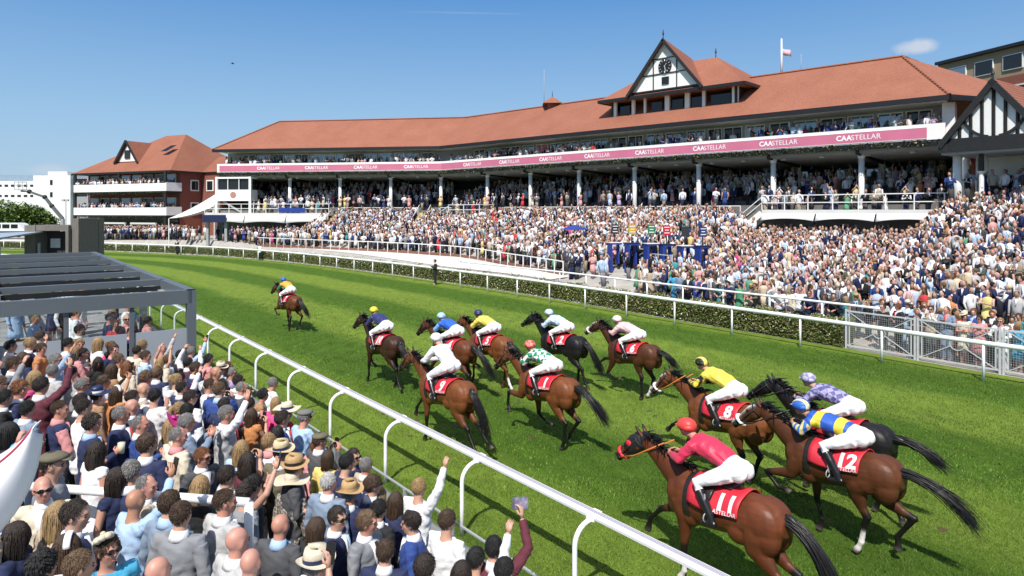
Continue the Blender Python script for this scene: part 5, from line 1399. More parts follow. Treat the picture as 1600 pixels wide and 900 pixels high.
    o = link('saddle_cloth', G().add(vv, ff).mesh('saddle_cloth', True), M_RED, T)
    q = o.modifiers.new('thick', 'SOLIDIFY'); q.thickness = .012; q.offset = 0
    def print_on(txt, size, x0, th0, bold, nm):
        tm = text_mesh(txt, size, bold); bq = bmesh.new(); bq.from_mesh(tm); bmesh.ops.triangulate(bq, faces=bq.faces)
        for _ in range(3): bmesh.ops.subdivide_edges(bq, edges=[e for e in bq.edges if e.calc_length() > .035], cuts=1); bmesh.ops.triangulate(bq, faces=bq.faces)
        bq.to_mesh(tm); bq.free(); tv = verts_of(tm)
        for side in (1, -1):
            nv_ = np.array([cloth_pt(x0 - a * side, side * (th0 - b / .315), dz, .024 + .008 * sin(9 * (x0 - a * side) + 5 * side * (th0 - b / .315))) for a, b, _ in tv])
            m2 = tm.copy(); set_verts(m2, nv_); link(nm, m2, M_WHITEINK, o)
    if number: print_on(number, .30 if len(number) < 2 else .29, -.18, .98, .012, 'number')
    print_on('CAASTELLAR', .07, -.14, 1.36, .0, 'lettering')
    sd = G().loft([(-.16, 0, 1.585 + dz), (-.05, 0, 1.60 + dz), (.12, 0, 1.60 + dz), (.24, 0, 1.66 + dz)], [(.12, .02), (.14, .03), (.13, .03), (.06, .04)], side=(0, 1, 0), n=12)
    for s in (-1, 1):
        sd.loft([(.10, s * .14, 1.60 + dz), (.13, s * .25, 1.45 + dz), (.12, s * .297, 1.28 + dz)], [(.09, .012), (.11, .012), (.07, .01)], side=(1, 0, 0), n=8)
    sd.build('saddle', M_LEATHER, T, True)
    for s in (-1, 1):
        gs = G(); gs.beam((.06, s * .335, 1.50 + dz), (.02, s * .34, 1.22 + dz), .02, .008)
        pts = [np.array((.03, s * .345 + .055 * sin(a), 1.20 + dz + .06 * cos(a))) for a in np.linspace(0, 2 * pi, 13)]
        gs.loft(pts, [.008] * 13, side=(1, 0, 0), n=5, cap=False)
        gs.build('stirrup', M_GREYP, T)
    return T, dz

# ---------------------------------------------------------------- jockeys
def fingers(g, wrist, d, palm, side, curl=1.2, s=1.0, spread=.2):
    """palm and five fingers; d = way the hand points, palm = way the palm faces, side = towards the thumb"""
    d, palm, side = nrm(d), nrm(palm), nrm(side); w = np.array(wrist, float)
    g.loft([w, w + d * .035 * s, w + d * .085 * s], [(.024 * s, .016 * s), (.037 * s, .017 * s), (.038 * s, .014 * s)], side=tuple(side), n=10)
    for k, (off, ln) in enumerate(((.028, .072), (.010, .08), (-.010, .074), (-.028, .058))):
        b = w + d * .08 * s + side * off * s; dd = nrm(d + side * off * spread * 12); a = curl * (.9 + .12 * k) / 2.2; pts = [b - d * .02 * s, b]
        for j in range(3):
            ang = a * (j + .6); stp = (dd * cos(ang) + palm * sin(ang)) * ln * s / 2.6; pts.append(pts[-1] + stp)
        g.loft(pts, [.0095 * s] * 2 + [.0095 * s, .009 * s, .007 * s], side=tuple(side), n=7)
    tb = w + d * .03 * s + side * .026 * s
    t1 = tb + (d * .6 + side * .75 + palm * .25 * curl) * .036 * s; t2 = t1 + (d * .9 + side * .2 * (1 - curl) + palm * .45 * curl) * .032 * s
    g.loft([tb - side * .012 * s, tb, t1, t2], [.013 * s, .012 * s, .011 * s, .008 * s], side=tuple(palm), n=7)

def head_shape(g, c, fwd, upv, s=1.0):
    """skull, jaw, nose, brow, lips and ears round a head centre"""
    f, u = nrm(fwd), nrm(upv); u = nrm(u - f * (u @ f)); l = np.cross(u, f); Rm = np.stack([f, l, u], 1)
    def P(a, b, d): return np.array(c) + Rm @ np.array((a, b, d)) * s
    def E(p, r): g.ell(P(*p), tuple(q * s for q in r), rot=Rm, nu=16, nv=12)
    E((-.012, 0, .022), (.096, .076, .094)); E((.022, 0, -.03), (.068, .062, .075)); E((.045, 0, -.085), (.04, .036, .032))
    g.loft([P(.078, 0, .018), P(.104, 0, -.018), P(.096, 0, -.034)], [(.010 * s, .012 * s), (.016 * s, .016 * s), (.015 * s, .008 * s)], side=tuple(l), n=8)
    E((.082, 0, .026), (.018, .052, .012)); E((.080, 0, -.058), (.014, .026, .013))
    for q in (-1, 1): E((-.005, q * .078, -.008), (.022, .012, .034)); E((.066, q * .04, -.018), (.02, .02, .02))
    return P, Rm

def limb(g, pts, rad, n=12): g.loft(pts, rad, side=(.02, 1, .03), n=n)

def creased(me, amp, k=1.0):
    """folds and creases in cloth"""
    v = verts_of(me); n = np.empty(len(v) * 3, np.float32); me.vertices.foreach_get('normal', n); n = n.reshape(-1, 3)
    x, y, z = (v * k).T
    w = np.sin(x * 31 + 4 * np.sin(z * 19 + y * 9)) * .5 + np.sin(z * 44 + 3 * np.sin(y * 27 + x * 12)) * .35 + np.sin(y * 38 + x * 21 + 2 * np.sin(z * 23)) * .35
    set_verts(me, v + n * (amp * np.sign(w) * np.abs(w) ** 1.4)[:, None]); return me
JOC = {}
def jockey_meshes(style):
    """style: how high the trunk is carried and how far the head is down"""
    if style in JOC: return JOC[style]
    lift, lean, hand = {'low': (0, 0, 0), 'mid': (.06, .04, .02), 'tall': (.20, -.06, .04), 'flat': (-.06, .06, 0)}[style]
    hip = np.array((-.16, 0, .285 + lift * .3)); wa = np.array((.06 - lift * .2, 0, .375 + lift * .55)); ch = np.array((.31 - lift * .5, 0, .425 + lift * .95)); nb = np.array((.49 + lean - lift * .8, 0, .455 + lift * 1.3))
    hc = nb + np.array((.135, 0, .115)); fwd = (1, 0, -.12); upv = (.12, 0, 1)
    hipj = [np.array((-.12, s * .11, .25 + lift * .3)) for s in (-1, 1)]; kn = [np.array((.24, s * .285, .07)) for s in (-1, 1)]; an = [np.array((-.03, s * .335, -.32)) for s in (-1, 1)]
    shj = [ch * .25 + nb * .75 + np.array((-.03, s * .165, -.03)) for s in (-1, 1)]; wr = [np.array((.80, s * .10, .235 + hand)) for s in (-1, 1)]
    elb = [(a + b) / 2 + np.array((-.05, s * .10, -.10)) for a, b, s in zip(shj, wr, (-1, 1))]
    tp = [hip + np.array((-.06, 0, -.03)), hip, wa, ch, nb]; tr = [(.135, .10), (.17, .135), (.145, .11), (.175, .12), (.085, .07)]
    def trunk(g, k): g.loft(tp, [(a + k, b + k) for a, b in tr], side=(0, 1, 0), n=18)
    body = G(); trunk(body, -.012); limb(body, [nb - (.04, 0, .01), nb + (.05, 0, .05), hc - (.02, 0, .06)], [.065, .056, .058]); head_shape(body, hc, fwd, upv)
    for i in (0, 1):
        limb(body, [hipj[i], (hipj[i] + kn[i]) / 2, kn[i], (kn[i] + an[i]) / 2, an[i]], [.10, .082, .058, .05, .036])
        limb(body, [shj[i], elb[i], wr[i]], [.052, .04, .028])
    bm = remeshed(body, .014, 3)
    hands = G()
    for i, s in enumerate((-1, 1)): fingers(hands, wr[i], wr[i] - elb[i], (-.1, -s * .8, -.4), (.2, -s * .4, .9), 2.3)
    hm = hands.mesh('h', True); b = bmesh.new(); b.from_mesh(bm); b.from_mesh(hm); b.to_mesh(bm); b.free(); bpy.data.meshes.remove(hm)
    bm.polygons.foreach_set('use_smooth', [True] * len(bm.polygons))
    jk = G(); trunk2 = [(a + .02, b_ + .02) for a, b_ in tr]
    jk.loft([hip * .55 + wa * .45, wa, ch, nb * .85 + ch * .15, nb], [(.165, .125), (.168, .135), (.20, .145), (.15, .11), (.08, .075)], side=(0, 1, 0), n=18)
    for i in (0, 1): limb(jk, [shj[i] * .8 + ch * .2, shj[i], shj[i] * .7 + elb[i] * .3], [.085, .082, .07])
    jm = creased(remeshed(jk, .014, 3), .008)
    sl_ = []
    for i in (0, 1):
        q = G(); limb(q, [shj[i] * .92 + elb[i] * .08, shj[i] * .5 + elb[i] * .5, elb[i], elb[i] * .5 + wr[i] * .5, wr[i] * .95 + elb[i] * .05], [.076, .074, .07, .058, .036], 14)
        sl_.append(creased(remeshed(q, .013, 3), .006))
    br_ = G(); br_.loft([tp[0] - np.array((.02, 0, 0)), tp[0], hip, hip * .5 + wa * .5, hip * .3 + wa * .7], [(.11, .085), (.155, .12), (.186, .152), (.168, .13), (.155, .118)], side=(0, 1, 0), n=18)
    for i, s in enumerate((-1, 1)):
        br_.ell(hip + np.array((-.05, s * .075, -.01)), (.13, .10, .13))
        limb(br_, [hipj[i], (hipj[i] + kn[i]) / 2, kn[i], kn[i] * .72 + an[i] * .28], [.125, .10, .072, .058])
    brm = creased(remeshed(br_, .014, 3), .006)
    btm = []
    for i, s in enumerate((-1, 1)):
        bt = G(); limb(bt, [kn[i] * .8 + an[i] * .2, kn[i] * .5 + an[i] * .5, an[i] * .9 + kn[i] * .1, an[i] + (0, 0, -.04)], [.064, .064, .05, .046])
        limb(bt, [an[i] + (-.06, 0, -.05), an[i] + (.03, 0, -.06), an[i] + (.12, 0, -.075), an[i] + (.17, 0, -.08)], [.035, .046, .04, .022]); btm.append(remeshed(bt, .014, 2))
    P, Rm = head_shape(G(), hc, fwd, upv)
    hl = G(); hl.ell(P(-.012, 0, .045), (.135, .112, .102), rot=Rm, nu=24, nv=16); hl.loft([P(.07, 0, .045), P(.12, 0, .05), P(.155, 0, .038)], [(.085, .012), (.075, .009), (.05, .006)], side=(0, 1, 0), n=12)
    hl.loft([P(-.05, 0, -.02), P(-.05, 0, .05)], [(.10, .085), (.108, .095)], side=(0, 1, 0), n=20)
    hlm = hl.mesh('helmet', True)
    gg = G(); pts = [P(.092 * cos(a) - .005, .094 * sin(a), .012) for a in np.linspace(-1.25, 1.25, 9)]; gg.loft(pts, [(.022, .014)] * 9, side=tuple(Rm[:, 2]), n=8)
    ggm = gg.mesh('goggles', True)
    wp = G(); wp.loft([wr[1] + (-.12, .04, .10), wr[1] + (.02, 0, .02), wr[1] + (.30, -.05, -.12)], [.009, .011, .006], n=6); wpm = wp.mesh('whip', True)
    JOC[style] = (bm, jm, sl_, brm, btm, hlm, ggm, wpm); return JOC[style]

def olink(name, me, m, parent):
    """linked mesh with its own material on the object"""
    if not me.materials: me.materials.append(None)
    o = bpy.data.objects.new(name, me); COL.objects.link(o); o.parent = parent
    o.material_slots[0].link = 'OBJECT'; o.material_slots[0].material = m
    return o
SKIN = [mat('fair skin', (.52, .29, .205), .5, .08, 14), mat('ruddy skin', (.50, .235, .165), .5, .1, 14), mat('tanned skin', (.42, .21, .13), .5, .08, 14), mat('pink sunburnt skin', (.54, .265, .20), .5, .1, 14), mat('brown skin', (.20, .095, .055), .5, .08, 14)]
def silk(name, c): return mat(name, c, .48, .06, 7, .35, 9, sheen=.1)
def checked(name, c1, c2, scale, rot=45):
    m = bpy.data.materials.new(name); m.use_nodes = True; nt = m.node_tree; b = nt.nodes['Principled BSDF']
    co = nt.nodes.new('ShaderNodeTexCoord'); mp = nt.nodes.new('ShaderNodeMapping'); mp.inputs['Rotation'].default_value = (0, radians(rot), radians(rot)); ck = nt.nodes.new('ShaderNodeTexChecker')
    ck.inputs['Color1'].default_value = (*c1, 1); ck.inputs['Color2'].default_value = (*c2, 1); ck.inputs['Scale'].default_value = scale
    nt.links.new(co.outputs['Object'], mp.inputs[0]); nt.links.new(mp.outputs[0], ck.inputs['Vector']); nt.links.new(ck.outputs['Color'], b.inputs['Base Color']); b.inputs['Roughness'].default_value = .5
    return m
def striped(name, c1, c2, axis, scale, duty=.5, rotz=0):
    m = bpy.data.materials.new(name); m.use_nodes = True; nt = m.node_tree; b = nt.nodes['Principled BSDF']
    co = nt.nodes.new('ShaderNodeTexCoord'); sp = nt.nodes.new('ShaderNodeSeparateXYZ'); nt.links.new(co.outputs['Object'], sp.inputs[0])
    mu = nt.nodes.new('ShaderNodeMath'); mu.operation = 'MULTIPLY'; mu.inputs[1].default_value = scale; nt.links.new(sp.outputs[axis], mu.inputs[0])
    fr = nt.nodes.new('ShaderNodeMath'); fr.operation = 'FRACT'; nt.links.new(mu.outputs[0], fr.inputs[0])
    gt = nt.nodes.new('ShaderNodeMath'); gt.operation = 'GREATER_THAN'; gt.inputs[1].default_value = duty; nt.links.new(fr.outputs[0], gt.inputs[0])
    mx = nt.nodes.new('ShaderNodeMixRGB'); mx.inputs[1].default_value = (*c1, 1); mx.inputs[2].default_value = (*c2, 1); nt.links.new(gt.outputs[0], mx.inputs[0])
    nt.links.new(mx.outputs[0], b.inputs['Base Color']); b.inputs['Roughness'].default_value = .5
    return m
def build_jockey(label, x, y, yaw, dz, style, jacket, sleeve, cap, skin, whip=False, boots=None, trousers=None):
    bm, jm, sl_, brm, btm, hlm, ggm, wpm = jockey_meshes(style)
    bk = -.10 if 'number 12' in label else -.02
    T = thing('person', label, 'jockey', (x + cos(yaw) * bk, y + sin(yaw) * bk, (1.60 + dz) * .95 - .075), yaw, 'jockeys in the race'); T.scale = (1.05, 1.04, .97)
    olink('body', bm, skin, T); olink('jacket', jm, jacket, T)
    for q in sl_: olink('sleeve', q, sleeve, T)
    olink('breeches', brm, trousers or M_BREECH, T); [olink('boot', q, boots or M_BOOT, T) for q in btm]; olink('helmet', hlm, cap, T); olink('goggles', ggm, M_EYE, T)
    if whip: olink('whip', wpm, M_BLACK, T)
    return T

BAY, BRIGHT, DARKB, BLACKC = (.118, .036, .013), (.172, .056, .018), (.046, .018, .010), (.012, .011, .012)
PB = (.012, .010, .009)
W_ = (.8, .79, .79)
YAW = atan2(RH[1], RH[0])
blue_y = striped('blue and yellow quartered silk', (.70, .56, .05), (.025, .10, .46), 'X', 3.1, .42)
RIDE = [
 # label horse, x, y, dyaw, gait, neck, coat, points, sock, blaze, number, tail | jockey label, style, jacket, sleeve, cap, skin, whip
 ('leading bay horse with white blaze clear in front of the race', -9.55, 29.3, 4, 'reach', 2, BAY, PB, (), 2, '7', (.55, .75, -.25), 'jockey in green and gold silks with royal blue cap on the leading horse', 'mid', silk('gold silk', (.62, .36, .05)), silk('green silk', (.02, .20, .09)), silk('royal cap', (.03, .12, .55)), 0, False),
 ('dark bay horse galloping second behind the leader', -3.75, 20.0, 2, 'stride', 3, DARKB, PB, (), 0, '10', (.45, .85, -.1), 'jockey in navy silks with bright yellow cap on the dark bay horse running second', 'mid', silk('navy silk', (.018, .025, .12)), silk('navy silk', (.018, .025, .12)), silk('yellow cap', (.72, .60, .04)), 0, False),
 ('bay horse with long black tail under the royal blue silks', -1.65, 19.3, 2, 'gather', -2, BAY, PB, (), 0, '4', (.75, .80, -.25), 'jockey in royal blue silks and light blue cap holding a whip', 'low', silk('royal blue silk', (.02, .11, .55)), silk('sky sleeve', (.16, .38, .66)), silk('pale blue cap', (.35, .55, .75)), 0, True),
 ('chestnut bay horse with one white hind sock beside the blue silks', -.62, 19.9, 1, 'stride', -3, BRIGHT, (.12, .04, .016), ('hl',), 0, '5', (.40, .55, -.15), 'jockey in yellow and navy silks with dark navy cap beside the blue silks', 'low', silk('yellow silk', (.72, .58, .10)), silk('yellow silk', (.72, .58, .10)), silk('navy cap', (.02, .025, .1)), 1, False),
 ('bay horse with red cloth number 9 nearest the inside rail in midfield', -1.42, 14.8, 3, 'push', -2, BRIGHT, PB, (), 0, '9', (.42, 1.0, -.18), 'jockey in plain white silks and white cap on number 9 near the rail', 'tall', silk('white silk', W_), silk('white silk', W_), silk('white cap', W_), 0, False),
 ('bay horse with bent foreleg under the green and white checked silks', .80, 15.1, 1, 'lift', -4, BRIGHT, PB, (), 0, '1', (.85, .72, -.2), 'jockey in green and white diamond silks with red patterned cap', 'low', checked('green white diamonds', (.02, .25, .13), W_, 10), checked('green white sleeve', (.02, .22, .11), W_, 7), checked('red speckled cap', (.62, .05, .05), (.70, .25, .2), 14), 1, False),
 ('glossy black horse with head held high in the middle of the field', 1.50, 20.0, 1, 'stride', 6, BLACKC, (.008, .008, .008), (), 0, '2', (.60, .95, -.2), 'jockey in pale blue silks and pale blue cap on the black horse', 'low', checked('pale blue hooped silk', (.42, .60, .75), (.60, .72, .82), 8, 20), silk('pale blue sleeve', (.48, .62, .76)), silk('pale blue cap', (.50, .64, .76)), 0, False),
 ('brown horse with white noseband under the pink silks', 3.35, 18.8, 0, 'fly', 5, (.085, .029, .013), PB, ('hr',), 3, '6', (.50, .45, -.2), 'jockey in pale pink silks and pale pink cap', 'low', silk('pale pink silk', (.74, .46, .47)), silk('pale pink silk', (.74, .46, .47)), silk('blush cap', (.78, .68, .66)), 1, False),
 ('bay horse with red cloth number 8 and white noseband under the yellow silks', 4.10, 12.95, -2, 'fly', -6, BRIGHT, PB, (), 3, '8', (.5, .5, -.1), 'jockey in yellow silks with black striped sleeves and yellow cap', 'mid', silk('bright yellow silk', (.74, .60, .07)), striped('yellow black sleeve', (.74, .60, .07), (.02, .02, .02), 'Y', 15, .5), striped('yellow black cap', (.70, .58, .12), (.02, .02, .02), 'Y', 9, .62), 0, False),
 ('glossy black horse with flowing tail on the far side of number 12', 5.75, 11.9, -2, 'gather', 2, BLACKC, (.008, .008, .008), (), 0, '3', (.85, .42, -.2), 'jockey in violet grey patterned silks and violet grey cap', 'low', checked('violet lattice silk', (.10, .09, .24), (.34, .32, .50), 12, 30), checked('violet lattice silk', (.10, .09, .24), (.34, .32, .50), 12, 30), checked('violet cap', (.22, .20, .36), (.45, .44, .58), 12, 20), 0, False),
 ('brown horse with red cloth number 12 and white noseband at the right of the field', 5.05, 10.45, 0, 'reach', -1, (.100, .033, .013), PB, ('hl',), 3, '12', (1.05, .62, -.15), 'jockey in blue and yellow silks with striped cap on number 12', 'flat', blue_y, striped('blue yellow sleeve', (.66, .58, .25), (.04, .16, .5), 'X', 11, .5), striped('blue yellow cap', (.72, .66, .3), (.03, .13, .5), 'Y', 8, .5), 2, False),
 ('bay horse with red cloth number 11 and red cheeked black hood nearest the camera', 2.80, 8.98, 0, 'push', -3, (.130, .037, .014), PB, ('fl',), 0, '11', (.80, 1.05, -.1), 'jockey in crimson silks and red cap on number 11 nearest the camera', 'mid', silk('crimson silk', (.56, .025, .075)), silk('crimson silk', (.56, .025, .075)), silk('scarlet cap', (.68, .05, .04)), 1, False),
]
for i, (hl_, x, y, dy, gait, neck, coat, pts_c, sock, blaze, num, tail, jl, style, jk_, sv, cap, sk, wh) in enumerate(RIDE):
    yaw = YAW + radians(dy)
    T, dz = build_horse((hl_, x, y, yaw, gait, neck, coat, pts_c, sock, blaze, num, 20 + i, tail))
    build_jockey(jl, x, y, yaw, dz, style, jk_, sv, cap, SKIN[sk], wh)
# ================================================================ racegoers
C_ = dict(navy=(.016, .024, .075), blue=(.025, .06, .24), lblue=(.36, .50, .70), white=(.76, .76, .77), cream=(.62, .55, .43), beige=(.42, .34, .25), grey=(.22, .23, .25), lgrey=(.42, .42, .42),
          dgrey=(.07, .072, .08), black=(.014, .014, .016), orange=(.50, .20, .07), pink=(.62, .27, .27), rose=(.60, .06, .22), red=(.55, .035, .04), burgundy=(.10, .018, .03), teal=(.05, .25, .27),
          aqua=(.06, .35, .55), green=(.07, .28, .15), yellow=(.66, .52, .16), bluegrey=(.19, .25, .34), olive=(.13, .115, .075), tan=(.34, .20, .10), lilac=(.42, .34, .52), brown=(.09, .05, .03))
CN = dict(lblue='light blue', lgrey='light grey', dgrey='charcoal', bluegrey='blue grey', aqua='bright blue', rose='magenta')
HC = dict(black=(.010, .009, .009), dark=(.026, .017, .012), brown=(.060, .034, .019), lbrown=(.125, .075, .04), ginger=(.17, .065, .022), blonde=(.33, .215, .10), grey=(.22, .21, .20), white=(.50, .48, .46))
HN = dict(dark='dark brown', lbrown='light brown')
def cloth(c): return mat(c + ' cloth', C_[c], .85, .12, 10, .3, 26)
def hairm(c): return mat(c + ' hair', HC[c], .5, .35, 30, .6, 60, stretch=(3, 3, .5))
M_STRAW = mat('pale straw', (.58, .47, .29), .8, .12, 30, .4, 90)
M_TANSTRAW = mat('tan straw', (.46, .30, .14), .8, .12, 30, .4, 90)
M_CREAMSTRAW = mat('cream straw', (.62, .55, .42), .8, .1, 30, .4, 90)
M_LENS = mat('dark lens', (.01, .01, .012), .12)
M_LIPS = mat('lips', (.36, .12, .10), .5)
M_PHONE = mat('black phone', (.012, .012, .014), .2)

SH = [np.array((q * .185, 0, 1.42)) for q in (-1, 1)]           # left, right (facing +Y)
def arm(q, e, w): return np.array((q * e[0], e[1], e[2])), np.array((q * w[0], w[1], w[2]))
DOWN = ((.255, -.03, 1.14), (.25, .07, .88))
POSES = {   # left elbow/wrist, right elbow/wrist, left hand (dir, palm, curl), right hand, trunk lean
 'stand': (DOWN, DOWN, None, None, 0), 'phone': (((.25, .14, 1.19), (.085, .31, 1.42)), ((.25, .14, 1.19), (.085, .31, 1.42)), 'hold', 'hold', 0),
 'onephone': (DOWN, ((.33, .13, 1.62), (.24, .25, 1.86)), None, 'hold', 0), 'fist': (DOWN, ((.31, .05, 1.68), (.31, .16, 1.94)), None, 'fist', 0),
 'fistl': (((.31, .05, 1.68), (.31, .16, 1.94)), DOWN, 'fist', None, 0), 'wave': (DOWN, ((.38, .12, 1.60), (.50, .24, 1.83)), None, 'open', 0),
 'lean': (((.30, .19, 1.17), (.13, .42, 1.12)), ((.30, .19, 1.17), (.13, .42, 1.12)), 'rest', 'rest', .10), 'clap': (((.27, .07, 1.15), (.045, .28, 1.28)), ((.27, .07, 1.15), (.045, .28, 1.28)), 'open', 'open', 0),
 'fold': (((.27, .05, 1.15), (-.05, .19, 1.19)), ((.27, .07, 1.14), (-.06, .22, 1.15)), 'rest', 'rest', 0), 'cup': (DOWN, ((.25, .02, 1.15), (.16, .26, 1.24)), None, 'hold', 0),
 'both': (((.34, .06, 1.66), (.24, .14, 1.93)), ((.34, .06, 1.66), (.24, .14, 1.93)), 'fist', 'fist', 0),
}
BOD = {}
TUR_ = {'a': 22, 'b': -28, 'c': 0}
def bodies(pose, tv='a'):
    """-> dict of meshes for one pose; facing +Y, feet on z=0"""
    key = (pose, tv)
    if key in BOD: return BOD[key]
    L_, R_, lh, rh, ln = POSES[pose]; turn = radians(TUR_[tv])
    E = [arm(-1, *L_), arm(1, *R_)]
    off = lambda z: np.array((0, ln * max(0, (z - .95) / .5), 0))
    tz = [.80, .90, .98, 1.08, 1.20, 1.32, 1.41, 1.46]; tr = [(.15, .11), (.168, .122), (.165, .118), (.148, .105), (.162, .113), (.178, .118), (.155, .095), (.085, .07)]
    tp = [np.array((0, 0, z)) + off(z) for z in tz]
    fwd = np.array((-sin(turn), cos(turn), -.08)); hc = np.array((0, .025, 1.635)) + off(1.55)
    b = G(); b.loft(tp, [(p - .012, q - .012) for p, q in tr], side=(1, 0, 0), n=18)
    b.loft([np.array((0, -.012, 1.42)) + off(1.42), np.array((0, 0, 1.5)) + off(1.5), hc - (0, .01, .06)], [.072, .058, .058], side=(1, 0, 0), n=14)
    P_, _R = head_shape(b, hc, fwd, (0, 0, 1))
    sh = [p + off(1.42) for p in SH]
    for i, q in enumerate((-1, 1)):
        limb(b, [sh[i] * .8 + tp[6] * .2, sh[i], (sh[i] + E[i][0]) / 2, E[i][0], E[i][0] * .6 + E[i][1] * .4, E[i][1]], [.055, .056, .048, .041, .041, .027])
        limb(b, [(q * .085, 0, .86), (q * .09, .01, .66), (q * .09, .015, .48), (q * .09, -.01, .3), (q * .09, -.02, .08)], [.088, .072, .054, .052, .036])
        limb(b, [(q * .09, -.07, .05), (q * .095, .03, .05), (q * .10, .13, .03)], [.036, .04, .026])
    bm = remeshed(b, .0155, 3); hg_ = G()
    for q in (-1, 1):
        hg_.ell(P_(.082, q * .034, -.002), (.008, .012, .0065), m=1, nu=8, nv=6, rot=_R); hg_.loft([P_(.088, q * .018, .016), P_(.086, q * .036, .021), P_(.074, q * .054, .016)], [.004, .005, .003], m=1, n=5)
    hg_.loft([P_(.092, -.022, -.058), P_(.097, 0, -.0575), P_(.092, .022, -.058)], [(.004, .003), (.006, .004), (.004, .003)], m=2, n=6)
    for i, (q, kind) in enumerate(((-1, lh), (1, rh))):
        e, w = E[i]; d = nrm(w - e)
        if kind is None: fingers(hg_, w, d, (-q, 0, 0), (0, 1, 0), .9)
        elif kind == 'hold': fingers(hg_, w, nrm(d * .5 + np.array((0, .2, .9))), (-q, .2, 0), (-q * .2, -1, .2), 1.5)
        elif kind == 'fist': fingers(hg_, w, d, (0, 1, 0), (-q, 0, 0), 3.1)
        elif kind == 'open': fingers(hg_, w, nrm(d + np.array((0, 0, .3))), (-q * .5, 1, 0), (-q, 0, .1), .25, 1.0, .5)
        else: fingers(hg_, w, d, (0, 0, -1), (-q, .2, 0), 1.0)
    hm = hg_.mesh('h', True); x = bmesh.new(); x.from_mesh(bm); x.from_mesh(hm); x.to_mesh(bm); x.free(); bpy.data.meshes.remove(hm)
    bm.materials.append(None); bm.materials.append(M_EYE); bm.materials.append(M_LIPS)
    bm.polygons.foreach_set('use_smooth', [True] * len(bm.polygons))
    out = {'body': bm, 'head': (hc, turn)}
    t = G(); t.loft([tp[0] - (0, 0, .0)] + tp[1:], [(p + .026, q + .026) for p, q in tr[:-1]] + [(.098, .085)], side=(1, 0, 0), n=20)
    for i in (0, 1): limb(t, [sh[i] * .6 + tp[6] * .4, sh[i], sh[i] * .8 + E[i][0] * .2], [.075, .074, .066])
    out['top'] = remeshed(t, .017, 3)
    creased(out['top'], .009)
    out['sleeve'] = []
    for i in (0, 1):
        e, w = E[i]; q = G(); limb(q, [sh[i] * .95 + e * .05, sh[i] * .5 + e * .5, e, e * .5 + w * .5, w * .94 + e * .06], [.070, .064, .057, .05, .040], 14)
        out['sleeve'].append(creased(remeshed(q, .014, 2), .006))
    c = G(); cp = np.array((0, .0, 0)) + off(1.46)
    c.loft([cp + (0, -.012, 1.435), cp + (0, -.008, 1.475), cp + (0, -.002, 1.515)], [(.098, .088), (.080, .078), (.069, .070)], side=(1, 0, 0), n=18)
    c.add([cp + p for p in ((-.055, .115, 1.455), (.055, .115, 1.455), (.006, .168, 1.19), (-.006, .168, 1.19), (-.055, .07, 1.455), (.055, .07, 1.455), (.006, .12, 1.19), (-.006, .12, 1.19))], [(0, 1, 2, 3), (4, 7, 6, 5), (0, 4, 5, 1), (1, 5, 6, 2), (2, 6, 7, 3), (3, 7, 4, 0)])
    out['collar'] = c.mesh('collar', True)
    k = G(); k.loft([cp + p for p in ((0, .125, 1.46), (0, .150, 1.40), (0, .180, 1.22))], [(.022, .014), (.018, .012), (.028, .010)], side=(1, 0, 0), n=8); out['tie'] = k.mesh('tie', True)
    tr_ = G()
    tr_.loft([(0, 0, .99), (0, 0, .88), (0, 0, .80)], [(.17, .125), (.182, .135), (.16, .12)], side=(1, 0, 0), n=16)
    for q in (-1, 1): limb(tr_, [(q * .085, 0, .86), (q * .09, .01, .66), (q * .09, .015, .48), (q * .09, -.01, .3), (q * .09, -.02, .06)], [.105, .092, .078, .072, .07])
    out['trousers'] = BOD['tr'] if 'tr' in BOD else remeshed(tr_, .018, 3); BOD['tr'] = out['trousers']
    if 'skirt' not in BOD:
        s = G(); s.loft([(0, 0, 1.06), (0, 0, .96), (0, 0, .80), (0, .01, .62), (0, .01, .46)], [(.16, .115), (.19, .14), (.215, .165), (.23, .185), (.25, .21)], side=(1, 0, 0), n=28); BOD['skirt'] = s.mesh('skirt', True)
        v = verts_of(BOD['skirt']); a = np.arctan2(v[:, 1], v[:, 0]); f = np.clip((1.0 - v[:, 2]) / .5, 0, 1); v[:, :2] *= (1 + .05 * f * np.sin(a * 9))[:, None]; set_verts(BOD['skirt'], v)
    out['skirt'] = BOD['skirt']
    BOD[key] = out; return out

# ---- hair, hats: built round a head at the origin facing +Y
def scalp(thick, limits, seed, rough=.02, quiff=0, curls=0, nu=40, nv=26):
    rr = np.random.RandomState(seed); v = []
    for i in range(nv + 1):
        e = -pi / 2 + pi * i / nv
        for j in range(nu):
            a = 2 * pi * j / nu; ad = abs(((a + pi) % (2 * pi)) - pi)     # 0 = front
            lim = radians(float(np.interp(math.degrees(ad), [0, 40, 75, 100, 180], limits)))
            w = smooth01(lim - .12, lim + .14, e)
            d = np.array((-sin(a) * cos(e), cos(a) * cos(e), sin(e)))
            r = 1 / sqrt((d[0] / .076) ** 2 + (d[1] / .096) ** 2 + (d[2] / .094) ** 2)
            t = thick * (.55 + .45 * max(0, sin(e)))
            t += quiff * max(0, cos(ad)) * max(0, sin(e + .35)) ** 2
            strand = sin(a * 23 + 3 * sin(e * 5 + seed)) * .35 + sin(a * 11 + e * 9 + seed) * .4
            t += rough * (strand + .5 * rr.randn()) * .5 * w
            if curls: t += curls * (sin(a * 9 + seed) * sin(e * 11 + seed) + .4 * rr.randn())
            v.append(np.array((0, -.012, .022)) + d * (r - .022 + w * (.022 + t)))
    f = [(i * nu + j, i * nu + (j + 1) % nu, (i + 1) * nu + (j + 1) % nu, (i + 1) * nu + j) for i in range(nv) for j in range(nu)]
    return v, f
HAIR = {}
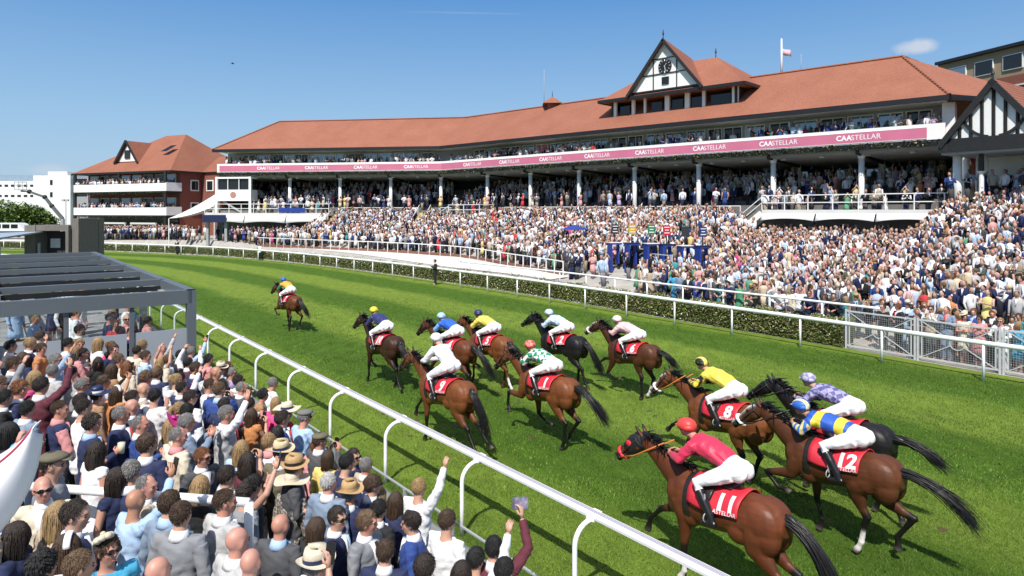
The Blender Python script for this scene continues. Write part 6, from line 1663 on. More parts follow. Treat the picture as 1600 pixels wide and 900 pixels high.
SHORT, FULL, CROP, RING = [40, 32, -6, -22, -56], [32, 24, -24, -38, -66], [42, 36, 2, -18, -50], [85, 80, 2, -14, -50]
def tress(g, pts, rad, seed, n=22, k=7):
    pts = catmull(pts, 4); rad = catmull(rad, 4); base = len(g.v)
    g.loft(pts, [tuple(r) for r in rad], side=(1, 0, 0), n=n)
    v = g.v[base]; m = len(pts)
    for i in range(m):
        for j in range(n):
            a = 2 * pi * j / n; q = v[i * n + j] - pts[i]
            v[i * n + j] = pts[i] + q * (1 + .10 * sin(a * k + seed + i * .35) + .05 * sin(a * 13 + i * .7 * (seed % 3)))
def skull_pt(d, out=0.0):
    r = 1 / sqrt((d[0] / .076) ** 2 + (d[1] / .096) ** 2 + (d[2] / .094) ** 2); return np.array((0, -.012, .022)) + d * (r + out)
def locks(g, n, limits, length, lift, thick, seed, wav=0.0, fall=0.0, part=0.0, fringe=0.0):
    """n tapering locks rooted over the scalp, lying away from the crown"""
    rr = np.random.RandomState(seed); k = 0; crown = nrm((part, -.45, .9)); C0 = np.array((0, -.012, .022))
    while k < n:
        d = nrm(rr.randn(3)); e = math.asin(d[2]); ad = abs(atan2(d[0], d[1]))
        lim = radians(float(np.interp(math.degrees(ad), [0, 40, 75, 100, 180], limits)) + rr.randn() * 5)
        if e < lim: continue
        k += 1
        away = nrm(d * (d @ crown) - crown); away = nrm(away - d * (away @ d))
        away = nrm(away + rr.randn(3) * .15 + np.array((0, fringe * max(0, cos(ad)), 0)))
        L_ = length * (.6 + .7 * rr.rand()); sd = nrm(np.cross(d, away)); ph = rr.rand() * 6; pts = []
        m = 4 if fall < .02 else 8; p = skull_pt(d, -.004)
        for i in range(m):
            pts.append(p.copy()); u = (i + 1) / m; stp = away * L_ / m
            if fall: stp = nrm(away * max(0, 1 - u * 2.2) + np.array((0, -.02, -1.0)) * min(1, u * 2.2)) * (L_ + fall) / m
            p = p + stp + sd * wav * sin(ph + u * 9) + d * lift * (1.0 if i == 0 else .25 if i == 1 else -.15)
            q = p - C0
            if fall == 0 or p[2] > -.03:
                s_ = skull_pt(nrm(q), .006 + .006 * rr.rand())
                if np.linalg.norm(q) < np.linalg.norm(s_ - C0): p = s_
            elif p[1] > -.075 and abs(p[0]) < .075: p[1] -= .012
        w = thick * (.7 + .6 * rr.rand()); k2 = len(pts) - 1
        g.loft(pts, [(w * (1 - .5 * i / k2) if i < k2 else w * .15, w * .45) for i in range(len(pts))], side=tuple(sd), n=5, cap=False)
def hair_mesh(style):
    if style in HAIR: return HAIR[style]
    g = G()
    if style == 'short': g.add(*scalp(.007, SHORT, 1, .004)); locks(g, 900, SHORT, .034, .0012, .0042, 1, .001, 0, .2)
    elif style == 'swept': g.add(*scalp(.009, SHORT, 2, .004, .012)); locks(g, 900, SHORT, .044, .002, .0044, 2, .001, 0, .5)
    elif style == 'mop': g.add(*scalp(.012, SHORT, 3, .005)); locks(g, 760, [30, 26, -4, -24, -56], .050, .0016, .0048, 3, .001, 0, 0, .5)
    elif style == 'fade': g.add(*scalp(.004, SHORT, 4, .002)); locks(g, 560, [42, 36, 22, 18, 6], .022, .0012, .0042, 4, .001); locks(g, 500, SHORT, .012, .001, .004, 14)
    elif style == 'balding': g.add(*scalp(.004, RING, 5, .002)); locks(g, 460, RING, .024, .002, .004, 5)
    elif style == 'curly': g.add(*scalp(.016, FULL, 6, .01, 0, .006)); locks(g, 460, FULL, .045, .016, .010, 6, .009)
    elif style == 'long': g.add(*scalp(.010, FULL, 7, .004)); tress(g, [(0, -.05, .03), (0, -.08, -.08), (0, -.09, -.20), (0, -.085, -.31)], [(.075, .05), (.09, .045), (.085, .035), (.03, .01)], 1); locks(g, 900, FULL, .05, .003, .0050, 7, .002, .30, .1)
    elif style == 'wavy': g.add(*scalp(.014, FULL, 8, .005)); tress(g, [(0, -.045, .03), (0, -.075, -.06), (0, -.08, -.16), (0, -.075, -.25)], [(.085, .065), (.10, .06), (.10, .05), (.04, .015)], 2, k=9); locks(g, 880, FULL, .06, .006, .0055, 8, .007, .22, .3)
    elif style == 'bob': g.add(*scalp(.012, FULL, 9, .004)); locks(g, 850, FULL, .05, .004, .0052, 9, .002, .12, .2)
    elif style == 'updo': g.add(*scalp(.010, FULL, 10, .004)); locks(g, 600, FULL, .05, .003, .0055, 10, .002); g.ell((0, -.105, .055), (.055, .048, .05)); g.ell((.02, -.11, .03), (.04, .036, .036))
    elif style == 'pony': g.add(*scalp(.009, FULL, 11, .004)); locks(g, 600, FULL, .05, .003, .0055, 11, .002); tress(g, [(0, -.10, .05), (0, -.15, .0), (0, -.15, -.12), (0, -.13, -.24)], [(.035, .03), (.045, .04), (.04, .035), (.012, .01)], 4, 14)
    me = g.mesh(style + '_hair', True); HAIR[style] = me; return me
HATS = {}
def hat_mesh(style):
    if style in HATS: return HATS[style]
    g, bnd = G(), G()
    if style in ('fedora', 'panama', 'widebrim'):
        br, ch = {'fedora': (.165, .115), 'panama': (.155, .12), 'widebrim': (.245, .105)}[style]
        n = 32; rings = [(.094, .11, .06), (.098, .114, .055)]
        for k in range(1, 5): q = k / 4; rings.append((.098 + (br - .098) * q, .114 + (br - .10) * q, .055 - .012 * q + .02 * q * q))
        v = []
        for rx, ry, z in rings:
            for j in range(n):
                a = 2 * pi * j / n; w = .018 * sin(2 * a + 1.57) * (rx / br) ** 3 if style != 'widebrim' else .02 * sin(3 * a) * (rx / br) ** 3
                v.append((rx * sin(a), ry * cos(a) - .01, z + w))
        g.add(v, [(i * n + j, i * n + (j + 1) % n, (i + 1) * n + (j + 1) % n, (i + 1) * n + j) for i in range(len(rings) - 1) for j in range(n)])
        g.loft([(0, -.01, .045), (0, -.01, .06 + ch * .55), (0, -.01, .06 + ch * .9), (0, -.012, .06 + ch), (0, -.012, .06 + ch * (.86 if style != 'widebrim' else 1.02))], [(.097, .113), (.092, .106), (.083, .094), (.058, .072), (.02, .045)], side=(1, 0, 0), n=n)
        bnd.loft([(0, -.01, .058), (0, -.01, .092)], [(.0985, .1145), (.0965, .112)], side=(1, 0, 0), n=n, cap=False)
    elif style == 'flatcap':
        g.ell((0, .0, .075), (.105, .125, .05), nu=20, nv=12); g.loft([(0, .08, .06), (0, .135, .05), (0, .165, .035)], [(.075, .014), (.065, .01), (.04, .006)], side=(1, 0, 0), n=12)
    elif style == 'disc':
        n = 28; v = [(0, 0, 0)] + [(.155 * cos(2 * pi * j / n), .14 * sin(2 * pi * j / n), .03 * sin(4 * pi * j / n)) for j in range(n)]
        Rm = np.array(Matrix.Rotation(radians(35), 3, 'Y') @ Matrix.Rotation(radians(-15), 3, 'X')); v = np.array(v) @ Rm.T + np.array((.05, 0, .125))
        g.add(v, [(0, 1 + j, 1 + (j + 1) % n) for j in range(n)]); g.add(v + np.array((0, 0, -.012)), [(0, 1 + (j + 1) % n, 1 + j) for j in range(n)])
        for k in range(5): a = k * 1.26; bnd.ell(np.array((.06, .01, .135)) + .035 * np.array((cos(a), sin(a), .4)), (.03, .022, .016), nu=8, nv=6)
        bnd.loft([(.06, 0, .14), (.12, -.05, .22), (.19, -.12, .25)], [.008, .012, .003], n=6)
    elif style == 'flower':
        for k in range(7): a = k * .9; g.ell(np.array((.05, .02, .115)) + .05 * np.array((cos(a), sin(a) * .8, .5 * sin(a))), (.038, .03, .026), nu=10, nv=8)
        bnd.ell((.055, .02, .15), (.024, .024, .02), nu=8, nv=6)
    elif style == 'headband':
        pts = [np.array((.092 * sin(a), .015 + .0 * a, .022 + .108 * cos(a))) for a in np.linspace(-1.5, 1.5, 13)]; g.loft(pts, [(.03, .012)] * 13, side=(0, 1, 0), n=10)
    HATS[style] = (g.mesh(style, True), bnd.mesh(style + '_trim', True) if bnd.v else None); return HATS[style]
def glasses_mesh():
    if 'g' not in HATS:
        g = G()
        for q in (-1, 1): g.ell((q * .034, .098, .012), (.030, .010, .021), nu=12, nv=8); g.loft([(q * .062, .09, .016), (q * .08, .04, .014), (q * .08, -.01, .006)], [.005, .005, .004], n=6)
        g.loft([(-.012, .104, .016), (.012, .104, .016)], [.004, .004], n=6); HATS['g'] = g.mesh('sunglasses', True)
    return HATS['g']
PH = G().box((0, 0, 0), (.074, .010, .152)).mesh('phone')
CUPM = G().loft([(0, 0, 0), (0, 0, .13)], [.030, .042], side=(1, 0, 0), n=12).mesh('cup', True)
M_CUP = mat('pale plastic cup', (.66, .62, .45), .3)
N_PEOPLE = [0]
def spectator(x, y, z, face, label, sex='m', hair='short', hcol='dark', kind='S', col='navy', under='white', pose='stand', tv='a', skin=0, hat=None, shades=False, lower=None, tall=1.0, group=None, tie=None, simple=False):
    T = thing('person', label, 'person', (x, y, z), radians(face - 90), group)
    sx = .93 if sex == 'f' else 1.0; hs_ = tall * (.955 if sex == 'f' else 1.0)
    T.scale = (sx * hs_, sx * hs_, hs_)
    b = bodies(pose, tv); olink('body', b['body'], SKIN[skin], T)
    top = col if isinstance(col, bpy.types.Material) else cloth(col)
    nm = {'S': 'jacket', 'V': 'waistcoat', 'T': 'shirt', 'D': 'dress', 'B': 'blouse'}[kind]
    olink(nm, b['top'], top, T)
    if kind in 'SVTB':
        for q in b['sleeve']: olink('sleeve', q, cloth(under) if kind == 'V' else top, T)
    if kind in 'SV': olink('collar', b['collar'], cloth(under), T)
    if tie: olink('tie', b['tie'], cloth(tie), T)
    if kind in 'DB': olink('skirt', b['skirt'], top, T)
    else: olink('trousers', b['trousers'], cloth(lower or (col if kind == 'S' and isinstance(col, str) else 'dgrey')), T)
    hc, turn = b['head']
    def onhead(nm, me, m): o = olink(nm, me, m, T); o.location = hc; o.rotation_euler = (0, 0, turn); return o
    if hair != 'bald': onhead('hair', hair_mesh(hair), hairm(hcol))
    if hat:
        hs2, hm_, tm_ = hat; hm, tm = hat_mesh(hs2); onhead('hat' if hs2 not in ('headband',) else 'headband', hm, hm_)
        if tm: onhead('hat_trim', tm, tm_)
    if shades: onhead('sunglasses', glasses_mesh(), M_LENS)
    N_PEOPLE[0] += 1
    if not simple and pose in ('phone', 'onephone'):
        w = np.array((0, .345, 1.52)) if pose == 'phone' else np.array((.235, .295, 1.955))
        c_, s_ = cos(radians(face - 90)), sin(radians(face - 90)); w = w * np.array((sx * hs_, sx * hs_, hs_))
        P = thing('phone', 'phone held up by the ' + ' '.join(label.split()[:11]), 'phone', (x + c_ * w[0] - s_ * w[1], y + s_ * w[0] + c_ * w[1], z + w[2]), radians(face - 90))
        P.rotation_euler = (radians(-12), 0, radians(face - 90))
        olink('case', PH, M_PHONE, P)
    if not simple and pose == 'cup':
        w = np.array((.155, .32, 1.23)) * np.array((sx * hs_, sx * hs_, hs_)); c_, s_ = cos(radians(face - 90)), sin(radians(face - 90))
        P = thing('cup', 'drink held by the ' + ' '.join(label.split()[:11]), 'cup', (x + c_ * w[0] - s_ * w[1], y + s_ * w[0] + c_ * w[1], z + w[2])); olink('tumbler', CUPM, M_CUP, P)
    return T

def near_px(px, py, head=1.64, ymax=18.0):
    """where a racegoer stands whose head the photograph shows at px, py, on the stepped near terrace"""
    best = None
    for y in np.arange(3.2, ymax, .02):
        x = (px - 800) * y / FPX; z = CAM_H + (HOR - py) * y / FPX; s, n = rail_sn(x, y)
        d = z - (near_floor(max(n, .6)) + head)
        if n > .5 and d <= 0: return x, y, near_floor(n)
    return x, y, 1.2
# px, py, sex, hair, hair colour, kind, colour, under, facing, pose, turn, skin, extra
SG = dict(shades=True)
def H(s, m, t=None): return dict(hat=(s, m, t or M_NAVY))
FG = [
 (15,541,'m','short','black','S','dgrey','white',20,'stand','a',0,{}), (46,549,'f','long','dark','D','burgundy','',60,'onephone','a',0,{}), (63,545,'f','updo','brown','D','orange','',25,'stand','b',1,{}),
 (105,536,'m','short','black','T','white','',30,'stand','a',2,SG), (114,551,'f','bob','blonde','B','pink','',70,'clap','c',0,{}), (85,563,'m','short','grey','T','lblue','',40,'wave','b',1,SG),
 (20,568,'m','short','brown','S','grey','white',15,'stand','a',1,SG), (34,560,'f','wavy','brown','B','navy','',80,'stand','c',0,{}), (80,580,'m','short','grey','S','lgrey','white',75,'stand','a',1,{}),
 (110,583,'m','short','dark','T','lgrey','',70,'stand','c',0,{}), (152,566,'f','long','dark','D','black','',-20,'stand','b',2,SG), (171,556,'f','updo','black','B','black','',60,'stand','c',0,H('disc',M_BLACK,M_BLACK)),
 (173,578,'f','long','brown','D','tan','',55,'phone','c',2,{}), (197,573,'f','wavy','ginger','B','cream','',65,'stand','a',0,{}), (222,527,'m','fade','dark','T','white','',20,'stand','b',1,dict(tall=1.06)),
 (213,548,'m','short','dark','T','cream','',70,'clap','c',0,{}), (226,557,'m','short','brown','V','lblue','white',30,'stand','b',1,{}), (252,546,'m','bald','grey','T','lgrey','',50,'fist','c',3,{}),
 (250,566,'f','wavy','blonde','D','black','',60,'both','c',0,{}), (244,584,'m','mop','lbrown','V','navy','white',80,'stand','c',0,{}), (280,555,'m','short','black','S','black','white',60,'stand','a',0,{}),
 (298,549,'m','short','grey','T','lblue','',45,'onephone','c',1,{}), (293,567,'m','mop','black','V','burgundy','white',75,'both','c',0,{}), (321,562,'f','long','dark','D','white','',60,'stand','c',0,{}),
 (344,577,'m','short','grey','S','lgrey','white',55,'stand','a',1,H('panama',M_CREAMSTRAW,M_LEATHER)), (361,582,'m','short','grey','T','lilac','',-10,'stand','a',1,SG), (308,586,'f','bob','dark','B','navy','',85,'stand','c',0,{}),
 (326,601,'m','short','brown','T','white','',0,'phone','a',1,SG), (345,606,'m','short','dark','S','navy','white',95,'stand','a',0,{}), (367,609,'m','balding','grey','V','dgrey','white',50,'lean','b',1,{}),
 (282,607,'m','fade','dark','V','navy','white',60,'fist','c',0,{}), (240,619,'m','short','black','T','white','',70,'clap','a',0,{}), (205,622,'m','short','dark','S','navy','white',60,'stand','b',0,{}),
 (180,614,'f','long','brown','D','orange','',65,'stand','c',0,H('headband',M_WHITE)), (150,618,'f','updo','dark','D','tan','',50,'stand','c',0,H('widebrim',M_NAVY,M_WHITE)), (126,602,'m','short','grey','S','grey','white',10,'stand','a',3,SG),
 (124,628,'m','short','dark','S','black','white',70,'stand','c',0,{}), (62,603,'m','short','dark','S','burgundy','white',70,'onephone','c',0,{}), (28,608,'m','curly','ginger','S','navy','white',30,'stand','b',1,{}),
 (4,622,'m','short','black','S','black','white',40,'stand','a',0,{}), (40,640,'m','fade','black','S','bluegrey','white',60,'stand','a',1,{}), (91,640,'m','fade','brown','V','navy','pink',40,'fold','b',1,{}),
 (128,638,'m','fade','dark','T','white','',30,'stand','a',0,{}), (141,662,'m','curly','dark','S','navy','lblue',35,'cup','b',1,{}), (187,648,'m','balding','grey','S','navy','white',25,'stand','a',1,dict(tie='red')),
 (218,663,'m','balding','grey','S','blue','white',25,'cup','b',1,{}), (204,636,'m','bald','grey','S','dgrey','white',50,'stand','c',3,{}), (265,668,'f','long','blonde','B','cream','',50,'stand','a',0,H('disc',mat('magenta straw',(.5,.03,.2),.6),mat('magenta trim',(.6,.05,.3),.6))),
 (276,682,'m','balding','grey','S','cream','pink',60,'stand','b',3,{}), (291,643,'m','short','black','V','navy','white',80,'stand','c',0,{}), (289,660,'m','short','grey','S','bluegrey','white',40,'phone','c',1,{}),
 (315,714,'m','short','ginger','S','dgrey','white',-40,'stand','a',1,SG), (350,633,'m','short','dark','S','navy','white',85,'stand','b',0,{}), (356,653,'f','pony','dark','D','cream','',80,'clap','c',0,{}),
 (366,672,'f','long','brown','D','black','',60,'stand','a',0,H('flower',mat('hot pink petals',(.6,.03,.25),.6),M_PINK)), (376,702,'f','long','blonde','D','lblue','',70,'phone','c',0,{}), (388,632,'m','short','dark','S','black','white',40,'stand','a',0,{}),
 (221,612,'f','wavy','lbrown','B','beige','',60,'stand','c',0,{}), (385,722,'f','wavy','dark','D','burgundy','',60,'clap','a',0,{}), (68,762,'m','bald','grey','S','cream','white',-60,'stand','a',3,SG),
 (88,805,'f','long','blonde','B','beige','',70,'stand','c',0,{}), (113,806,'m','short','dark','V','navy','white',40,'stand','b',0,{}), (202,738,'m','fade','grey','S','navy','white',65,'stand','a',0,{}),
 (181,748,'f','wavy','dark','D','navy','',-10,'stand','a',0,{}), (226,760,'m','balding','grey','S','beige','white',20,'stand','b',3,{}), (208,784,'m','bald','grey','T','lblue','',60,'onephone','a',2,dict(tall=1.0)),
 (262,788,'m','short','brown','S','bluegrey','lblue',70,'stand','c',0,{}), (281,806,'m','fade','brown','S','grey','white',75,'stand','c',0,{}), (311,760,'f','wavy','blonde','D','black','',50,'stand','c',2,{}),
 (348,786,'m','fade','brown','S','lgrey','white',60,'stand','b',1,{}), (381,772,'f','curly','dark','B','grey','',60,'stand','c',0,{}), (367,848,'m','bald','grey','S','lgrey','white',50,'stand','c',3,{}),
 (388,882,'m','bald','grey','S','white','white',60,'stand','a',3,{}), (243,896,'m','bald','grey','S','navy','white',60,'stand','c',3,{}), (168,858,'f','updo','brown','D','aqua','',-50,'stand','a',1,dict(shades=True,**H('flower',M_CREAMSTRAW,M_STRAW))),
 (120,886,'m','short','lbrown','S','dgrey','white',60,'stand','b',0,{}), (101,858,'f','long','brown','B','white','',20,'stand','c',0,H('headband',M_WHITE)), (62,888,'f','curly','black','B','black','',60,'stand','c',0,{}),
 (23,838,'f','wavy','dark','D','navy','',10,'stand','a',2,{}), (392,648,'f','long','brown','D','orange','',60,'phone','c',0,{}), (441,652,'m','fade','dark','S','black','white',20,'stand','a',2,SG),
 (464,655,'m','short','grey','T','lblue','',45,'lean','b',1,dict(shades=True,**H('flatcap',mat('grey tweed',(.16,.15,.14),.9)))), (432,678,'f','wavy','black','D','black','',50,'stand','c',0,{}), (438,708,'m','short','grey','S','olive','white',60,'stand','c',1,H('fedora',M_STRAW,M_NAVY)),
 (485,702,'f','curly','ginger','B','pink','',55,'lean','a',0,{}), (511,717,'f','bob','brown','B','yellow','',60,'stand','c',0,{}), (527,727,'m','short','black','T','navy','',50,'lean','c',0,{}),
 (512,755,'m','balding','white','S','bluegrey','white',65,'stand','c',3,{}), (455,757,'f','bob','grey','B',None,'',60,'stand','c',0,H('widebrim',M_CREAMSTRAW,M_CREAMSTRAW)), (545,772,'m','short','grey','S','navy','white',65,'stand','c',1,H('fedora',M_TANSTRAW,M_TANSTRAW)),
 (570,728,'m','fade','grey','S','beige','white',35,'stand','a',1,{}), (394,758,'f','updo','black','D','black','',30,'onephone','a',0,SG), (384,722,'f','long','dark','B','olive','',70,'stand','c',0,{}),
 (590,773,'f','long','blonde','D','black','',60,'stand','c',0,{}), (617,783,'f','long','brown','B','navy','',55,'stand','c',0,{}), (653,763,'m','short','blonde','T','white','',55,'fist','c',0,{}),
 (524,810,'m','swept','dark','V','navy','white',-5,'stand','b',0,dict(shades=True,tie='lblue')), (571,815,'m','swept','lbrown','S','grey','white',-25,'cup','a',1,dict(tie='black')), (590,798,'m','short','black','S','black','white',60,'stand','c',0,{}),
 (645,817,'m','mop','dark','S','blue','white',185,'stand','c',0,{}), (697,815,'m','short','brown','T','white','',60,'stand','c',0,{}), (742,876,'m','mop','black','T','white','',60,'fist','c',0,{}),
 (771,858,'m','short','black','S','burgundy','white',75,'onephone','c',0,{}), (601,864,'m','short','brown','S','navy','white',80,'stand','c',0,{}), (662,889,'m','mop','dark','S','navy','white',70,'stand','c',0,{}),
 (491,887,'m','short','grey','S','white','white',40,'stand','c',1,H('panama',M_CREAMSTRAW,M_NAVY)), (436,824,'m','bald','grey','S','dgrey','lblue',70,'stand','c',1,{}), (492,828,'f','bob','brown','D','black','',60,'stand','c',0,{}),
 (786,893,'m','short','black','T','white','',60,'stand','c',0,{}), (416,600,'m','short','grey','T','white','',45,'lean','c',1,{}), (720,896,'f','long','dark','B','white','',60,'stand','c',0,{}),
]
M_PRINT = checked('grey animal print', (.36, .33, .28), (.10, .09, .08), 26, 33)
ACT = dict(phone='filming by phone', onephone='holding phone high', fist='punching the air', wave='waving', lean='leaning forward', clap='with hands together', fold='with folded arms', cup='holding drink', both='with arms up')
GN = dict(S='suit', V='waistcoat', T='shirt', D='dress', B='blouse')
HS_ = dict(short='short', swept='swept back', mop='tousled', fade='cropped', balding='thinning', curly='curly', long='long', wavy='wavy', bob='bobbed', updo='pinned up', pony='ponytailed')
HATN = dict(panama='panama hat', fedora='trilby', widebrim='wide hat', flatcap='flat cap', disc='fascinator', flower='flower headpiece', headband='white headband')
def describe(sex, hair, hcol, kind, col, under, pose, hat, shades):
    who = 'woman' if sex == 'f' else 'man'
    hd = 'bald' if hair == 'bald' else f"{HS_[hair]} {HN.get(hcol, hcol)} haired"
    s = f"{hd} {who} in {CN.get(col, col) if col else 'animal print'} {GN[kind]}"
    if hat: s += ' and ' + HATN[hat]
    elif shades: s += ' with sunglasses'
    if pose in ACT: s += ' ' + ACT[pose]
    return s
SEEN = {}
def unique(s, places):
    """the description itself, or with the first place phrase that still singles it out"""
    for p in [''] + places:
        q = (s + ' ' + p).strip()
        if q not in SEEN and len(q.split()) <= 16: SEEN[q] = 1; return q
    for p in places:
        for o_ in ('second', 'third', 'fourth', 'fifth', 'sixth', 'seventh', 'eighth'):
            q = f"{o_} {s.replace(' with sunglasses', '')} {p}"
            if q not in SEEN and len(q.split()) <= 16: SEEN[q] = 1; return q
    return s
order = sorted(range(len(FG)), key=lambda i: FG[i][0])
for i in order:
    px, py, sex, hair, hcol, kind, col, under, face, pose, tv, skin, ex = FG[i]
    tall = ex.get('tall', 1.0) * (0.93 + .07 * ((px * 7 + py * 3) % 11) / 10)
    hz = 1.64 * tall * (.955 if sex == 'f' else 1.0)
    x, y, z = near_px(px, py, hz)
    pl = ['in front of the pergola'] if py < 600 and px < 300 else ['beside the glass balustrade'] if px > 300 and py < 760 else ['near the white bar rail'] if px < 420 and py > 700 else ['at the lower edge'] if py > 800 else ['amid the near crowd']
    hat = ex.get('hat')
    lb = unique(describe(sex, hair, hcol, kind, col, under, pose, hat and hat[0], ex.get('shades')), pl + ['left of centre in the near crowd', 'deep in the near crowd'])
    if px == 771: lb = 'short black haired man in burgundy suit holding up a dark programme'
    TT = spectator(x, y, z, face + ((px * 13) % 17) - 8, lb, sex, hair, hcol, kind, M_PRINT if col is None else col, under or 'white', pose, tv, skin, hat, ex.get('shades', False), None, tall, 'racegoers on the near terrace', ex.get('tie'), px == 771)
    if px == 771: READER = TT

# a folded programme held up by the man in burgundy
bx_, by_, bz_ = near_px(771, 858); 
PGm = thing('programme', 'dark glossy race programme held up at the rail by the man in burgundy', 'programme', (.0, 0, 0))
bpy.context.view_layer.update(); PGm.location = READER.matrix_world @ Vector((.205, .315, 1.985))
PGm.rotation_euler = (radians(-15), radians(8), radians(25))
G().box((0, 0, 0), (.17, .012, .12)).build('cover', mat('violet grey print', (.13, .11, .19), .3, .5, 20), PGm); G().box((.012, -.009, .0), (.15, .006, .11)).build('pages', mat('printed pages', (.22, .2, .27), .4, .6, 24), PGm)

# white pennant and blue bunting close by the camera on the left
FL_ = thing('fabric_pennant', 'white fabric pennant with thin red border curling at the left edge', 'flag', (-1.95, 2.6, 3.6)); n = 14; vv, vr = [], []
def _bz(a, b, c, t): return np.array(a) * (1 - t) ** 2 + 2 * np.array(b) * t * (1 - t) + np.array(c) * t * t
def pen(u, w):
    top = _bz((-2.06, 4.12), (-1.90, 4.20), (-1.795, 4.305), u); bot = _bz((-2.04, 3.80), (-1.80, 3.98), (-1.785, 4.25), u)
    q = top * (1 - w) + bot * w; bulge = sin(w * pi) * (1 - u * .6)
    return np.array((q[0], 2.60 - .13 * bulge + .10 * (1 - w) * (1 - u), q[1] + .02 * bulge))
for i in range(n + 1):
    for j in range(n + 1): vv.append(pen(i / n, j / n))
o = G().add(vv, [(i * (n + 1) + j, i * (n + 1) + j + 1, (i + 1) * (n + 1) + j + 1, (i + 1) * (n + 1) + j) for i in range(n) for j in range(n)]).build('cloth', mat('white pennant cloth', (.72, .73, .78), .7, .06, 3), FL_, True); keep(o)
q = o.modifiers.new('t', 'SOLIDIFY'); q.thickness = .004
g = G(); g.loft([pen(t, .16) + np.array((0, -.008, 0)) for t in np.linspace(0, .93, 16)], [.004] * 16, n=6); keep(g.build('red_border', mat('thin red border', (.45, .03, .06), .6), FL_, True))
g = G().loft([(-2.15, 2.63, 4.25), (-2.15, 2.63, 1.2)], [.016, .016], n=8); keep(g.build('pole', M_GREYP, FL_, True))
BP = thing('barrier_panel', 'dark navy and blue barrier panel in the lower left corner', 'barrier', (-2.4, 3.1, 1.2))
g = G().beam((-2.46, 3.25, 2.98), (-2.10, 2.87, 2.66), .05, .10); keep(g.build('top_bar', M_NAVY, BP)); 
g = G(); g.add([(-2.46, 3.28, 2.93), (-2.10, 2.90, 2.61), (-2.10, 2.90, 1.2), (-2.46, 3.28, 1.2), (-2.48, 3.31, 2.93), (-2.12, 2.93, 2.61), (-2.12, 2.93, 1.2), (-2.48, 3.31, 1.2)], [(0, 1, 2, 3), (7, 6, 5, 4), (0, 4, 5, 1), (1, 5, 6, 2), (2, 6, 7, 3), (3, 7, 4, 0)]); keep(g.build('panel', M_BLUE, BP))

# more of the near crowd, filling the gaps between the people above
NEARXY = []
for px, py, *_ in FG: NEARXY.append(near_px(px, py)[:2])
NX = list(NEARXY)
def fill_near(limit):
    r = random.Random(5); made = 0
    for _ in range(9000):
        if made >= limit: break
        s, n = r.uniform(-10.5, 5.6), r.uniform(2.15, 8.6); x, y = rp(s, n)
        if y < 4.4 or x / y < -.80: continue
        if x / y > -.74 and 6.6 < y < 7.4 and -5.4 < x < -2.5: continue
        px = 800 + FPX * x / y; py = HOR + FPX * (CAM_H - near_floor(n) - 1.6) / y
        if py > 930 or px > 900 or py < 537: continue
        if min((x - a) ** 2 + (y - b) ** 2 for a, b in NX) < (.50 if n > 2.3 else .55) ** 2: continue
        NX.append((x, y)); made += 1
        where = ['beside the glass balustrade'] if n < 2.6 else ['in front of the pergola'] if s > 3.6 else ['near the white bar rail'] if abs(y - 7) < 1.5 and x < -2 else ['in the thick of the near crowd']
        random_person(x, y, near_floor(n), r.choice([70, 60, 50, 45, 30, 20, 85, -10]) + r.uniform(-12, 12), where + ['among the racegoers on the near terrace steps'], 'racegoers on the near terrace', ['stand', 'stand', 'stand', 'clap', 'phone', 'cup', 'lean' if n < 2.4 else 'stand', 'stand', 'fold', 'stand', r.choice(['stand', 'fist', 'onephone']) if n > 3.2 else 'stand'], simple=False)
    return made
# ---------------------------------------------------------------- people across the course that one can still tell apart
FR_R = random.Random(77)
FARP = []
MC = ['white', 'white', 'white', 'white', 'lblue', 'navy', 'navy', 'navy', 'navy', 'black', 'grey', 'lgrey', 'beige', 'cream', 'black', 'bluegrey', 'blue', 'dgrey', 'olive', 'pink']
WC = ['white', 'pink', 'cream', 'red', 'black', 'navy', 'lblue', 'orange', 'green', 'yellow', 'lilac', 'teal', 'rose', 'beige', 'burgundy', 'aqua', 'tan']
def random_person(x, y, z, face, place, group, poses, lean_ok=True, simple=True):
    r = FR_R
    for _ in range(12):
        sex = 'f' if r.random() < .36 else 'm'
        if sex == 'm':
            hair = r.choice(['short', 'short', 'short', 'fade', 'fade', 'swept', 'mop', 'balding', 'bald']); kind = r.choice('SSSVTT'); col = r.choice(MC); hcol = r.choice(['black', 'dark', 'dark', 'brown', 'brown', 'lbrown', 'ginger', 'grey', 'blonde'])
            if hair == 'bald': hcol = 'grey'
        else:
            hair = r.choice(['long', 'long', 'wavy', 'bob', 'updo', 'pony', 'curly']); kind = r.choice('DDB'); col = r.choice(WC); hcol = r.choice(['dark', 'brown', 'lbrown', 'blonde', 'blonde', 'ginger', 'black'])
        pose = r.choice(poses); tv = r.choice('abc'); shades = r.random() < .3; hat = None
        if sex == 'f' and r.random() < .18: hat = r.choice([H('disc', cloth(col), cloth(col)), H('flower', cloth(col), cloth('white')), H('widebrim', M_CREAMSTRAW, M_NAVY)])['hat']
        elif sex == 'm' and r.random() < .1: hat = r.choice([H('panama', M_CREAMSTRAW, M_NAVY), H('fedora', M_TANSTRAW, M_LEATHER), H('flatcap', cloth('olive'))])['hat']
        d = describe(sex, hair, hcol, kind, col, 'white', pose, hat and hat[0], shades)
        if d not in SEEN: break
    lb = unique(d, place)
    spectator(x, y, z, face, lb, sex, hair, hcol, kind, col, r.choice(['white', 'white', 'lblue', 'pink']), pose, tv, r.choice([0, 0, 0, 1, 1, 2, 3]), hat, shades, None, r.uniform(.95, 1.06), group, r.choice([None, None, 'navy', 'red']) if kind in 'SV' else None, simple)
    FARP.append((x, y))
POOL = ['stand', 'stand', 'stand', 'lean', 'clap', 'fold', 'cup', 'phone']
print('filled', fill_near(300 - len(FG) - 12 - 3 - 24 - 74))
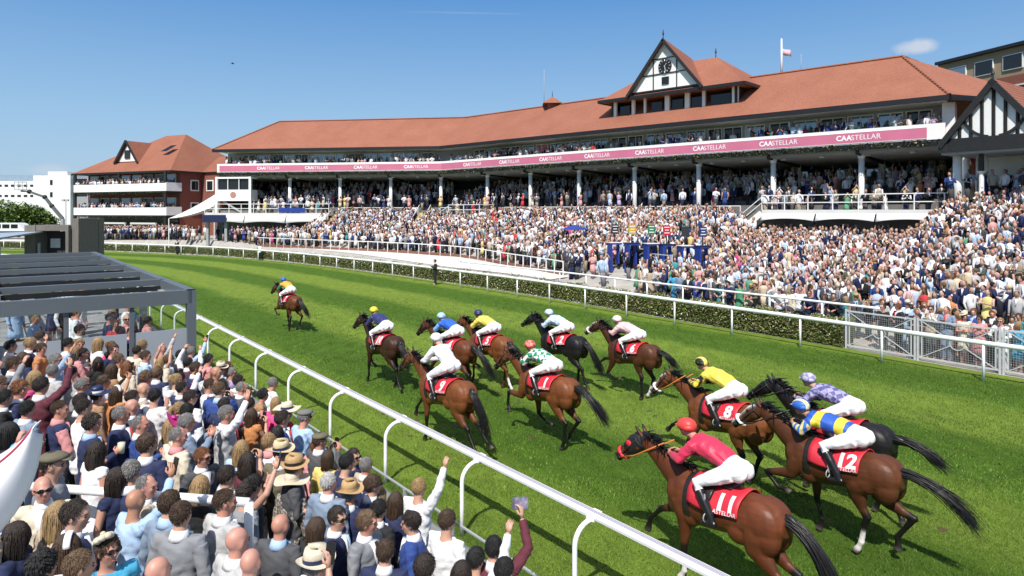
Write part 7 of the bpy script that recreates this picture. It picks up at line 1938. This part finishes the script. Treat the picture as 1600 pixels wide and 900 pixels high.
# rows pressed up to the mesh gates and the crowd rail
rowline = np.array([p for p in resample(offset_line(FAR_LINE, 1.0), .1) if 15 < p[1] < 44])
def row(off, step, n, poses, place, grp, y0=15.5, y1=44):
    L = np.array([p for p in resample(offset_line(FAR_LINE, off), .1) if y0 < p[1] < y1]); s = 0; k = 0
    L = resample(L, step)
    for p in L[:n]:
        x = p[0] + FR_R.uniform(-.1, .1); y = p[1] + FR_R.uniform(-.12, .12)
        if x / y > .80: continue
        fc = 218 + FR_R.uniform(-38, 42)
        random_person(x, y, far_floor(x, y) + .0, fc, place, grp, poses); k += 1
    return k
def vis_rows(off, step, poses, place, grp, y0, y1): return row(off, step, 400, poses, place, grp, y0, y1)
cnt = 0
cnt += vis_rows(1.95, .50, ['lean', 'lean', 'stand', 'fold', 'clap', 'phone'], ['in the front row at the mesh gates', 'pressed against the white mesh gates'], 'racegoers at the mesh gates', 18.2, 25.0)
cnt += vis_rows(3.15, .50, ['lean', 'lean', 'stand', 'clap', 'fold', 'stand'], ['leaning on the crowd rail behind the hedge', 'at the crowd rail above the hedge'], 'racegoers on the crowd rail', 25.6, 36)
for k, off in enumerate((2.55, 3.15)): cnt += vis_rows(off, .56, POOL, ['just behind the front row at the mesh gates', 'a few rows behind the mesh gates', 'several rows behind the gates on the right'], 'racegoers at the mesh gates', 17.5, 25.2)
# guests under the pergola
for k in range(24):
    s = 7.2 + (k % 10) * 1.3 + FR_R.uniform(-.4, .4); n_ = 2.75 + FR_R.random() * 2.9; x, y = rp(s, n_)
    random_person(x, y, .62, 20 + FR_R.uniform(-80, 60), ['under the grey pergola', 'among guests beneath the pergola louvres'], 'guests under the pergola', ['stand', 'cup', 'stand', 'fold'])
# ground staff on the turf edge
for (px, py, h, lb, col, fc) in ((680, 446, 1.0, 'man in black jacket and dark trousers standing alone by the outside rail', 'black', 200), (277, 399, 1.0, 'man in black crouched photographing by the far bend of the outside rail', 'black', 250), (406, 407.5, .98, 'man in white shirt standing against the far hedge at the bend', 'white', 240)):
    x, y = ground_at(px, py - 1); spectator(x, y, 0.003, fc, lb, 'm', 'short', 'dark', 'S' if col == 'black' else 'T', col, 'white', 'clap', 'c', 0, None, False, 'black', h, 'ground staff by the outside rail', None, True)
# ================================================================ the packed crowd beyond the people one can tell apart
def fast_mesh(name, V, F, col):
    me = bpy.data.meshes.new(name); k = F.shape[1]
    me.vertices.add(len(V)); me.vertices.foreach_set('co', V.astype(np.float32).ravel())
    me.loops.add(F.size); me.loops.foreach_set('vertex_index', F.astype(np.int32).ravel())
    me.polygons.add(len(F)); me.polygons.foreach_set('loop_start', np.arange(0, F.size, k, dtype=np.int32)); me.polygons.foreach_set('loop_total', np.full(len(F), k, np.int32))
    me.update(calc_edges=True)
    at = me.color_attributes.new('col', 'FLOAT_COLOR', 'POINT'); c = np.ones((len(V), 4), np.float32); c[:, :3] = col; at.data.foreach_set('color', c.ravel())
    return me
def template(pose, female):
    """a small whole figure: geometry with a colour slot per vertex (0 skin 1 hair 2 top 3 sleeve 4 lower 5 collar)"""
    gs = []
    def sl(slot): g = G(); gs.append((slot, g)); return g
    sl(0).ell((0, .03, 1.635), (.078, .098, .118), nu=8, nv=6)
    h = sl(1); h.ell((0, -.005, 1.665), (.088, .105, .098), nu=8, nv=5)
    if female: h.loft([(0, -.06, 1.66), (0, -.09, 1.52), (0, -.09, 1.33)], [(.09, .06), (.10, .05), (.06, .02)], side=(1, 0, 0), n=6)
    sl(0).loft([(0, 0, 1.42), (0, .01, 1.56)], [.06, .055], side=(1, 0, 0), n=6)
    t = sl(2); t.loft([(0, 0, .82), (0, 0, 1.06), (0, 0, 1.28), (0, 0, 1.40), (0, 0, 1.475)], [(.18, .13), (.165, .12), (.205, .14), (.205, .11), (.08, .07)], side=(1, 0, 0), n=8)
    arms = {'down': [((.25, -.02, 1.13), (.23, .10, .90))] * 2, 'front': [((.27, .08, 1.16), (.07, .28, 1.24))] * 2, 'up': [((.27, .05, 1.15), (.10, .26, 1.20)), ((.31, .10, 1.64), (.26, .2, 1.88))], 'eyes': [((.28, .14, 1.30), (.07, .17, 1.58))] * 2}[pose]
    for q, (e, w) in zip((-1, 1), arms):
        e = np.array((q * e[0], e[1], e[2])); w = np.array((q * w[0], w[1], w[2])); s_ = np.array((q * .19, 0, 1.40))
        a = sl(3 if not female else 0); a.loft([s_, e, w], [.066, .05, .036], n=5); sl(0).ell(w + nrm(w - e) * .06, .045, nu=5, nv=4)
    if not female: c = sl(5); c.loft([(0, .12, 1.46), (0, .145, 1.20)], [(.05, .02), (.015, .02)], side=(1, 0, 0), n=4)
    l = sl(2 if female else 4)
    l.loft([(0, 0, .95), (0, 0, .7), (0, 0, .42)] if female else [(0, 0, .86), (0, 0, .5), (0, 0, .04)], [(.18, .14), (.21, .17), (.24, .2)] if female else [(.18, .13), (.15, .11), (.13, .09)], side=(1, 0, 0), n=6)
    if female: sl(0).loft([(0, 0, .45), (0, 0, .03)], [(.11, .06), (.08, .05)], side=(1, 0, 0), n=5)
    V, F, S = [], [], []; n = 0
    for slot, g in gs:
        v = np.concatenate(g.v)
        for f in g.f:
            f = [i + n for i in f]
            for k in range(1, len(f) - 1): F.append((f[0], f[k], f[k + 1]))
        V.append(v); S.append(np.full(len(v), slot)); n += len(v)
    return np.concatenate(V), np.array(F), np.concatenate(S)
TEMPL = [template(p, f) for f in (False, True) for p in ('down', 'front', 'down', 'up', 'eyes', 'front')]
def pal(d): return np.array([c for c, _ in d]), np.array([w for _, w in d], float) / sum(w for _, w in d)
P_SK = pal([((.44, .265, .205), 5), ((.45, .23, .185), 3), ((.34, .19, .135), 2.5), ((.50, .33, .27), 2), ((.16, .08, .05), .5)])
P_HR = pal([(HC['black'], 4), (HC['dark'], 8), (HC['brown'], 4), (HC['lbrown'], 2), (HC['blonde'], 3), (HC['grey'], 2), (HC['ginger'], 1), ((.55, .46, .30), .7), ((.12, .08, .05), 2)])
P_M = pal([((.74, .74, .77), 7), ((.40, .52, .68), 2.2), ((.016, .024, .075), 5.5), ((.02, .05, .18), 2), ((.015, .015, .017), 3.2), ((.22, .23, .25), 1.6), ((.42, .42, .43), 1.6), ((.48, .43, .35), 1.6), ((.28, .24, .18), .8), ((.60, .42, .40), 1.2), ((.06, .06, .07), 1.3), ((.09, .10, .07), .8)])
P_F = pal([((.74, .72, .70), 4), ((.62, .33, .32), 2), ((.55, .05, .06), .8), ((.015, .015, .016), 2), ((.40, .50, .66), 1.5), ((.60, .50, .36), 2), ((.50, .22, .08), .6), ((.10, .30, .17), .7), ((.66, .55, .22), .7), ((.03, .06, .22), 1.4), ((.45, .36, .55), .7), ((.5, .06, .22), .6), ((.05, .28, .30), .5)])
P_L = pal([((.02, .022, .035), 4), ((.06, .06, .065), 2), ((.3, .25, .18), 1), ((.2, .2, .22), 1), ((.015, .02, .06), 2)])
CR = np.random.RandomState(101)
def pick(P, n): return P[0][CR.choice(len(P[0]), n, p=P[1])]
PTS = []          # x, y, z, facing
def infl(px, py, poly):
    poly = np.asarray(poly); c = np.zeros(len(px), bool); j = len(poly) - 1
    for i in range(len(poly)):
        xi, yi = poly[i]; xj, yj = poly[j]
        hit = ((yi > py) != (yj > py)) & (px < (xj - xi) * (py - yi) / (yj - yi + 1e-12) + xi); c ^= hit; j = i
    return c
front = [tuple(p) for p in offset_line(FAR_LINE, 5.1) if 14 < p[1] < 25.0] + [tuple(p) for p in offset_line(FAR_LINE, 4.3) if 25.0 <= p[1] < 34] + [tuple(p) for p in offset_line(FAR_LINE, 3.4) if 34 <= p[1] < 42.5]
front += [tuple(np.array(p) + nrm((.7, .75)) * .45) for p in CROWD_FRONT[1:]]
back = [(-66, 104), tuple(h0 + hu * HL - hn * 3), tuple(h0 - hn * 2.2), (-44, 92), tuple(wing2(LEN2 + 4, -.5)), tuple(wing2(LEN2, -.4)), tuple(S_C - mit * .45), tuple(wing1(0, -.4)), (29.5, 41.0), (36, 42), (40, 30), (30, 12), (24, 12)]
poly = np.array(front + back)
gx_, gy_ = np.meshgrid(np.arange(-70, 40, .56), np.arange(11, 106, .58)); gx_ = gx_ + (np.arange(gy_.shape[0]) % 2)[:, None] * .28
px_ = (gx_ + CR.uniform(-.2, .2, gx_.shape)).ravel(); py_ = (gy_ + CR.uniform(-.2, .2, gy_.shape)).ravel()
k = infl(px_, py_, poly) & (px_ / py_ < .92) & (px_ / py_ > -.78)
px_, py_ = px_[k], py_[k]
FA = np.array(FARP) if FARP else np.zeros((1, 2))
bk_ = np.array([floor_px(px, 424 + i * 1.6)[:2] for i, (px, _, _) in enumerate(BOOK)])
tb1, tb2 = np.array(wing1(12.9, -1.0)), np.array(wing2(1.9, -2.6))
for x, y in zip(px_, py_):
    q, t = stand_q(x, y)
    if -.3 < t < 15 and q < 1.4 and t > 11: continue                               # raking stair
    if LEN1 - 8.6 < t < LEN1 + .6 and q < 2.5: continue                            # box deck
    if LEN1 + 1.1 < t < LEN1 + 2.7 and q < 5.2: continue
    if LEN1 + 11.3 < t < LEN1 + 12.7 and q < 4.6: continue
    if -2.3 < t < -.1 and q < 2.5: continue
    ds_ = np.hypot(bk_[:, 0] - x, bk_[:, 1] - y)
    if ds_.min() < .62: continue
    kb = bk_[ds_.argmin()]; fw_ = (np.array((x, y)) - kb) @ np.array((-.69, -.72))
    if fw_ > 0 and ds_.min() < 3.6 and abs((np.array((x, y)) - kb) @ np.array((-.72, .69))) < 1.4 and CR.rand() < .75: continue
    if np.min(np.hypot(FA[:, 0] - x, FA[:, 1] - y)) < .4: continue
    if y > 60 and CR.rand() < .12: continue
    if 1.0 < t < LEN1 - 9 and abs((t + .35 * sin(q)) % 9.4 - 4.7) < .34 and q > 1.5 and CR.rand() < .8: continue      # gangways
    if abs((q + .2 * sin(t * .8)) % 6.1 - 3) < .26 and CR.rand() < .45: continue
    PTS.append((x, y, far_floor(x, y), 228 + CR.normal(0, 42)))
n_terr = len(PTS)
for w_, L_, a0 in ((wing1, LEN1, 226), (wing2, LEN2, 262)):      # stepped viewing deck
    for i in range(7):
        d = .55 if i == 0 else 1.4 + i * 1.0
        z = 5.2 if i < 1 else 5.2 + (i) * .36
        for t in np.arange(.3, L_ - .3, .55):
            if CR.rand() < (.5 if i == 0 else .30 if i < 5 else .5): continue
            tt = t + CR.uniform(-.15, .15); x, y = w_(tt, d + (CR.uniform(-.25, .9) if i == 0 else CR.uniform(-.15, .2)))
            if w_ is wing2 and tt > LEN2 - 4.6 and i < 2: continue
            PTS.append((x, y, z, a0 + CR.normal(0, 25)))
    for d in (.42, .95, 1.5):                                      # balcony
        for t in np.arange(.6, L_ - .8, .5):
            clump = .5 + .5 * sin(t * .9 + 1.3) * sin(t * .31 + (0 if w_ is wing1 else 2))
            if CR.rand() > (.92 if d < .5 else .55 if d < 1 else .3) * (.35 + .75 * clump): continue
            x, y = w_(t + CR.uniform(-.15, .15), d + CR.uniform(-.08, .1)); PTS.append((x, y, 9.70, a0 + CR.normal(0, 35)))
for t in np.arange(.2, 11, .6):
    if CR.rand() < .75: x, y = wing1(t, -.9 + CR.uniform(-.2, .2)); PTS.append((x, y, 4.75, 226 + CR.normal(0, 40)))
for t in np.arange(12.9, LEN2 - 5, .6):
    if CR.rand() < .75: x, y = wing2(t, -1.1 + CR.uniform(-.2, .2)); PTS.append((x, y, 4.75, 260 + CR.normal(0, 40)))
for t in np.arange(LEN1 - 8, LEN1 - 3.8, .6): x, y = wing1(t, -1.6); PTS.append((x, y, 4.5, 230 + CR.normal(0, 40)))
for z in (8.1, 4.55):                                              # balconies of the brick pavilion
    for d in (-.6, -.1, .6):
        for a in np.arange(.2, HL - 1, .52):
            if CR.rand() < (.85 if d < -.3 else .4): x, y, _ = hp(a, d + CR.uniform(-.1, .1), 0); PTS.append((x, y, z + .1, 250 + CR.normal(0, 40)))
for a in np.arange(.2, 8, .55):                                     # inside the timbered pavilion
    for d in (.6, 1.3, 2.0, 2.7, 3.4, 5, 6):
        if a < 2 and d > 2: continue
        if CR.rand() < .7: x, y, _ = gp(a, d, 0); PTS.append((x, y, 5.5 + .12 * d, 225 + CR.normal(0, 35)))
xk = X(5, 38)
for _ in range(14): PTS.append((xk + CR.uniform(-3, 1.6), 38 + CR.uniform(-1.5, 3.5), .62, CR.uniform(0, 360)))
PT = np.array(PTS); n = len(PT)
kind_ = CR.choice(len(TEMPL), n, p=np.array([4, 4, 3, .9, .8, 2, 2, 2, 1.2, .4, .3, 1]) / 21.6)
VV, FF, CC = [], [], []; base = 0
for ti, (v, f, s) in enumerate(TEMPL):
    idx = np.where(kind_ == ti)[0]; m = len(idx)
    if not m: continue
    fem = ti >= 6; a = np.radians(PT[idx, 3] - 90); sc_ = CR.uniform(.93, 1.06, m) * (.95 if fem else 1.0)
    ca, sa = np.cos(a)[:, None], np.sin(a)[:, None]
    w = v[None] * sc_[:, None, None]
    lean = CR.normal(0, .05, (m, 2)); X3 = w[:, :, 0] + lean[:, :1] * w[:, :, 2]; Y3 = w[:, :, 1] + lean[:, 1:] * w[:, :, 2]
    O = np.stack([X3 * ca - Y3 * sa + PT[idx, 0:1], X3 * sa + Y3 * ca + PT[idx, 1:2], w[:, :, 2] + PT[idx, 2:3]], 2)
    sk, hr_, tp_, lw = pick(P_SK, m), pick(P_HR, m), pick(P_F if fem else P_M, m), pick(P_L, m)
    shirt = np.where(CR.rand(m, 1) < .8, np.array([[.74, .74, .75]]), np.array([[.4, .5, .66]])); bald = CR.rand(m) < (0 if fem else .07); hr_[bald] = sk[bald]
    hatm = CR.rand(m) < .05; hr_[hatm] = np.array((.60, .52, .38))
    slv = np.where(CR.rand(m, 1) < .22, shirt, tp_)
    tab = np.stack([sk, hr_, tp_, slv, lw, shirt], 1)
    VV.append(O.reshape(-1, 3)); CC.append(tab[:, s].reshape(-1, 3))
    FF.append((f[None] + (base + np.arange(m) * len(v))[:, None, None]).reshape(-1, 3)); base += m * len(v)
me = fast_mesh('packed_crowd', np.concatenate(VV), np.concatenate(FF), np.concatenate(CC))
cr_o = link('packed_crowd', me, attr_mat('crowd clothes and skin', .8, spec=.2))
tag(cr_o, 'dense crowd of racegoers packing the terraces decks and balconies of the stands', 'crowd', kind='stuff')
print('crowd', n, 'terrace', n_terr, 'people', N_PEOPLE[0], 'verts', base)

# ---------------------------------------------------------------- grass standing up from the turf
GRN = np.random.RandomState(5)
SCUFF = []
for hl_, hx, hy, dy, *_ in RIDE:
    for k in range(2):
        back_ = GRN.uniform(-2.2, 4.5); side_ = GRN.normal(0, .45)
        SCUFF.append((hx - RH[0] * back_ + RN[0] * side_, hy - RH[1] * back_ + RN[1] * side_, GRN.uniform(.03, .085)))
for k in range(14):
    s_, n_ = GRN.uniform(-9, 26), -GRN.uniform(1.5, 13); q_ = rp(s_, n_); SCUFF.append((q_[0], q_[1], GRN.uniform(.03, .07)))
SCUFF = np.array(SCUFF)
g = G()
for x_, y_, r_ in SCUFF:
    m_ = 9; rr_ = r_ * (.7 + .6 * GRN.rand(m_)); ring_ = [(x_ + rr_[k] * cos(2 * pi * k / m_) * 1.0, y_ + rr_[k] * sin(2 * pi * k / m_) * 1.3, .006) for k in range(m_)]
    g.add(ring_ + [(x_, y_, .018)], [(k, (k + 1) % m_, m_) for k in range(m_)])
tag(g.build('hoof_marks', mat('torn earth', (.075, .052, .022), .95, .4, 12, .5, 40)), kind='structure')
def blades(n, ylo, yhi, hgt, wid):
    y = np.sqrt(GRN.uniform(ylo ** 2, yhi ** 2, n)); x = y * GRN.uniform(-.62, .80, n)
    s = (x - RO[0]) * RH[0] + (y - RO[1]) * RH[1]; nn = (x - RO[0]) * RN[0] + (y - RO[1]) * RN[1]
    ok = (nn < -.0 + .42) & (nn > -18.2)
    for x_, y_, r_ in SCUFF: ok &= (np.abs(x - x_) > r_) | (np.abs(y - y_) > r_ * 1.3)
    x, y, nn = x[ok], y[ok], nn[ok]; n = len(x)
    band_ = np.clip(.5 + 1.1 * np.sin(2 * pi * (-nn - .5 + .6) / 6.4), 0, 1)
    patch_ = np.sin(x * 1.3 + 2 * np.sin(y * .7)) * np.sin(y * 1.1 + 1.7 * np.sin(x * .9)) + .6 * np.sin(x * 3.1 + y * 1.7) * np.sin(y * 2.3 - x * 1.1)
    tone = (.76 + .46 * band_) * (1 + .16 * patch_)
    a = GRN.rand(n) * 2 * pi; l = GRN.normal(0, .55, (n, 2)); h = hgt * (.5 + .9 * GRN.rand(n)); w = wid * (.6 + .8 * GRN.rand(n))
    p = np.stack([x, y, np.zeros(n)], 1); sd = np.stack([np.cos(a), np.sin(a), np.zeros(n)], 1) * w[:, None] / 2
    tip = p + np.stack([l[:, 0] * h, l[:, 1] * h, h], 1)
    V = np.stack([p - sd, p + sd, tip], 1).reshape(-1, 3)
    c = np.array([(.085, .155, .017), (.122, .200, .026), (.064, .126, .013), (.155, .20, .048)])[GRN.choice(4, n, p=[.4, .3, .2, .1])] * ((.75 + .5 * GRN.rand(n)) * tone)[:, None]
    return V, np.repeat(c, 3, 0)
parts_ = [blades(190000, 6.2, 13, .036, .008), blades(120000, 12, 24, .042, .015), blades(50000, 23, 40, .045, .026)]
V = np.concatenate([p for p, _ in parts_]); C = np.concatenate([c for _, c in parts_])
go = link('grass', fast_mesh('grass', V, np.arange(len(V)).reshape(-1, 3), C), M_LEAF)
tag(go, 'short green grass blades standing up from the racetrack turf', 'grass', kind='stuff')
